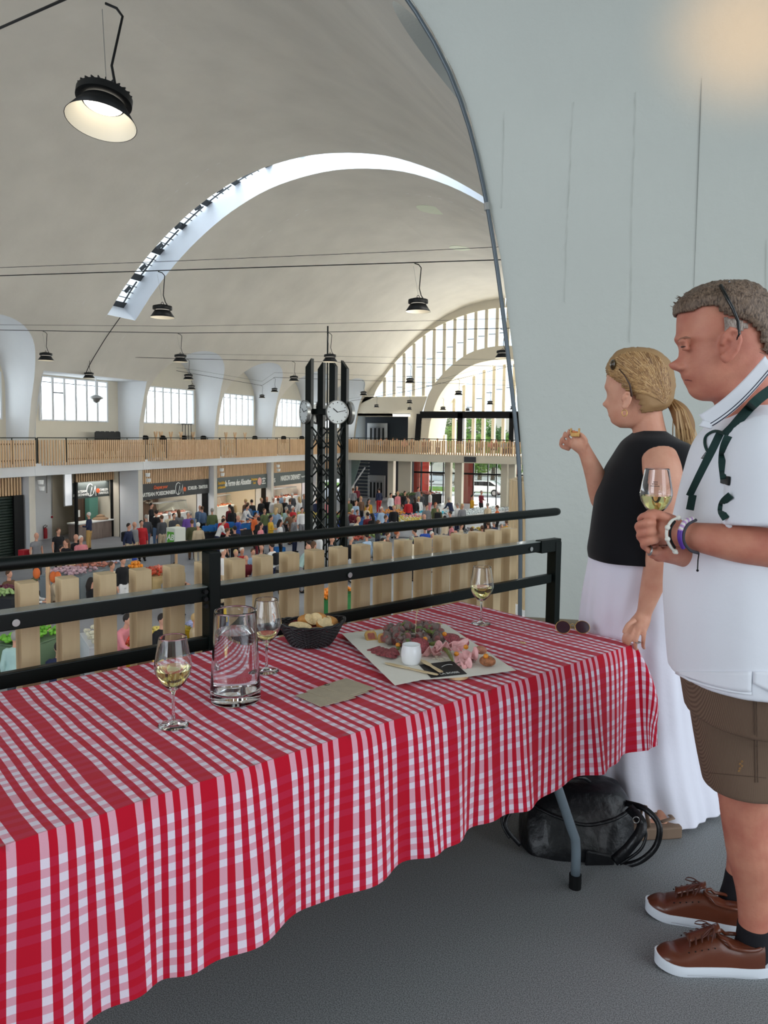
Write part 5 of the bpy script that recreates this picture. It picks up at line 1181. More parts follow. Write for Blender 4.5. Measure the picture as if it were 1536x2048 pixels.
def ear(mb,px,py,D,h,turn=0):
    c=atD(px,py,D); f=lambda a,b,d: c+RX*a*h+Vector((0,0,b*h))-FY*d*h
    mb.tube([f(*q) for q in ((-.18,.02,0),(-.16,.30,.10),(0,.47,.16),(.2,.42,.18),(.27,.15,.18),(.2,-.15,.14),(.05,-.38,.08),(-.1,-.42,.02),(-.16,-.25,0))],[h*.085]*9,8)
    mb.tube([f(*q) for q in ((-.02,.25,.05),(.12,.15,.08),(.1,-.1,.06),(-.05,-.2,.03))],[h*.09]*4,8)
    mb.ell(f(-.06,-.38,.05),(h*.12,h*.08,h*.14),10,8)
    mb.ell(f(.02,.02,-.03),(h*.24,h*.06,h*.4),12,8)
def finger(mb,P,r=.0088): limb(mb,[(x,y,d,r*(1.05-.12*i)) for i,(x,y,d) in enumerate(P)],4,10); a=P[-1]; mb.ell(atD(*a),r*.75,8,6)
# ---------------- the woman
DW=2.70
W_=thing('person','woman in sleeveless black top and long white skirt, ponytail, holding up a snack','person',tuple(atZ(1300,1665,0)),YAW)
sk=MB()
hw=Head([(706,1262,1280,.012),(710,1243,1302,.040),(720,1229,1318,.058),(735,1220,1329,.069),(755,1215.5,1334,.075),(775,1214,1335,.077),(790,1217,1333,.076),(805,1219.5,1327,.073),(820,1220,1316,.068),(832,1222,1302,.061),(842,1226,1290,.052),(850,1233,1278,.040),(856,1242,1268,.022)],DW,turn=R(-14),pivot=(1278,780),
  bumps=((810,7,.020,.011),(803,9,.009,.010),(823,3.5,.005,.018),(831,3.5,.006,.017),(845,7,.006,.018),(773,6,.005,.035)))
hw.put(sk)
ear(sk,1250,801,DW-.080,.062)
limb(sk,[(1290,815,DW,.055),(1296,850,DW,.056),(1303,885,DW,.062),(1310,910,DW,.085)],5,20)
rings(sk,[(1270,1350,882,DW,.06),(1250,1362,900,DW,.10),(1228,1380,940,DW,.13),(1212,1380,1000,DW,.13),(1206,1364,1060,DW,.135),(1206,1350,1095,DW+.02,.12),(1220,1345,1150,DW+.08,.11),(1230,1345,1230,DW+.16,.10)])
# near arm hanging
limb(sk,[(1318,912,DW-.13,.058),(1324,940,DW-.165,.064),(1330,985,DW-.18,.060),(1330,1040,DW-.19,.052),(1322,1085,DW-.17,.046),(1318,1120,DW-.16,.047),(1308,1160,DW-.13,.042),(1296,1200,DW-.11,.032),(1289,1224,DW-.10,.026),(1284,1238,DW-.10,.030),(1276,1252,DW-.10,.034),(1273,1260,DW-.10,.030)],5,20)
for P in ([(1262,1248,DW-.11),(1252,1266,DW-.12),(1247,1280,DW-.11),(1252,1288,DW-.09)],[(1268,1256,DW-.12),(1260,1276,DW-.13),(1257,1291,DW-.115),(1262,1297,DW-.09)],[(1278,1258,DW-.125),(1272,1280,DW-.135),(1271,1295,DW-.12),(1275,1300,DW-.095)],[(1289,1256,DW-.12),(1287,1276,DW-.13),(1286,1291,DW-.115),(1288,1296,DW-.09)]): finger(sk,P,.0088)
finger(sk,[(1270,1240,DW-.13),(1256,1250,DW-.15),(1248,1264,DW-.15)],.0095)
# far arm raised, hand with snack
limb(sk,[(1250,925,DW+.14,.05),(1226,965,DW+.15,.047),(1208,1000,DW+.13,.044),(1200,985,DW+.08,.042),(1192,955,DW+.04,.038),(1180,925,DW+.01,.030),(1170,903,DW,.025),(1163,893,DW,.028),(1154,884,DW,.030),(1148,878,DW,.022)],5,18)
for P in ([(1160,880,DW-.01),(1163,868,DW-.015),(1157,860,DW-.01)],):
    pass
finger(sk,[(1168,898,DW-.02),(1172,882,DW-.03),(1164,870,DW-.03),(1157,866,DW-.025)],.0085)
for k,P in enumerate(([(1154,886,DW),(1147,873,DW-.015),(1147,861,DW-.03)],[(1146,888,DW+.005),(1136,875,DW-.005),(1138,860,DW-.02)],[(1141,892,DW+.015),(1127,881,DW+.01),(1130,865,DW)],[(1140,899,DW+.025),(1122,892,DW+.025),(1123,877,DW+.015)])): finger(sk,P,.0072)
# legs and feet
DF=2.72
limb(sk,[(1310,1210,DW+.17,.08),(1318,1400,DF+.17,.065),(1318,1500,DF+.16,.052),(1320,1560,DF+.10,.045),(1323,1610,DF+.02,.034),(1324,1640,DF,.033)],4,16); sk.ell(atD(1338,1650,DF),.030,10,8)
limb(sk,[(1328,1643,DF-.01,.030),(1310,1652,DF-.015,.032),(1288,1657,DF-.02,.030),(1268,1660,DF-.02,.020)],4,14)
limb(sk,[(1260,1210,DW+.2,.08),(1250,1400,DF+.2,.06),(1250,1500,DF+.2,.05),(1250,1560,DF+.2,.035),(1250,1572,DF+.2,.033),(1222,1584,DF+.2,.02)],4,14)
remeshed(sk,'body',m_skinW,W_,.0042,4)
# hair
m_bl=hair_mat('blonde_hair',srgb(142,108,72),srgb(196,158,108),(18,18,50))
hb=MB(); pol=[(1216,752),(1214,730),(1230,700),(1270,690),(1345,700),(1352,800),(1330,816),(1290,824),(1274,826),(1270,808),(1258,790),(1244,782),(1234,768),(1222,758)]
hw.cap(pol,.016,hb,jit=.003,edge=16)
m_bl2=mat('blonde_strand',srgb(196,160,112),.45); m_bl3=mat('dark_blonde_cap',srgb(158,124,84),.6)
o=hb.build('hair',m_bl3,W_,world=True,smooth=True,solid=.008)
q=MB(); paths=[]; rr=random.Random(11); tie=atD(1332,803,DW+.0); th=bvh_of(o)
HL=[(1262,790),(1250,780),(1238,768),(1226,758),(1219,748),(1218,736),(1226,722),(1240,711),(1258,705),(1278,704),(1300,707),(1318,716),(1330,732),(1337,752),(1338,775)]
for k in range(1900):
    t=rr.random()**.8*(len(HL)-1); i=min(int(t),len(HL)-2); f=t-i; sx=HL[i][0]*(1-f)+HL[i+1][0]*f+rr.uniform(-2,2); sy=HL[i][1]*(1-f)+HL[i+1][1]*f+rr.uniform(-2,2)
    ex,ey=1330+rr.uniform(-3,3),798+rr.uniform(-7,9); cx_,cy_=(sx+ex)/2+rr.uniform(-4,4)+(6 if i>6 else 0),(sy+ey)/2-16*(1-i/14)-rr.uniform(-4,6); t0=rr.choice((0,0,.15,.3,.45)); P=[]
    for j in range(9):
        u=t0+(1-t0)*j/8; x=(1-u)**2*sx+2*u*(1-u)*cx_+u*u*ex; y=(1-u)**2*sy+2*u*(1-u)*cy_+u*u*ey
        h=th.ray_cast(EYEV,ray(x,y).normalized())
        if h[0] is not None and (h[0]-EYEV).length<3.2: P.append(h[0]-ray(x,y).normalized()*rr.uniform(.0004,.0035))
    if len(P)>3: paths.append(P)
for par in (0,1,2):
    q=MB(); strands(q,paths[par::3],.0013); q.build('hair_strands',[m_bl2,mat('honey_strand',srgb(170,130,84),.45),mat('brown_strand',srgb(136,100,66),.5)][par],W_,world=True)
q=MB(); paths=[]
for k in range(420):
    a=rr.gauss(0,1)*.33; b=rr.gauss(0,1)*.33; w=16; L=rr.uniform(.75,1.05)
    paths.append([tie+Vector((0,0,b*.01)),atD(1346+a*6,806+b*6,DW-.02),atD(1362+a*12,828+b*9,DW-.03+b*.03),atD(1371+a*20,858,DW-.03+b*.045),atD(1376+a*24,858+36*L,DW-.025+b*.045)])
strands(q,paths,.0019); q.build('ponytail',m_bl2,W_,world=True)
q=MB(); limb(q,[(1340,803,DW-.0,.016),(1358,822,DW-.02,.030),(1370,850,DW-.03,.034),(1374,878,DW-.03,.022)],5,14); q.build('ponytail_core',mat('dark_blonde',srgb(140,104,66),.6),W_,world=True,smooth=True)
q=MB(); t=tie; q.tube([t+RX*.012+Vector((math.cos(a)*.004,0,math.cos(a)*.019))+FY*math.sin(a)*.019 for a in [2*PI*k/20 for k in range(21)]],.0042,8,cap=False); q.build('hair_tie',mat('cream_elastic',srgb(216,200,178),.7),W_,world=True,smooth=True)
q=MB(); c=atD(1249,826,DW-.088); q.tube([c+RX*.009*math.sin(a)+Vector((0,0,.011*math.cos(a))) for a in [2*PI*k/24 for k in range(25)]],.0013,6,cap=False); q.build('hoop_earring',mat('gold_wire',srgb(196,160,90),.3,1),W_,world=True,smooth=True)
# sunglasses pushed up into the hair
g=thing('sunglasses','dark amber sunglasses pushed up on the blonde woman\'s head','sunglasses',tuple(atD(1236,728,DW)))
q=MB()
for s in (-1,1): q.ell(atD(1232+s*5,730,DW+s*.033),(.012,.030,.020),14,10)
q.build('lenses',mat('amber_lens',srgb(58,44,24),.1,spec=.8),g,world=True,smooth=True)
q=MB(); q.tube([atD(1238,738,DW-.066),atD(1250,752,DW-.088),atD(1260,770,DW-.096),atD(1263,792,DW-.092),atD(1262,797,DW-.086)],[.0018,.002,.003,.0045,.003],8); q.tube([atD(1230,722,DW-.04),atD(1225,718,DW),atD(1230,722,DW+.04)],.0022,6); q.build('frame',mat('tortoise_frame',srgb(60,38,28),.3),g,world=True,smooth=True)
# black top
m_blk=mat('black_knit',srgb(14,14,18),.85,sheen=.15,bump=(300,.3,.001),spec=.2)
q=MB(); rings(q,[(1272,1328,862,DW,.062),(1264,1338,869,DW,.078),(1252,1354,879,DW,.105),(1243,1376,890,DW,.125),(1230,1388,912,DW,.15),(1214,1395,940,DW,.172),(1196,1392,985,DW,.168),(1188,1380,1030,DW,.158),(1183,1374,1070,DW,.156),(1179,1374,1100,DW,.160),(1182,1374,1118,DW,.162)],5,48,2.3,fold=lambda t,v:1+.012*math.sin(t*7+v*6)*v)
q.build('black_top',m_blk,W_,world=True,smooth=True)
# skirt
m_sk=mat('white_cotton',srgb(234,234,246),.85,bump=(40,.25,.004),sheen=.1)
def fold(t,v): return 1+(.012+.055*v)*math.sin(t*9+1.3*math.sin(t*3)+.4)+.02*v*math.sin(t*21+2)
q=MB(); rings(q,[(1184,1366,1102,DW+.02,.150),(1178,1368,1140,DW+.06,.165),(1168,1372,1200,DW+.12,.175),(1160,1378,1290,DW+.19,.185),(1158,1388,1400,DW+.21,.20),(1160,1403,1500,DW+.21,.21),(1166,1420,1570,DW+.21,.215),(1172,1426,1600,DW+.21,.215)],8,150,2.1,fold)
o=q.build('white_skirt',m_sk,W_,world=True,smooth=True)
# sandal
m_tp=mat('taupe_sandal',srgb(128,106,88),.7)
q=MB(); a=atZ(1352,1669,0); b=atZ(1252,1672,0); d=(b-a).normalized(); s=Vector((-d.y,d.x,0)); outl=[(-.01,.03),(.05,.036),(.12,.036),(.19,.045),(.235,.035),(.25,.012)]
pl=[a+d*x+s*w for x,w in outl]+[a+d*x-s*w for x,w in reversed(outl)]
n=len(pl); q.add([p for p in pl]+[p+Vector((0,0,.045)) for p in pl],[tuple(range(n-1,-1,-1)),tuple(range(n,2*n))]+[(i,(i+1)%n,(i+1)%n+n,i+n) for i in range(n)]); sd=q.build('sandal_sole',m_tp,W_,world=True,bevel=.006)
q=MB(); q.tube([a+d*.11-s*.04+Vector((0,0,.05)),a+d*.075-s*.036+Vector((0,0,.070)),a+d*.025-s*.02+Vector((0,0,.074)),a+d*.025+s*.02+Vector((0,0,.074)),a+d*.075+s*.036+Vector((0,0,.070))],.010,8,flat=.35); q.tube([a+d*.12-s*.042+Vector((0,0,.04)),a+d*.12-s*.03+Vector((0,0,.09)),a+d*.12+Vector((0,0,.105)),a+d*.12+s*.035+Vector((0,0,.05))],.016,8,flat=.35); q.build('sandal_strap',m_tp,W_,world=True,smooth=True)
q=MB(); c=atD(1276,1285,DW-.138); q.tube([c+RX*.0095*math.cos(t)+FY*.0095*math.sin(t) for t in [2*PI*k/16 for k in range(17)]],.0022,6,cap=False); q.build('ring',m_steel,W_,world=True,smooth=True)
# the snack
g=thing('snack','small piece of toast with orange topping in the woman\'s raised fingers','snack',tuple(atD(1150,869,DW-.03)))
MB().box((0,0,0),(.030,.02,.016)).build('toast',MATS['pastry_crust'],g,bevel=.003); MB().box((0,-.003,.009),(.018,.016,.006)).build('topping',mat('orange_topping',srgb(204,116,60),.5),g,bevel=.002)
q=MB(); q.box((-.014,0,.012),(.005,.018,.02)); q.build('left_crust_edge',MATS['pastry_crust'],g,bevel=.001); q=MB(); q.box((.014,0,.012),(.005,.018,.02)); q.build('right_crust_edge',MATS['pastry_crust'],g,bevel=.001)
# ---------------- the man
DM=1.86
M_=thing('person','man in white polo shirt, brown corduroy shorts and brown shoes, holding a wine glass','person',tuple(atZ(1500,1900,0)),YAW)
sk=MB()
hm=Head([(577,1440,1474,.018),(581,1415,1492,.045),(590,1392,1508,.061),(604,1371,1521,.072),(620,1360,1530,.079),(640,1357,1537,.083),(662,1356.5,1541,.085),(680,1356,1542,.086),(693,1361,1542,.086),(710,1363,1541,.085),(728,1364.5,1538,.083),(742,1366,1533,.080),(754,1368,1526,.077),(764,1372,1517,.072),(776,1378,1505,.067),(788,1384,1492,.058),(797,1393,1478,.045),(802,1405,1465,.025)],DM,turn=0,pivot=(1455,690),nr=8,seg=80,
  bumps=((732,9.5,.027,.015),(726,13,.011,.011),(740,4.5,.012,.016),(706,10,.006,.010),(679,7,.006,.045),(753,5,.0045,.024),(767,4.5,.004,.020),(787,9,.004,.020)))
hm.put(sk)
ear(sk,1455,692,DM-.092,.080)
sk.ell(atD(1362,735.5,DM-.014),(.010,.009,.0075),10,8)
sk.ell(atD(1366,683,DM-.042),(.012,.022,.007),10,8); sk.ell(atD(1366,683,DM+.042),(.012,.022,.007),10,8)
sk.ell(atD(1370,690,DM-.042),(.010,.015,.0045),10,8); sk.ell(atD(1371,698,DM-.042),(.010,.015,.005),10,8)
limb(sk,[(1478,742,DM,.070),(1490,785,DM,.074),(1502,820,DM,.078),(1512,845,DM,.078)],5,22)
rings(sk,[(1470,1590,870,DM,.10),(1440,1600,900,DM,.15),(1420,1610,950,DM,.17),(1410,1610,1010,DM,.165),(1400,1610,1100,DM,.165),(1395,1610,1200,DM,.165),(1400,1610,1300,DM+.03,.15),(1420,1610,1390,DM+.06,.15)])
# near arm: shoulder, elbow beyond the frame, forearm to the glass
DA=1.66
limb(sk,[(1545,880,DM-.17,.060),(1580,960,DM-.20,.058),(1612,1040,DM-.22,.052),(1622,1088,DM-.22,.050),(1590,1102,DM-.205,.051),(1540,1094,DM-.19,.047),(1480,1087,DM-.18,.044),(1420,1078,DM-.165,.037),(1378,1071,DM-.15,.031),(1358,1067,DM-.145,.030),(1340,1060,DM-.14,.036),(1320,1056,DM-.135,.039),(1306,1053,DM-.13,.030)],5,20)
for P in ([(1312,1032,DM-.16),(1298,1030,DM-.165),(1284,1034,DM-.15),(1280,1041,DM-.13),(1288,1047,DM-.12)],
          [(1308,1046,DM-.17),(1292,1046,DM-.18),(1277,1050,DM-.165),(1276,1058,DM-.145),(1286,1062,DM-.13)],
          [(1310,1062,DM-.17),(1294,1064,DM-.175),(1280,1069,DM-.16),(1280,1077,DM-.145),(1290,1080,DM-.13)],
          [(1314,1078,DM-.165),(1300,1082,DM-.17),(1288,1088,DM-.155),(1288,1094,DM-.14),(1297,1097,DM-.13)]): finger(sk,P,.0105)
finger(sk,[(1336,1040,DM-.165),(1322,1030,DM-.17),(1308,1025,DM-.16),(1297,1026,DM-.145)],.0112)
# far hand under it
limb(sk,[(1560,880,DM+.17,.058),(1575,980,DM+.2,.052),(1560,1075,DM+.18,.048),(1480,1110,DM+.08,.044),(1400,1112,DM-.02,.036),(1350,1104,DM-.07,.030),(1330,1096,DM-.09,.034),(1315,1090,DM-.10,.032)],5,18)
for P in ([(1320,1100,DM-.12),(1306,1104,DM-.135),(1296,1100,DM-.14)],[(1325,1108,DM-.11),(1312,1112,DM-.12),(1302,1110,DM-.12)],[(1312,1084,DM-.08),(1296,1076,DM-.09),(1288,1066,DM-.09)],[(1330,1112,DM-.1),(1320,1117,DM-.11),(1312,1116,DM-.11)]): finger(sk,P,.010)
# legs
DN=1.99; DR=2.21
limb(sk,[(1530,1380,DN,.095),(1510,1480,DN,.088),(1496,1560,DN,.078),(1490,1610,DN,.066),(1494,1660,DN+.005,.062),(1504,1720,DN+.01,.062),(1508,1780,DN+.01,.048),(1507,1830,DN+.01,.040),(1507,1860,DN+.01,.039),(1505,1890,DN+.01,.038)],5,22)
limb(sk,[(1500,1380,DR-.06,.095),(1490,1480,DR-.04,.085),(1480,1560,DR-.02,.070),(1482,1610,DR-.01,.060),(1488,1660,DR,.058),(1490,1710,DR,.052),(1478,1760,DR,.040),(1470,1795,DR,.038)],5,20)
remeshed(sk,'body',m_skinM,M_,.0040,3)
q=MB(); q.ell(atD(1366.5,694,DM-.046),(.0065,.012,.0022),12,8); q.build('eye',mat('eye_dark',srgb(70,48,42),.3),M_,world=True,smooth=True)
q=MB(); q.tube([atD(1370,760,DM-.010),atD(1376,760,DM-.024),atD(1384,762,DM-.036)],[.0012,.0013,.0006],6); q.build('mouth_line',mat('lip_shadow',srgb(120,60,56),.6),M_,world=True,smooth=True)
q=MB(); q.tube([atD(1357,682,DM-.030),atD(1362,678,DM-.044),atD(1372,675,DM-.060),atD(1382,676,DM-.071)],[.002,.0034,.003,.001],6); q.build('eyebrow',mat('eyebrow',srgb(150,104,84),.8),M_,world=True,smooth=True)
# hair
m_br=hair_mat('short_brown_grey_hair',srgb(70,54,44),srgb(134,112,94),(60,60,25)); m_gy=hair_mat('grey_temple_hair',srgb(128,112,102),srgb(172,158,148),(60,60,25))
hb=MB(); polm=[(1348,632),(1346,612),(1380,560),(1460,550),(1560,580),(1560,722),(1520,722),(1486,712),(1476,690),(1468,672),(1455,660),(1440,650),(1424,648),(1405,640),(1396,626),(1380,622),(1362,632)]
hm.cap(polm,.013,hb,jit=.004,edge=20); hb.build('hair',m_br,M_,world=True,smooth=True,solid=.006)
hb=MB(); polg=[(1404,640),(1424,646),(1448,652),(1462,662),(1448,670),(1440,676),(1428,682),(1414,680),(1406,668)]
hm.cap(polg,.0035,hb,jit=.001,edge=10); hb.build('grey_sideburn',m_gy,M_,world=True,smooth=True,solid=.002)
q=MB(); rr=random.Random(4); paths=[]
for k in range(1500):
    i=rr.randrange(2,len(hm.grid)-30); kk=rr.randrange(hm.seg); x,y=hm.side[i][kk]
    if not (1356<x<1545 and y<712): continue
    if x<1470 and y>628+max(0,(x-1395))*.35: continue
    if x<1395 and y>622: continue
    p=hm.grid[i][kk]; n=(p-hm.c).normalized(); b=RX*.013+Vector((0,0,-.006))
    if x<1375: b=-RX*.010+Vector((0,0,.004))
    b=b*rr.uniform(.6,1.2); p=p+n*.010; paths.append([p,p+b*.5+n*.004,p+b+n*.004])
strands(q,paths,.0009); q.build('hair_strands',mat('brown_grey_strand',srgb(112,92,78),.5),M_,world=True)
# sunglasses on his head
g=thing('sunglasses','glossy black sunglasses pushed up on the man\'s short hair','sunglasses',tuple(atD(1440,590,DM)))
q=MB()
for s in (-1,1):
    q.prism([(-.030,-.018),(.028,-.020),(.031,.014),(.018,.021),(-.026,.018)],-.0022,.0022,lambda a,b,h,s=s:tuple(atD(1428,584,DM)+FY*(s*.036+a)+(RX*.55+Vector((0,0,.8))).normalized()*b+(RX*.8-Vector((0,0,.55))).normalized()*h))
q.build('lenses',mat('black_lens',srgb(16,16,18),.06,spec=.9),g,world=True,bevel=.001)
q=MB(); q.tube([atD(1441,571,DM-.078),atD(1452,592,DM-.098),atD(1466,618,DM-.110),atD(1476,642,DM-.112),atD(1478,668,DM-.108),atD(1475,680,DM-.104)],[.0045,.0042,.0038,.0036,.0045,.0055],10); q.tube([atD(1441,571,DM-.078),atD(1440,569,DM),atD(1441,571,DM+.078)],.003,8); q.build('frame',mat('gloss_black',srgb(10,10,11),.15,spec=.7),g,world=True,smooth=True)
# polo shirt
m_polo=mat('white_polo_jersey',srgb(236,238,246),.85,bump=(18,.35,.006),sheen=.1)
q=MB()
rings(q,[(1462,1575,812,DM,.09),(1450,1588,830,DM,.12),(1424,1612,862,DM,.185),(1406,1630,895,DM,.215),(1390,1640,945,DM,.222),(1374,1646,1000,DM,.215),(1358,1650,1060,DM,.208),(1345,1652,1120,DM,.208),(1340,1656,1190,DM,.210),(1343,1660,1250,DM,.212),(1348,1662,1310,DM,.214),(1353,1664,1352,DM,.212)],5,60,2.25,fold=lambda t,v:1+.010*math.sin(t*6+v*9)*v+.006*math.sin(t*13+v*4)*v)
limb(q,[(1505,880,DM-.13,.07),(1528,910,DM-.175,.082),(1536,960,DM-.195,.090),(1538,1010,DM-.205,.094),(1538,1052,DM-.21,.099)],5,28)
o=remeshed(q,'polo_shirt',m_polo,M_,.006,8); shirt=o
tree_=bvh_of(shirt)
# sleeve cuff band, collar, stripes
q=MB(); cf=[(1448,1040),(1455,1052),(1470,1062),(1495,1070),(1520,1075),(1545,1078)]; q.tube([hit(tree_,x,y-2,.001,DM-.25) for x,y in cf],.0045,8); q.build('sleeve_cuff',m_polo,M_,world=True,smooth=True)
m_nv=mat('navy_stripe',srgb(26,32,60),.8)
def colsurf(t,v):   # t along collar from front point to back, v down
    a=(1418+t*128,856-(t**1.1)*118+8*math.sin(t*PI)); w=.034
    p=atD(a[0]-(1-v)*20*(1-t)*1.0-(1-v)*16*t,a[1]-(1-v)*26,DM-.085-.03*v-.035*math.sin(t*PI*.9)); return p
q=MB(); q.grid(lambda a,b:colsurf(a,b),20,8); q.build('collar',m_polo,M_,world=True,smooth=True,solid=.003)
q=MB()
for v0 in (.80,.97):
    q.grid(lambda a,b:colsurf(.05+a*.95,v0-.05*b)-FY*.0026,24,1)
q.build('collar_stripes',m_nv,M_,world=True,smooth=True,solid=.0008)
q=MB(); q.grid(lambda a,b:atD(1398+a*24+b*8,852+b*(-12)+a*6,DM-.10-.02*a),6,4); q.build('collar_point',m_polo,M_,world=True,smooth=True,solid=.003)
# hem with side vent
q=MB(); hp=[(1353,1346),(1380,1360),(1420,1372),(1460,1380),(1504,1385)]
q.tube([hit(tree_,x,min(y,1349),.001,DM-.2)+Vector((0,0,-(y-1349)/FPX*DM if y>1349 else 0)) for x,y in hp],.003,6); 
def hemsurf(a,b):
    x=1353+a*151; y0=1345; y1=1346+39*math.sin(a*PI/2); p=hit(tree_,x,1343,.002,DM-.2); return p+Vector((0,0,-(b*(y1-1343))/FPX*(DM-.15)))
q.grid(hemsurf,16,5); q.build('shirt_hem',m_polo,M_,world=True,smooth=True,solid=.002)
q=MB(); q.grid(lambda a,b: hit(tree_,1507+a*60,1343,.002,DM-.2)+Vector((0,0,-(b*(24+30*a))/FPX*(DM-.15))),8,5); q.build('shirt_hem_back',m_polo,M_,world=True,smooth=True,solid=.002)
# shorts
m_cord=mat('brown_corduroy',srgb(112,90,74),.9)
def cord():
    nt=m_cord.node_tree; b=nt.nodes['Principled BSDF']; tc=nt.nodes.new('ShaderNodeTexCoord'); w=nt.nodes.new('ShaderNodeTexWave'); w.wave_type='BANDS'; w.bands_direction='X'; w.inputs['Scale'].default_value=130; w.inputs['Distortion'].default_value=.2; nt.links.new(tc.outputs['Object'],w.inputs['Vector'])
    r=nt.nodes.new('ShaderNodeValToRGB'); r.color_ramp.elements[0].color=(*srgb(96,76,62),1); r.color_ramp.elements[1].color=(*srgb(122,100,83),1); nt.links.new(w.outputs['Fac'],r.inputs[0]); nt.links.new(r.outputs[0],b.inputs['Base Color'])
    bp=nt.nodes.new('ShaderNodeBump'); bp.inputs['Strength'].default_value=.3; bp.inputs['Distance'].default_value=.0015; nt.links.new(w.outputs['Fac'],bp.inputs['Height']); nt.links.new(bp.outputs[0],b.inputs['Normal'])
cord()
q=MB(); rings(q,[(1366,1640,1300,DM+.03,.185),(1368,1640,1335,DM+.03,.19),(1376,1636,1380,DM+.03,.195),(1384,1630,1430,DM+.03,.19)],4,40)
rings(q,[(1378,1620,1390,DN-.02,.10),(1388,1604,1450,DN-.02,.105),(1399,1590,1510,DN-.02,.105),(1410,1582,1560,DN-.02,.108),(1413,1580,1572,DN-.02,.108)],4,36)
rings(q,[(1384,1600,1390,DR-.06,.09),(1396,1590,1450,DR-.05,.095),(1410,1570,1510,DR-.04,.095),(1421,1556,1552,DR-.03,.097)],4,36)
o=remeshed(q,'shorts',m_cord,M_,.0065,6); ts=bvh_of(o)
q=MB(); q.tube([hit(ts,1507+(y-1380)*.02,y,.0005,DM-.15) for y in range(1385,1572,12)],.0016,5); q.tube([hit(ts,1512+(y-1380)*.02,y,.0005,DM-.15) for y in range(1385,1572,12)],.001,5); q.tube([hit(ts,x,1545+(x-1410)*.09,.0005,DM-.15) for x in range(1412,1536,10)],.0010,5)
q.build('seams',mat('cord_seam',srgb(86,68,56),.9),M_,world=True)
q=MB()
for dx,dy in ((0,0),(4,-5),(0,-9),(4,-14),(-2,5)): c=hit(ts,1480+dx,1537+dy,.001,DM-.15); q.tube([c+RX*.0022*math.cos(t)+Vector((0,0,.0022*math.sin(t))) for t in [2*PI*k/8 for k in range(9)]],.0007,4)
q.build('embroidered_mark',mat('gold_thread',srgb(176,130,70),.6),M_,world=True)
# straps of a small green harness bag
m_gs=mat('dark_green_webbing',srgb(22,56,52),.7,bump=(260,.5,.001)); tr=tree_
def sp(P,lift=.004,n=4): return [hit(tr,x,y,lift+.006,DM-.2) for x,y in curve_pts(P,n)]
g=thing('shoulder_harness','dark green webbing straps over the man\'s shoulder and chest','strap',tuple(atD(1440,900,DM-.2)))
q=MB(); ribbon(q,sp([(1548,775),(1515,800),(1488,828),(1466,854),(1452,868)],.008),.022,.003); q.build('shoulder_strap',m_gs,g,world=True)
q=MB(); ribbon(q,sp([(1440,868),(1428,893),(1412,925),(1394,962),(1380,992)],.006),.019,.003); ribbon(q,sp([(1386,990),(1383,1005),(1380,1020)],.008),.019,.003); q.build('chest_strap',m_gs,g,world=True)
q=MB(); ribbon(q,sp([(1458,872),(1449,895),(1446,925),(1450,958)],.006),.020,.003); q.build('side_strap',m_gs,g,world=True)
q=MB(); ribbon(q,sp([(1462,990),(1447,1004),(1443,1022),(1452,1038)],.006),.016,.003); q.build('lower_strap',m_gs,g,world=True)
q=MB(); q.bar(*[hit(tr,x,y,.009,DM-.2) for x,y in ((1443,958),(1458,962))],.006,.02); q.build('buckle',m_black,g,world=True,bevel=.002)
q=MB(); q.tube([hit(tr,x,y,.012,DM-.2) for x,y in curve_pts([(1452,868),(1430,862),(1412,872),(1410,890),(1418,905),(1428,890),(1440,868)],4)],.0035,6); q.build('cord_loop',m_gs,g,world=True,smooth=True)
q=MB(); rr=random.Random(2)
for k in range(9): p=hit(tr,1420-k*1.6,900+k*2.2,.006,DM-.2); q.tube([p,p+RX*-.006+Vector((0,0,.002))],.0012,5)
q.build('coil',m_black,g,world=True)
# bracelets
def band(nm,lab,P,r,m,flat=1):
    q=MB(); q.tube([atD(*p) for p in curve_pts(P,6)],r,8,flat=flat); o=q.build(nm,m,M_,world=True,smooth=True); o['label']=lab; return o
band('bracelet','white cord bracelet with knots',[(1357,1036,DM-.175),(1343,1042,DM-.187),(1334,1058,DM-.194),(1334,1078,DM-.190),(1343,1096,DM-.178),(1354,1106,DM-.165)],.0035,mat('white_cord',srgb(226,224,214),.7))
q=MB()
for p in ((1357,1036,DM-.178),(1335,1055,DM-.198),(1335,1078,DM-.194),(1350,1103,DM-.170)): q.ell(atD(*p),.0062,8,6)
q.build('cord_knots',MATS['white_cord'],M_,world=True,smooth=True)
band('black_strap','black woven strap beside the white bracelet',[(1350,1042,DM-.186),(1341,1058,DM-.194),(1341,1078,DM-.19),(1350,1096,DM-.18)],.0028,m_black)
q=MB(); P=curve_pts([(1384,1038,DM-.185),(1370,1044,DM-.197),(1361,1060,DM-.202),(1360,1078,DM-.2),(1366,1094,DM-.19)],9)
cols=[mat('bead_purple',srgb(90,50,150),.4),mat('bead_lilac',srgb(180,140,190),.4),mat('bead_white',srgb(220,214,210),.4)]
for j,cm in enumerate(cols):
    q=MB()
    for i,p in enumerate(P):
        c_=0 if i>18 else (1 if (i//2)%2 else 2)
        if c_==j: q.ell(atD(*p),.0058,8,6)
    q.build(['purple_beads','lilac_beads','white_beads'][j],cm,M_,world=True,smooth=True)
band('grey_bracelet','dark grey braided bracelet nearest the forearm',[(1392,1040,DM-.185),(1377,1048,DM-.197),(1368,1064,DM-.203),(1368,1084,DM-.2),(1380,1100,DM-.185),(1396,1106,DM-.17)],.0035,mat('dark_grey_cord',srgb(62,62,70),.7))
q=MB(); q.tube([atD(1398,1106,DM-.17),atD(1396,1120,DM-.19),atD(1395,1141,DM-.2)],.0014,5); q.ell(atD(1395,1141,DM-.2),.003,6,5); q.build('hanging_cord',m_black,M_,world=True)
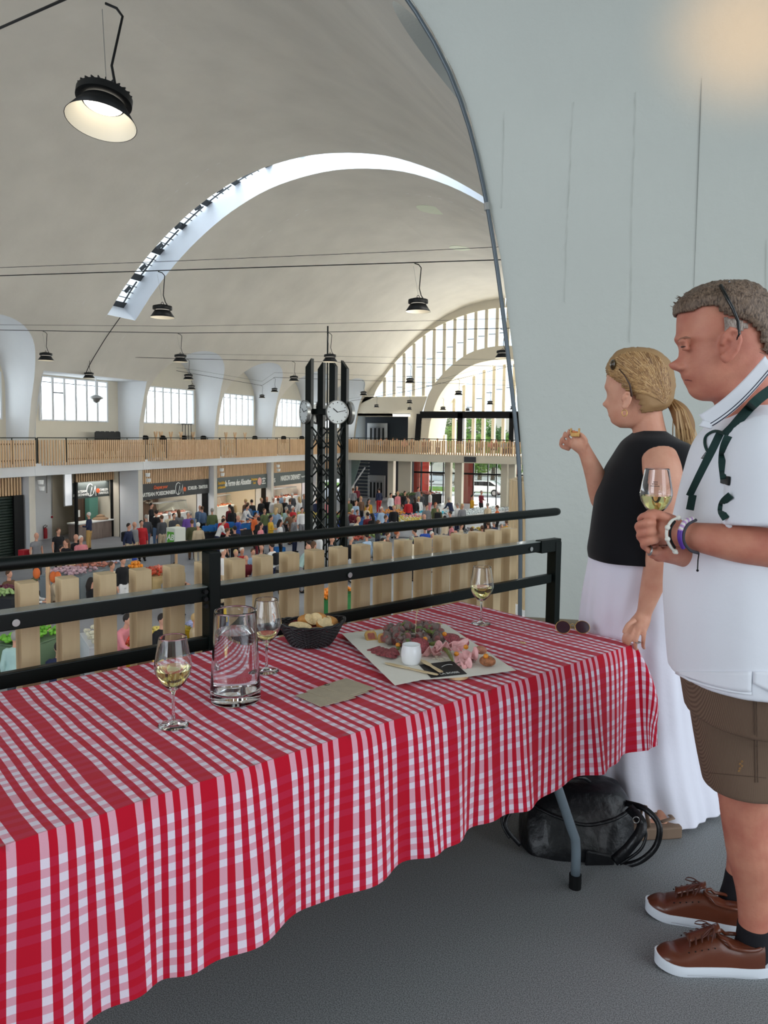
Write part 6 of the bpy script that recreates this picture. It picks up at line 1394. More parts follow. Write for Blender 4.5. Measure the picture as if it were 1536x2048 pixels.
q=MB(); c=atD(1300,1101,DM-.138); q.tube([c+Vector((0,0,.010*math.cos(t)))+FY*.010*math.sin(t)+RX*.002*math.cos(t) for t in [2*PI*k/16 for k in range(17)]],.0026,6,cap=False); q.build('ring',m_steel,M_,world=True,smooth=True)
# the glass he holds
g2=wine_glass(tuple(atD(1311,1098,DM-.125)),'wine glass half full of white wine held up in the man\'s hands',.143); g2.location=atD(1311,1025,DM-.125)-Vector((0,0,.094)); g2.scale=(.80,.80,.80); g2.location.z+=.094*.2
q=MB()
for i,(w,z) in enumerate(((.012,.185),(.018,.179),(.026,.173))):
    a=.0; 
    for k in range(int(w/.003)): t=-PI/2+(k-w/.006)*.075; rr_=.0418+.0; q.box((rr_*math.cos(t),rr_*math.sin(t),z),(.0016,.0004,.003),t+PI/2)
q.build('printed_lettering',m_black,g2)
# socks and shoes
m_sock=mat('black_sock',srgb(20,20,26),.9,bump=(200,.4,.001))
q=MB(); limb(q,[(1508,1850,DN+.01,.043),(1506,1875,DN+.01,.044),(1502,1905,DN+.01,.046),(1498,1925,DN+.01,.042)],4,18); q.build('sock',m_sock,M_,world=True,smooth=True)
q=MB(); limb(q,[(1482,1748,DR,.0445),(1476,1775,DR,.044),(1468,1805,DR,.046),(1464,1828,DR,.042)],4,18); q.build('sock',m_sock,M_,world=True,smooth=True)
m_lea=mat('brown_leather',srgb(98,50,32),.33,coat=.25,noise_c=(8,.15),bump=(60,.2,.002)); m_sole=mat('white_rubber',srgb(226,232,240),.5); m_lace=mat('brown_lace',srgb(84,48,40),.8); m_tan=mat('tan_lining',srgb(150,96,56),.6)
def shoe(toe,ang,lab,L=.300):
    g=thing('shoe',lab,'shoe',(toe.x,toe.y,0),ang,"man's brown shoes")       # local +x from toe to heel
    hwf=lambda x:(.047*math.sqrt(max(0,1-((x-.075)/.075)**2)) if x<.075 else .047-.012*((x-.075)/.13) if x<.205 else .035*math.sqrt(max(.0,1-((x-.205)/(L-.205))**2)))
    def loop(z,sc,lift=0):
        xs=[.0002,.0015,.004,.0075]+[.012*i for i in range(1,int(L/.012))]+[L-.005,L-.001]; off=lambda x:.006*math.sin(x/L*PI)
        a=[(x,hwf(x)*sc+off(x),z+lift*(max(0,1-x/.07))**2) for x in xs]; b=[(x,-hwf(x)*sc+off(x),z+lift*(max(0,1-x/.07))**2) for x in reversed(xs)]; return [Vector(p) for p in a+b]
    q=MB(); q.loft([loop(0,.97,.010),loop(.004,1.0,.010),loop(.022,1.03,.012),loop(.029,1.01,.014)]); q.build('sole',m_sole,g,smooth=True,auto=.7)
    topz=lambda x: .052+.0*x if x<.05 else (.052+(x-.05)/.085*.040 if x<.135 else (.092+(x-.135)*.12 if x<.17 else .096-(x-.17)*.33 if x<.225 else .078+(x-.225)*.2))
    def up(x):
        w=hwf(x)*.98; t=topz(x) if x>.05 else .030+.026*math.sin(min(1,(x+.012)/.062)*PI/2); y0=.006*math.sin(x/L*PI); open_=x>.15; pts=[]
        for k in range(21):
            a=PI*k/20; c_,s_=math.cos(a),math.sin(a)
            yy=w*math.copysign(abs(c_)**.75,c_); zz=.024+(t-.024)*abs(s_)**.62
            pts.append(Vector((x,y0+yy,zz)))
        return pts
    q=MB(); q.loft([up(x) for x in [.003+.0098*i for i in range(30)]],cap=True,close=False) ; 
    R0=[up(x) for x in [.003+.0098*i for i in range(30)]]; q.add(R0[-1],[tuple(range(21))]); q.add(R0[0],[tuple(range(20,-1,-1))])
    q.build('upper',m_lea,g,smooth=True,auto=1.1)
    q=MB(); cs=[]; 
    for k in range(25): t=2*PI*k/24; cs.append((.226+.058*math.cos(t),.004+.034*math.sin(t),.082-.012*math.sin((t))*0+.010*math.cos(t*1)*-1*.3+ (.012 if math.cos(t)<-.6 else 0)))
    q.tube(cs,.005,10,cap=False); q.build('collar',m_lea,g,smooth=True)
    q=MB(); q.grid(lambda a,b:(.085+.085*a,(b-.5)*.034+.005,.079+.040*a+.008*math.cos((b-.5)*PI)),8,6); q.build('tongue',m_lea,g,smooth=True,solid=.004)
    q=MB()
    for i in range(5):
        x=.085+.016*i; z=.074+.0075*i; q.tube([(x,-.026,z),(x+.004,-.013,z+.011),(x+.006,.006,z+.015),(x+.004,.024,z+.011),(x,.036,z)],.0026,8,flat=.7)
    for s in (-1,1): q.tube([(.155,.005,.116),(.140,s*.014,.128),(.120,s*.030,.120),(.108,s*.034,.105),(.128,s*.024,.112),(.152,.004,.118)],.0024,8,flat=.8); q.tube([(.155,.004,.118),(.15,s*.02,.12),(.135,s*.042,.10)],.0022,8)
    q.ell((.154,.004,.118),.007,8,6); q.build('laces',m_lace,g,smooth=True,sub=1)
    q=MB()
    for s in (-1,1):
        for i in range(5): q.ell((.082+.017*i,.005+s*.036,.064+.0045*i),(.0022,.0014,.0022),6,4)
    q.build('eyelet_holes',m_black,g)
    q=MB(); q.tube([(.075+.01*i,-.0478+.0006*i,.010) for i in range(20)],.0006,4); q.build('sole_groove',mat('groove_grey',srgb(150,150,156),.7),g)
    return g
n0=atZ(1309,1921,.012)
shoe(n0,YAW-.10,'brown leather shoe with white sole, the one nearer the camera',.315)
f1=atZ(1300,1828,0); f2=atZ(1425,1866,0); e=f2-f1
shoe(atZ(1290,1814,.012),max(YAW-.35,math.atan2(e.y,e.x)),'brown leather shoe with white sole, the one further back',.30)
# ---------------- black backpack under the table
DB=2.64; m_bag=mat('black_leather',srgb(16,17,21),.38,spec=.5,bump=(22,.5,.012),coat=.1)
g=thing('backpack','black leather backpack lying on the floor behind the grey table leg','bag',tuple(atZ(1150,1745,0)),YAW)
q=MB(); rings(q,[(1062,1240,1718,DB,.12),(1044,1256,1706,DB,.14),(1038,1260,1670,DB,.14),(1042,1260,1630,DB+.01,.125),(1054,1256,1595,DB+.02,.11),(1075,1240,1568,DB+.03,.08),(1110,1205,1556,DB+.04,.04)],5,48,2.8,fold=lambda t,v:1+.018*math.sin(t*5+v*7)+.012*math.sin(t*11+v*13))
b=remeshed(q,'bag_body',m_bag,g,.006,4); tb_=bvh_of(b)
q=MB(); q.add([hit(tb_,x,y,.004,DB-.1) for x,y in ((1172,1700),(1230,1712),(1228,1752),(1168,1752))]+[hit(tb_,x,y,.03,DB-.1) for x,y in ((1172,1700),(1230,1712),(1228,1752),(1168,1752))],[(3,2,1,0),(4,5,6,7),(0,1,5,4),(1,2,6,5),(2,3,7,6),(3,0,4,7)]); q.build('front_pocket',m_bag,g,world=True,bevel=.008,seg=3)
q=MB(); q.tube([hit(tb_,x,y,.004,DB-.1) for x,y in curve_pts([(1068,1612),(1110,1632),(1170,1650),(1225,1640),(1258,1622)],5)],.006,8); q.build('flap_edge',m_bag,g,world=True,smooth=True)
def strap(P,w,nm):
    q=MB(); ribbon(q,[atD(x,y,d) for x,y,d in curve_pts(P,7)],w,.004); return q.build(nm,m_bag,g,world=True,smooth=True)
strap([(1252,1606,DB-.05),(1290,1618,DB-.12),(1318,1650,DB-.16),(1312,1692,DB-.17),(1280,1722,DB-.17),(1236,1733,DB-.14)],.020,'shoulder_strap')
strap([(1258,1615,DB-.09),(1284,1650,DB-.16),(1262,1690,DB-.18),(1228,1722,DB-.16)],.034,'padded_strap')
strap([(1280,1640,DB-.15),(1292,1668,DB-.17),(1280,1700,DB-.18),(1240,1728,DB-.16)],.010,'side_loop')
strap([(1048,1600,DB-.05),(1020,1625,DB-.08),(1012,1655,DB-.1),(1040,1690,DB-.1)],.014,'left_loop'); strap([(1004,1620,DB-.06),(1006,1650,DB-.08),(1020,1676,DB-.1)],.012,'loose_end')
strap([(1130,1566,DB+.0),(1142,1556,DB-.02),(1166,1556,DB-.02),(1180,1564,DB)],.012,'top_handle')
q=MB(); c=atD(1272,1640,DB-.165); q.tube([c+RX*.011*math.cos(t)+Vector((0,0,.011*math.sin(t))) for t in [2*PI*k/16 for k in range(17)]],.0018,6,cap=False); q.build('metal_ring',m_steel,g,world=True,smooth=True)
RECTS=[]
# ---------------- stalls
def stall(px0,py0,px1,py1,lab,cloth,goods,seed,w=1.1,h=.85,n=120,skirt=True,wpx=None):
    """trestle stall whose table top centre line runs between two photo points"""
    A=atZ(px0,py0,ZF+h); B=atZ(px1,py1,ZF+h); c=(A+B)/2; L=(B-A).length; a=math.atan2((B-A).y,(B-A).x)
    g=thing('market_stall',lab,'stall',(c.x,c.y,ZF),a); RECTS.append((c.x,c.y,a,L/2,w/2)); rr=random.Random(seed)
    MB().box((0,0,h-.03),(L,w,.05)).build('table_top',cloth,g,bevel=.01)
    if skirt: 
        q=MB(); q.loft([[Vector((sx*(L/2)+0,sy*(w/2),z)) + Vector((0,0,0)) for sx,sy in ((-1,-1),(1,-1),(1,1),(-1,1))] for z in (.03,h-.03)],cap=False); q.build('table_skirt',cloth,g)
    else:
        for sx in (-1,1):
            for sy in (-1,1): MB().box((sx*(L/2-.1),sy*(w/2-.08),(h-.05)/2),(.05,.05,h-.05)).build('leg',m_larch,g)
    for gi,(nm,colr,fr) in enumerate(goods):
        q=MB(); x0=-L/2+L*gi/len(goods)+.04; x1=-L/2+L*(gi+1)/len(goods)-.04
        for k in range(int(n*(x1-x0)/L*fr)):
            q.ell((rr.uniform(x0,x1),rr.uniform(-w/2+.08,w/2-.08),h+.05+rr.uniform(0,.10)),(rr.uniform(.04,.09),rr.uniform(.04,.09),rr.uniform(.03,.06)),6,4)
        o=q.build(nm,mat('goods_'+nm,srgb(*colr),.5,noise_c=(9,.35)),g,smooth=True); o['kind']='stuff'
    return g
wc=mat('white_stall_cloth',srgb(214,216,220),.8); bc_=mat('blue_stall_cloth',srgb(60,110,170),.8); gc=mat('grey_stall_cloth',srgb(130,140,146),.8); bk=mat('dark_stall_cloth',srgb(40,42,46),.8)
stall(410,1066,478,1052,'crate stall with blue plastic trays and red tarp left of the balustrade post',bk,[('apples',(220,200,130),1),('greens',(110,150,80),1),('turnips',(190,150,170),.8)],1,1.6)
stall(492,1052,560,1030,'produce stall with tomatoes and carrots before the yellow shirted shopper',wc,[('carrots',(214,130,90),1.2),('tomatoes',(206,80,50),1),('leeks',(150,170,110),1)],2,1.4)
stall(594,1046,622,1028,'stall of salads and flowers behind the clock tower',wc,[('salad',(150,180,90),1.2),('daffodils',(226,200,90),1)],3,1.4)
stall(650,1038,690,1028,'stall seen through the legs of the clock tower',gc,[('greens',(150,160,90),1),('peaches',(216,150,90),1)],4,1.4)
stall(745,1042,800,1022,'stall heaped with blue bags and orange fruit, centre of the hall',bc_,[('blue_bags',(60,110,190),1.2),('oranges',(230,150,60),1)],5,1.8,n=200)
stall(800,1044,868,1026,'bright stall with yellow and pink goods above the handrail',wc,[('lemons',(230,210,110),1.2),('pink_boxes',(226,150,150),1),('turquoise_cloths',(60,180,210),.8)],6,1.8,n=200)
stall(800,992,868,986,'flower stall with dark green plants near the red panels',bk,[('potted_greens',(80,110,60),1.4),('flowers',(214,120,110),1)],7,1.6,n=160)
stall(905,1030,1008,1018,'long stall covered with crumpled white plastic sheets',wc,[('plastic_sheets',(226,236,240),1.5)],8,2.0,n=160)
stall(690,1082,760,1070,'stall with red patterned goods right of the tower foot',gc,[('cherries',(190,80,60),1.2),('peas',(130,150,80),.7)],9,1.2)
stall(810,1094,850,1080,'salad crate on a stall above the ninth picket',wc,[('lettuces',(180,210,150),1.2)],10,1.0)
stall(930,1066,975,1060,'stall with dark grey boxes and yellow goods under the handrail',gc,[('grey_boxes',(110,112,118),.6),('bananas',(220,190,80),.8)],11,1.2)
stall(120,1152,235,1118,'long grey clothed stall of packaged meats behind the wooden post',gc,[('packages',(206,170,180),1.3),('sausages',(190,120,100),1),('foil_packs',(196,196,214),1)],12,1.5,n=240)
stall(285,1150,350,1140,'stall of tomatoes and radishes by the child in red',mat('pine_tray',srgb(196,170,120),.7),[('tomatoes',(220,70,40),1.3),('radishes',(226,130,110),1)],13,1.2)
stall(-20,1195,40,1178,'vegetable stall at the far left with cabbages and beets',bk,[('cabbages',(170,200,130),1),('beets',(110,44,66),1)],14,1.4,n=160)
stall(100,1262,20,1290,'green vegetable crate stall low in the first picket gaps',mat('green_crate',srgb(96,120,90),.6),[('peppers',(120,190,60),1.1)],15,1.0)
stall(255,1300,340,1262,'stall with yellow crates and red fruit low behind the pickets',mat('yellow_crate',srgb(222,190,40),.6),[('red_fruit',(206,60,40),1),('lemons',(226,200,60),1)],16,.9)
stall(212,1292,190,1262,'white counter with dark front low behind the second picket gap',wc,[('price_cards',(226,220,196),.4)],17,.7)
stall(640,1200,690,1180,'stall with small orange and yellow flowers low behind the pickets',mat('green_crate2',srgb(40,120,60),.6),[('orange_flowers',(236,140,40),1.2)],18,.8)
stall(600,1128,560,1140,'tasting table with plates for the seated group',mat('tasting_table',srgb(90,88,86),.6),[('plates',(222,222,222),.5)],19,1.1,h=.74,n=40)
stall(430,1240,380,1260,'table with blue dishes and yellow tub beside the balustrade post',mat('yellow_crate',srgb(222,190,40),.6),[('blue_dishes',(170,180,226),1)],20,.8,n=60)
# a heap of oranges in a tray, each orange its own
c=atZ(271,1136,ZF+1.15); k=0; me=MB().ell((0,0,0),.062,12,8).mesh('orange',mat('orange_peel',srgb(240,150,40),.5),True)
POS=[(dx,dy,0) for dx in (-.13,0,.13) for dy in (-.13,0,.13)]+[(dx,dy,.10) for dx in (-.065,.065) for dy in (-.065,.065)]
for dx,dy,dz in POS:
    o=bpy.data.objects.new('orange',me); C.objects.link(o); o.location=c+Vector((dx,dy,.07+dz)); tag(o,'orange in the little heap in front of the third picket','orange','heap of oranges')
g=thing('fruit_tray','slanted pine tray carrying the heap of oranges','tray',c-Vector((0,0,.03))); MB().box((0,0,.0),(.48,.48,.04)).build('tray_board',MATS['pine_tray'],g); MB().box((0,0,-.56),(.4,.4,1.1)).build('tray_stand',MATS['pine_tray'],g)
# blue crates of the crate stall: things of their own
cr0=None
for k,(px,py,lab) in enumerate(((505,1030,'blue plastic crate stacked behind the yellow shirted shopper'),(418,1062,'blue crate at the left end of the crate stall'),(430,1060,'second blue crate of the crate stall'),(443,1057,'blue crate in the middle of the crate stall'),(456,1054,'blue crate at the right of the crate stall'),(487,1058,'blue crate beside the blue polo'),(498,1056,'blue crate left of the pink shopping bag'),(556,1090,'blue crate on the floor under the handrail'),(530,1046,'blue crate at the end of the tomato stall'))):
    p=atZ(px,py,ZF+.98) if 'floor' not in lab else atZ(px,py+14,ZF)
    if cr0 is None:
        cr0=thing('plastic_crate',lab,'crate',p,.3,'blue plastic crates'); q=MB(); t=.02
        q.box((0,0,.01),(.6,.4,.02)); q.box((0,.19,.12),(.6,t,.22)); q.box((0,-.19,.12),(.6,t,.22)); q.box((.29,0,.12),(t,.4,.22)); q.box((-.29,0,.12),(t,.4,.22)); q.build('crate_shell',mat('crate_blue',srgb(30,110,180),.5),cr0)
    else: dup(cr0,p,.3+.1*k,lab)
# green and white cube sign
p=atZ(352,1072,ZF+1.35); g=thing('cube_sign','green and white AB cube sign on a wooden post before the fish shop','sign',p,YAW-.62)
MB().box((0,0,0),(.55,.55,.72)).build('cube',mat('cube_white',srgb(222,226,214),.6),g,bevel=.01); m_abg=mat('ab_green',srgb(96,170,60),.6)
q=MB(); q.box((0,-.28,-.03),(.42,.012,.46)); q.build('green_field',m_abg,g); q=MB(); q.box((-.28,0,-.03),(.012,.42,.46)); q.build('green_field',m_abg,g)
bpy.context.view_layer.update(); mw=g.matrix_world
ex=mw.to_3x3()@Vector((1,0,0)); ey=mw.to_3x3()@Vector((0,1,0))
text_mesh('AB',.34,m_sw,'letters',g,mw@Vector((0,-.292,-.03)),ex,(0,0,1),extr=.004,font_shear=.2,bold=.006); text_mesh('AB',.34,m_sw,'letters',g,mw@Vector((-.292,0,-.03)),-ey,(0,0,1),extr=.004,font_shear=.2,bold=.006)
MB().box((0,0,-1.1),(.08,.08,1.5)).build('post',m_larch,g)
# wooden post and beam of the left stall
a=atZ(97,1205,ZF+.9); g=thing('stall_frame','wooden post with cross beam of the stall behind the first pickets','frame',(a.x,a.y,ZF),YAW)
MB().box((0,0,1.0),(.09,.09,2.0)).build('post',m_larch,g); MB().box((.1,0,2.0),(1.3,.08,.09)).build('beam',m_larch,g)
for k,dx in enumerate((-.3,.16,.28)): MB().ell((dx,-.03,1.72 if k==0 else 1.62),(.10,.09,.16),10,8).build('hanging_bunch',mat('squash_orange',srgb(220,110,50),.6),g,smooth=True)
o=MB().box((0,0,0),(.3,.3,.5)).build('pushcart',MATS['signal_red'],bevel=.03); p=atZ(48,1112,ZF+.9); o.location=(p.x,p.y,ZF+.9); tag(o,'small red cart handle box by the roller shutter','cart')
# ------------------------------------------------------------ market stalls and shoppers on the hall floor
CL={'black':(24,24,28),'navy':(34,42,72),'blue':(40,74,160),'denim':(84,108,140),'lightblue':(160,184,210),'white':(232,232,232),'cream':(222,208,180),'beige':(196,178,150),'brown':(108,80,60),'grey':(132,132,136),'darkgrey':(72,74,80),'red':(186,36,44),'maroon':(112,30,44),'pink':(226,140,148),'purple':(112,80,160),'yellow':(214,170,50),'mustard':(190,140,30),'green':(92,104,66),'mint':(176,206,200),'orange':(226,110,56),'turquoise':(40,180,210),'tan':(196,156,96),'olive':(86,88,60)}
def cloth_m(n): return mat('fabric_'+n,srgb(*CL[n]),.85)
HR={'white':(226,222,214),'grey':(160,154,146),'dark':(40,32,28),'brown':(92,66,46),'blond':(200,168,118),'ginger':(170,90,50)}
def hair_m(n): return mat('hair_'+n,srgb(*HR[n]),.7)
m_sk3=mat('shopper_skin',srgb(214,158,132),.6)
def frozen(mb,vox=.024,it=3):
    o=bpy.data.objects.new('tmp',mb.mesh('tmp',m_sk3)); C.objects.link(o); r=o.modifiers.new('r','REMESH'); r.mode='VOXEL'; r.voxel_size=vox; r.use_smooth_shade=True; s=o.modifiers.new('s','SMOOTH'); s.iterations=it; s.factor=.5
    bpy.context.view_layer.update(); me=bpy.data.meshes.new_from_object(o.evaluated_get(bpy.context.evaluated_depsgraph_get())); bpy.data.objects.remove(o); me.polygons.foreach_set('use_smooth',[True]*len(me.polygons)); return me
def proto(pose):
    """figure facing +x, feet at the origin, 1.70 m"""
    lean={'lean':.42}.get(pose,0); sit=pose=='sit'
    hipz=.48 if sit else .92; hip=Vector((-.02 if not lean else -.06,0,hipz)); sh=hip+Vector((math.sin(lean)*.5,0,math.cos(lean)*.5)); hd=sh+Vector((math.sin(lean*.8)*.23+.02,0,math.cos(lean*.8)*.25))
    b=MB(); top=MB(); bot=MB(); shoe_=MB(); long_=MB()
    b.ell(hd,(.098,.078,.118),14,12); b.ell(hd+Vector((.095,0,-.012)),(.02,.014,.02),8,6); b.ell(hd+Vector((.03,0,-.07)),(.06,.055,.05),10,8)
    for s in (-1,1): b.ell(hd+Vector((-.005,s*.08,-.01)),(.016,.01,.03),6,5)
    b.tube([sh+Vector((0,0,-.02)),hd+Vector((-.01,0,-.08))],[.06,.052],10)
    def torso(m,g):
        P=[hip+Vector((0,0,-.10)),hip,hip.lerp(sh,.4),hip.lerp(sh,.8),sh+Vector((0,0,.0)),sh+Vector((.0,0,.05))]; W=[(.11,.165),(.12,.170),(.11,.155),(.125,.185),(.10,.175),(.05,.07)]
        m.loft([[p+Vector((math.cos(2*PI*k/18)*(a+g),math.sin(2*PI*k/18)*(w+g),0)) for k in range(18)] for p,(a,w) in zip(P,W)])
    torso(b,-.02); torso(top,.006)
    sleeves=pose!='bare'
    for s in (-1,1):
        S_=sh+Vector((0,s*.19,-.03))
        if pose in ('arms','bare'): E_=S_+Vector((.03,s*.05,-.28)); Hn=E_+Vector((.24,-s*.06,.03))
        elif pose=='lean': E_=S_+Vector((.12,s*.03,-.25)); Hn=E_+Vector((.2,-s*.02,-.08))
        elif pose=='sit': E_=S_+Vector((.06,s*.05,-.26)); Hn=E_+Vector((.24,-s*.08,-.02))
        else: E_=S_+Vector((-.02+ (.05*s if pose=='walk' else 0),s*.06,-.29)); Hn=E_+Vector((.06+(.06*s if pose=='walk' else 0),0,-.25))
        b.tube([S_,E_,Hn],[.048,.040,.028],10); hv=(Hn-E_).normalized(); b.tube([Hn,Hn+hv*.05,Hn+hv*.09],[.028,.036,.030],8)
        for q_ in range(4): b.tube([Hn+hv*.07+Vector((0,(q_-1.5)*.018,0)),Hn+hv*.15+Vector((.0,(q_-1.5)*.016,-.015))],.010,5)
        b.tube([Hn+hv*.03+Vector((0,-s*.03,.0)),Hn+hv*.09+Vector((.01,-s*.045,.01))],.010,5)
        k=1 if pose!='tee' else .45
        top.tube([S_+Vector((0,-s*.05,.02)),S_,E_.lerp(S_,1-k) if k<1 else E_]+([Hn.lerp(E_,.15)] if k==1 else []),[.065,.064,.056]+([.042] if k==1 else []),10)
        if sit: K=hip+Vector((.42,s*.11,.0)); A=K+Vector((.02,0,-.42))
        elif pose=='walk': K=Vector((.10*s+.04,s*.09,.49)); A=Vector((.18*s-.04,s*.09,.08))
        else: K=Vector((.02,s*.10,.49)); A=Vector((0,s*.11,.08))
        Hp=hip+Vector((0,s*.09,-.03)); b.tube([Hp,K,A],[.075,.052,.036],10); bot.tube([Hp+Vector((0,0,.06)),Hp,K,A+Vector((0,0,.0))],[.09,.105,.078,.062],12)
        shoe_.ell(A+Vector((.05,0,-.035)),(.135,.05,.045),10,6); b.ell(A+Vector((.04,0,-.03)),(.10,.035,.03),8,6)
        long_.tube([Hp+Vector((0,0,.1)),Hp,K+Vector((0,0,.05))],[.12,.14,.15],12)
    torso(bot,-.004) if 0 else None
    bot.loft([[hip+Vector((math.cos(2*PI*k/16)*.125,math.sin(2*PI*k/16)*.175,z)) for k in range(16)] for z in (-.12,0,.05)])
    long2=MB(); long2.loft([[hip+Vector((math.cos(2*PI*k/20)*a,math.sin(2*PI*k/20)*w,z)) for k in range(20)] for z,a,w in ((.12,.135,.185),(0,.15,.20),(-.38,.19,.24))]) 
    hs=MB(); hs.ell(hd+Vector((-.018,0,.028)),(.100,.088,.112),14,10)
    hl=MB(); hl.ell(hd+Vector((-.02,0,.025)),(.104,.092,.115),14,10); hl.tube([hd+Vector((-.06,0,.02)),hd+Vector((-.095,0,-.12)),hd+Vector((-.10,0,-.26))],[.075,.085,.06],12)
    hb_=MB(); hb_.ell(hd+Vector((-.018,0,.025)),(.10,.087,.108),14,10); hb_.ell(hd+Vector((-.12,0,.03)),.045,10,8)
    cap=MB(); cap.ell(hd+Vector((-.01,0,.05)),(.105,.09,.085),14,8); cap.loft([[hd+Vector((.02+ (.14 if k in(1,2) else 0),y,.055+dz)) for k,y in enumerate((-.07,-.05,.05,.07))] for dz in (0,.012)])
    return dict(body=frozen(b,.016,2),top=frozen(top,.022,3),trousers=frozen(bot,.024,3),shoes=frozen(shoe_,.016,2),coat_skirt=frozen(long2,.03,2),short=frozen(hs,.02,1),long=frozen(hl,.02,1),bun=frozen(hb_,.02,1),cap=frozen(cap,.016,0))
PR={p:proto(p) for p in ('stand','arms','lean','sit','walk','tee')}
def person(px,py,pose,top,bot,hair,style,place,face=0,h=None,z=None,extra=None,grp=None):
    """px,py: middle of the head in the photograph"""
    global PPOS
    hh={'stand':1.68,'arms':1.68,'lean':1.56,'sit':1.25,'walk':1.68,'tee':1.70}[pose]*(h or 1)
    zf=ZF if z is None else z; p=POS0.pop(0) if z is None else atZ(px,py,zf+hh-.02)
    desc={'none':'bald person','cap':'person with a %s cap'%hair}.get(style,'%s-haired person'%hair)
    lab='%s in %s, %s'%(desc,{'darkgrey':'dark grey','lightblue':'light blue'}.get(top,top),place)
    r=thing('person',lab,'person',(p.x,p.y,zf),face,grp); r.scale=(h or 1,)*3
    P=PR[pose]
    def part(nm,me,m):
        o=bpy.data.objects.new(nm,me); C.objects.link(o); o.parent=r; 
        if not me.materials: me.materials.append(m)
        o.material_slots[0].link='OBJECT'; o.material_slots[0].material=m
    part('body',P['body'],m_sk3); part('top',P['top'],cloth_m(top)); part('trousers',P['trousers'],cloth_m(bot)); part('shoes',P['shoes'],m_black)
    if style=='cap': part('cap',P['cap'],cloth_m(hair) if hair in CL else hair_m(hair))
    elif style!='none': part('hair',P[style],hair_m(hair))
    if extra=='coat': part('coat_skirt',P['coat_skirt'],cloth_m(top))
    if extra=='skirt': part('skirt',P['coat_skirt'],cloth_m(bot))
    if extra=='pack':
        o=MB().box((-.2,0,1.22),(.2,.32,.42)).build('backpack_on_back',cloth_m('black'),r,bevel=.05)
    return r
N=-PI/2
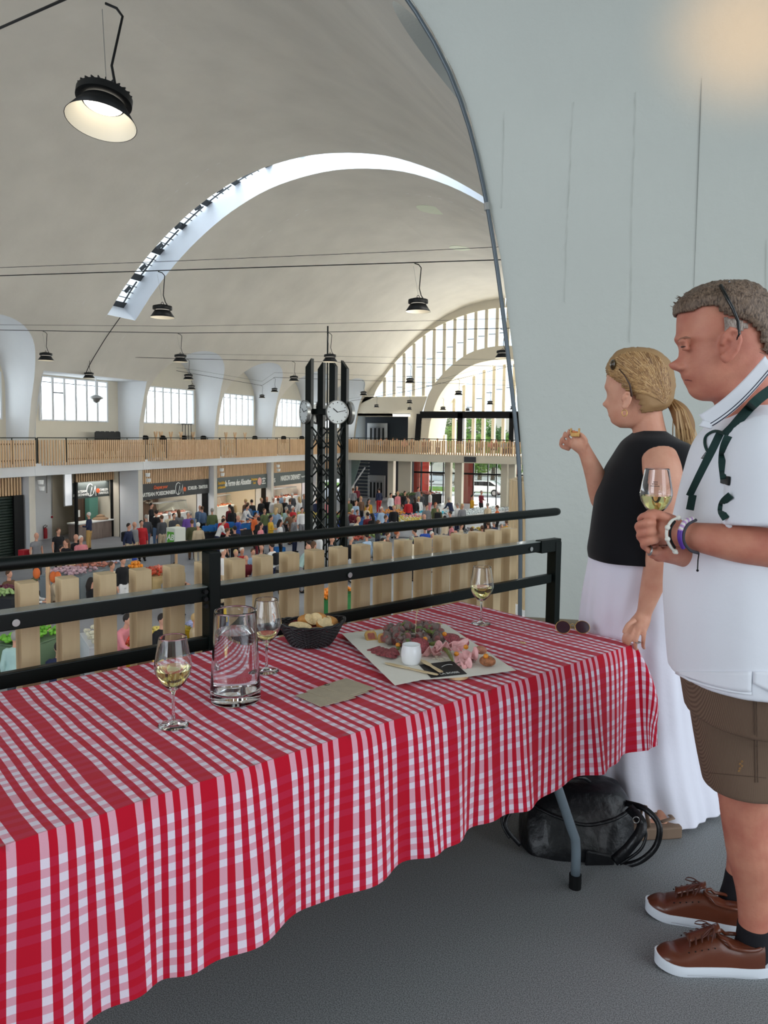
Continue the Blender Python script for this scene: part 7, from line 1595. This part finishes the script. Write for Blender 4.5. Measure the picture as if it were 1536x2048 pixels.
PPL=[
# by the shutter and kiosk
(73,1071,'tee','grey','darkgrey','grey','none','standing beside the first pier, reaching for a cart',-.5),(117,1062,'tee','black','black','brown','short','black T-shirt, beside the extinguisher',-.6),(123,1098,'sit','beige','brown','dark','short','sitting just behind the handrail near the extinguisher',-.5),
(152,1077,'arms','black','black','grey','none','right of the T-shirt wearer',-.4),(170,1087,'stand','black','black','brown','long','seen between jacket wearer and pink cardigan',-2),(184,1077,'arms','pink','white','white','short','below the kiosk counter',-.7),
(177,1030,'arms','navy','tan','white','short','leaning at the kiosk counter',PI),
(258,1052,'walk','navy','beige','dark','short','with backpack beside the second pier',-.2,None,None,'pack'),(269,1049,'stand','grey','beige','grey','none','with glasses next to the red coat',-.3),(283,1048,'stand','red','black','dark','bun','red open coat, before the fishmonger post',-.9,None,None,'coat'),
(292,1035,'stand','darkgrey','denim','grey','short','queueing left at the fishmonger',2.4),(312,1026,'arms','black','denim','dark','short','reaching over the fish counter',2.6),(303,1011,'arms','black','black','dark','short','fishmonger behind the counter at the till',0),
(323,1036,'stand','darkgrey','beige','brown','short','back turned in the fish queue',2.5),(339,1029,'stand','cream','grey','white','short','middle of the fish queue',2.2),(348,1032,'arms','darkgrey','black','dark','short','facing us, before the fish counter',-.8),(357,1025,'stand','grey','maroon','brown','long','behind the dark jacket in the fish queue',2.2),
(382,1029,'stand','purple','grey','grey','short','by the fish display',-1.0),(400,1016,'arms','denim','navy','grey','none','tall, at the right end of the fish counter',-.9),(384,1045,'stand','olive','brown','brown','short','right of the green cube sign',2.0,None,None,'coat'),(396,1051,'stand','beige','cream','white','short','back turned in front of the fish shop',2.3,None,None,'coat'),(345,1058,'lean','cream','grey','blond','short','bent behind the green cube sign',0),
(410,1034,'lean','denim','navy','grey','short','bending at the end of the fish counter',2.5),
# farm shop side
(447,1037,'arms','red','black','brown','short','vendor behind the blue crates',-1.2),(459,1015,'stand','maroon','black','dark','short','at the farm shop meat counter',2.5),(476,1036,'arms','blue','navy','grey','none','blue polo among the crates',-.3),(484,1017,'stand','black','darkgrey','dark','long','long hair, before the hen sign',2.4),(494,1017,'stand','cream','white','blond','long','light dress before the farm shop',2.2,None,None,'skirt'),
(491,1003,'stand','brown','brown','blond','short','at the back of the farm shop queue',2.6),(503,1003,'stand','black','black','dark','short','tall, below the hen sign',2.4),(499,1010,'stand','denim','denim','brown','short','denim jacket under the hen sign',2.3),(516,1017,'lean','white','white','dark','short','leaning over the blue crate stall',-.4),
(523,1000,'stand','black','navy','blond','short','left of the bald one by the butcher pier',-.6),(534,998,'stand','black','darkgrey','grey','none','tall, before the pier of the butcher shop',-1.0),(547,998,'stand','white','white','white','short','just right of the butcher pier',-.8),(556,1000,'stand','beige','brown','brown','short','second from the butcher pier',2.0),(563,989,'stand','lightblue','navy','white','short','before the red wall, left',2.3),(569,999,'stand','black','black','white','short','before the red wall, middle',-.8),(577,1003,'stand','darkgrey','black','brown','short','with a pram below the red wall',2.0),(584,990,'stand','darkgrey','black','white','short','at the butcher counter, right of the pram',2.4),(598,998,'arms','white','cream','blond','long','long light hair, behind the yellow produce',2.5),(616,989,'stand','purple','navy','white','short','purple jacket left of the clock tower',2.2),(608,992,'stand','grey','grey','grey','short','between long light hair and purple jacket',-1),
(542,1036,'arms','yellow','darkgrey','dark','short','yellow patterned shirt beside the crates',-.2),(561,1044,'tee','white','black','dark','long','white T-shirt with dark ponytail',.1),(522,1051,'stand','pink','black','dark','long','with a pink shopping bag',-.2),(517,1040,'stand','black','maroon','dark','short','just behind the pink bag',2.6),(589,1036,'stand','grey','navy','brown','short','patterned top left of the clock tower',-.3),(616,1038,'stand','darkgrey','black','dark','short','standing against the left leg of the tower',.2),(455,1062,'tee','grey','black','brown','short','by the red tarp of the crate stall',.2),(469,1058,'stand','black','black','dark','short','with a light shoulder bag at the crate stall',2.5),(583,1029,'lean','brown','brown','brown','short','bent over the produce left of the tower',2.5),(404,1017,'stand','denim','black','brown','short','just behind the tall bald fish customer',2.5),
# near group between handrail and pickets
(447,1102,'tee','white','beige','white','short','big, right of the balustrade post',-.3,1.06),(472,1105,'sit','cream','beige','blond','short','seated at the tasting table, left end',-.8),(484,1103,'sit','red','red','white','short','seated in red at the tasting table',-.9),(474,1124,'sit','pink','cream','white','short','nearest seated head, left of the light blue shirt',2.2),(492,1117,'sit','maroon','darkgrey','brown','none','seated back, in front of the red shirt',2.0),(506,1103,'sit','lightblue','navy','brown','short','seated facing us in a light blue shirt',-1.0),(523,1096,'sit','navy','navy','brown','none','seated in a dark jacket',-.9),(535,1111,'sit','darkgrey','darkgrey','grey','none','seated bald, seen from the side',-.3),(516,1121,'sit','grey','grey','brown','short','seated low beside the picket tops',2.5),(543,1089,'tee','white','navy','dark','short','with a dark backpack behind the seated group',2.8,None,None,'pack'),(598,1098,'lean','mint','grey','grey','none','bearded, leaning in to talk',.2),(609,1091,'lean','darkgrey','darkgrey','dark','short','dark beard, standing over the table',2.6),
(305,1117,'walk','red','black','blue','cap','child by the tomato crate',.2,.82),(354,1135,'sit','brown','black','brown','short','bent at the stall by the fourth picket',.6),(335,1150,'sit','grey','navy','grey','long','looking down, between fourth and fifth picket',-.4),(396,1141,'stand','olive','beige','brown','long','profile beside the balustrade post',PI,.9),(246,1121,'stand','black','white','dark','short','behind the oranges',-.5),(224,1131,'sit','cream','cream','brown','short','beside the oranges, left side',-.2),
(2,1152,'sit','brown','brown','brown','short','at the very left edge behind the handrail',-.3),(53,1163,'sit','white','white','olive','cap','beside the cabbages',.2),(111,1153,'sit','beige','brown','ginger','short','by the wooden post of the stall',.3),(183,1163,'sit','black','brown','dark','long','hidden behind the second picket',.8),
(31,1275,'stand','mint','darkgrey','grey','short','seen from behind under the first picket gap',1.9,.95),(117,1295,'sit','navy','navy','dark','short','low in the second picket gap',2.0),(258,1236,'lean','pink','pink','dark','short','bending in the gap by the knotted picket',-.3),(325,1240,'stand','black','black','dark','short','dark, in the gap left of the balustrade post',-.5),(397,1235,'sit','beige','denim','blond','short','below the bar beside the post',.1),(565,1185,'tee','white','black','dark','short','below the bar above the bread basket',0),
# behind and right of the tower
(722,997,'stand','brown','black','blond','short','before the stairs, arms crossed',-.9),(714,976,'stand','maroon','black','grey','short','on the stairs at the far left corner',-1),(706,980,'stand','grey','black','brown','short','at the foot of the far stairs',2),(705,1021,'sit','maroon','white','white','short','seated right beside the tower',-.8),(724,1024,'sit','maroon','maroon','brown','short','below the arms-crossed one',-.7),(758,980,'stand','navy','red','dark','short','dark jacket and red trousers before the lift',2.2),
(782,990,'stand','white','navy','dark','short','open white shirt before the end column',-.8),(796,987,'stand','pink','beige','blond','short','right of the end column',-.8),(798,999,'stand','white','grey','blond','short','in front of the pink top by the column',2),(810,986,'stand','black','black','dark','short','before the cream wall at the end',-.7),(815,994,'stand','darkgrey','black','brown','short','beside the plants at the end',2.3),(837,978,'stand','grey','black','dark','short','before the widest red panel',-.7),(843,987,'stand','darkgrey','darkgrey','brown','short','slightly lower, before the red panel',2.2),(860,984,'stand','white','pink','brown','short','at the right edge of the red panels',PI),(832,1002,'stand','black','black','dark','long','dark coat by the flower crates',2.0,None,None,'coat'),
(771,1036,'stand','navy','navy','brown','short','centre, before the orange produce',-.2),(757,1046,'stand','darkgrey','navy','brown','short','just above the handrail, right of the tower',.3),(763,1018,'stand','lightblue','navy','white','short','at the left end of the bright stalls',-.7),(744,1032,'stand','black','white','dark','long','dark hair over the handrail, beside the tower',2.4),(735,1030,'stand','maroon','black','dark','short','between the tower and dark long hair',2.2),(709,1042,'lean','cream','beige','blond','short','blond, bending right beside the tower leg',.2),(683,1030,'stand','blue','blue','grey','none','seen between the right tower legs',2.4),
(875,1016,'stand','olive','grey','grey','short','green pack on back, in the middle aisle',1.6,None,None,'pack'),(858,1036,'lean','pink','darkgrey','brown','none','leaning above the handrail by the turquoise cloth',PI),(900,1027,'arms','pink','grey','dark','short','right of the aisle over the handrail',PI),(889,1037,'stand','cream','grey','dark','short','low behind the handrail in the aisle',2.5),(948,1032,'stand','black','black','dark','short','head over the handrail by the white tarps',2.4),
(963,985,'arms','maroon','black','grey','short','tall, before the white car',-.8),(947,994,'arms','mustard','black','dark','short','mustard shirt before the right street window',-.5),(932,1004,'lean','navy','navy','grey','short','bent in dark clothes by the brick red panel',2.2),(996,996,'stand','red','black','dark','short','slim, right of the white car',2.8),(975,1010,'stand','beige','beige','grey','short','pale, behind the white tarps',2.2),(994,1015,'arms','orange','black','brown','short','right end of the white tarps',2.8),
# under the handrail, right half
(840,1066,'lean','navy','navy','dark','short','bending over the salad crate',PI),(864,1069,'arms','grey','beige','white','short','white head above the tenth picket',-.9,.95),(850,1058,'stand','blue','blue','dark','short','bright blue, right behind the bending one',2.0),(887,1077,'sit','darkgrey','navy','dark','short','low between tenth and eleventh pickets',2.2),(904,1070,'sit','white','white','brown','short','turned head above the eleventh picket',2.9),(911,1066,'sit','purple','navy','grey','none','older, beside the eleventh picket',-.3),(939,1070,'sit','pink','white','white','short','pinkish scarf above the twelfth picket',-.2),(943,1060,'sit','orange','red','brown','short','orange top behind the pinkish scarf',2.0),(964,1056,'sit','brown','brown','brown','short','brown back above the thirteenth picket',2.0),(976,1048,'stand','brown','olive','brown','short','standing brown coat under the handrail',2.1,.9),(988,1048,'stand','navy','black','grey','short','dark back next to the brown coat',2.2,.9),(1003,1054,'sit','black','black','grey','short','black polo near the slatted corner',-1.2),(976,1070,'sit','olive','grey','grey','short','grey head low between the last pickets',2.0),(1013,1044,'stand','mustard','mustard','brown','short','mustard coat beside the slatted corner',2.0,.9),(923,1052,'stand','beige','grey','brown','short','looking down under the handrail, middle right',-.3,.9),(904,1048,'stand','pink','pink','brown','long','reaching right, under the handrail',.1,.9),
(756,1085,'lean','navy','navy','dark','short','suit, above the seventh picket',-.6),(707,1098,'sit','grey','navy','white','short','white head between sixth and seventh pickets',.2),(776,1068,'tee','brown','beige','brown','short','brown shorts, before the striped cloth',-.2,.95),(795,1068,'tee','darkgrey','denim','ginger','bun','tattooed arms over the salad crate',0,.95),(702,1076,'stand','black','white','grey','short','black top with white strap beside the tower',.3),(683,1098,'sit','white','denim','blond','short','behind the lower tower legs',.5),
# more of the throng
(430,1022,'stand','green','black','grey','short','between fishmonger post and farm shop pier',2.0),(437,1046,'lean','white','navy','dark','short','bending over the left blue crates',.4),(512,1030,'stand','orange','black','dark','short','behind the tomato stall, left',-.6),(529,1022,'stand','green','navy','brown','short','behind the tomato stall, right',-.8),(553,1020,'stand','lightblue','white','blond','long','passing between tomato stall and butcher queue',1.2),(573,1018,'walk','mint','black','grey','short','walking past the pram',.8),(592,1014,'stand','red','black','white','short','at the salad stall, behind it',-.7),(604,1020,'stand','white','grey','dark','short','just left of the tower, behind the salad',-1),(630,1002,'stand','navy','black','blond','short','half hidden by the left tower leg',2.2),(648,1006,'stand','pink','white','brown','long','between the two left tower legs',2.2),(668,1004,'stand','beige','brown','white','short','framed by the tower lattice',-.8),(690,1002,'stand','green','navy','grey','short','between the right tower legs, at the back',2.3),(712,1006,'stand','lightblue','black','brown','short','behind the seated ones right of the tower',-.8),(740,1012,'walk','cream','brown','dark','short','walking before the lift',.5),(754,1003,'stand','mustard','black','dark','long','left of the bright stalls, at the back',-.9),(788,1016,'stand','black','grey','blond','short','behind the blue bags, looking down',-1.2),(805,1012,'stand','red','navy','grey','none','behind the yellow goods, left',-1.2),(823,1012,'stand','grey','black','dark','short','behind the yellow goods, middle',-1.2),(845,1008,'stand','green','black','ginger','long','behind the yellow goods, right',-1.2),(915,1010,'stand','white','navy','grey','short','at the left end of the white tarps',2.4),(925,1012,'stand','grey','black','blond','long','behind the white tarps, left',-1.0),(640,1068,'stand','white','beige','dark','short','passing in front of the tower, low',.4),(664,1078,'stand','darkgrey','navy','grey','none','lower body behind handrail, inside the tower outline',.2),(628,1090,'stand','olive','black','brown','long','under the handrail left of the tower base',.6),(733,1074,'stand','lightblue','denim','dark','short','before the red patterned goods stall',2.4),(822,1078,'stand','cream','black','grey','short','left of the salad crate, under the handrail',2.0),
]
HH={'stand':1.68,'arms':1.68,'lean':1.56,'sit':1.25,'walk':1.68,'tee':1.70}
POS0=[]
for t in PPL:
    h=t[9] if len(t)>9 and t[9] else 1
    p=atZ(t[0],t[1],ZF+HH[t[2]]*h-.02)
    if p.y>YE-1.5: p=atD(t[0],t[1],55.5)
    POS0.append(Vector((p.x,p.y,0)))
for it in range(60):          # nobody stands inside a neighbour or a stall
    for i in range(len(POS0)):
        a=POS0[i]
        for j in range(i):
            b=POS0[j]; d=a-b; L=d.length
            if L<.56:
                rd=Vector((a.x,a.y,0)).normalized(); s=1 if a.length>=b.length else -1; k=(.56-L)*.3; POS0[i]=a=a+rd*s*k; POS0[j]=b-rd*s*k
        for (cx,cy,an,hl,hw_) in RECTS:
            m=.27; d=a-Vector((cx,cy,0)); lx=d.x*math.cos(an)+d.y*math.sin(an); ly=-d.x*math.sin(an)+d.y*math.cos(an)
            if abs(lx)<hl+m and abs(ly)<hw_+m:
                dx_=hl+m-abs(lx); dy_=hw_+m-abs(ly)
                if dy_<dx_: ly=math.copysign(hw_+m,ly)
                else: lx=math.copysign(hl+m,lx)
                POS0[i]=a=Vector((cx+lx*math.cos(an)-ly*math.sin(an),cy+lx*math.sin(an)+ly*math.cos(an),0))
        if a.y>57: a.y=57
        if a.x<-29.2 : a.x=-29.2
for t in PPL:
    px,py,pose,top,bot,hair,style,place=t[:8]; face=t[8] if len(t)>8 else 0; h=t[9] if len(t)>9 and t[9] else None; ex=t[11] if len(t)>11 else None
    person(px,py,pose,top,bot,hair,style,place,face+YAW,h,None,ex,'shoppers on the market floor')
# guests seated on the end gallery
GL=[(762,879,'lightblue','white','leftmost, before the lift'),(773,877,'navy','dark','second from the left'),(786,879,'cream','blond','third from the left'),(794,877,'brown','brown','fourth from the left'),(809,876,'pink','brown','fifth, left of the portal'),(824,877,'darkgrey','dark','before the left portal post'),(848,879,'maroon','brown','first inside the portal'),(858,880,'grey','grey','second inside the portal'),(875,881,'white','dark','third inside the portal'),(938,884,'black','dark','alone right of the middle post'),(962,886,'beige','brown','second right of the middle post'),(983,882,'pink','dark','taller, by the hanging lamps'),(992,887,'maroon','blond','right of the pink one'),(1008,888,'lightblue','grey','near the right post'),(1019,889,'black','dark','just left of the right post'),(1034,890,'navy','brown','last, beside the white wall')]
for px,py,top,hr,pl in GL:
    o=person(px,py,'sit',top,'navy',hr,'short','seated on end gallery, '+pl,-1.2,.86,0.02,None,'guests seated on the end gallery'); p=atY(px,py,YE-1.5); o.location=(p.x,YE-1.5,.0+max(0,min(.15,p.z-1.25)))
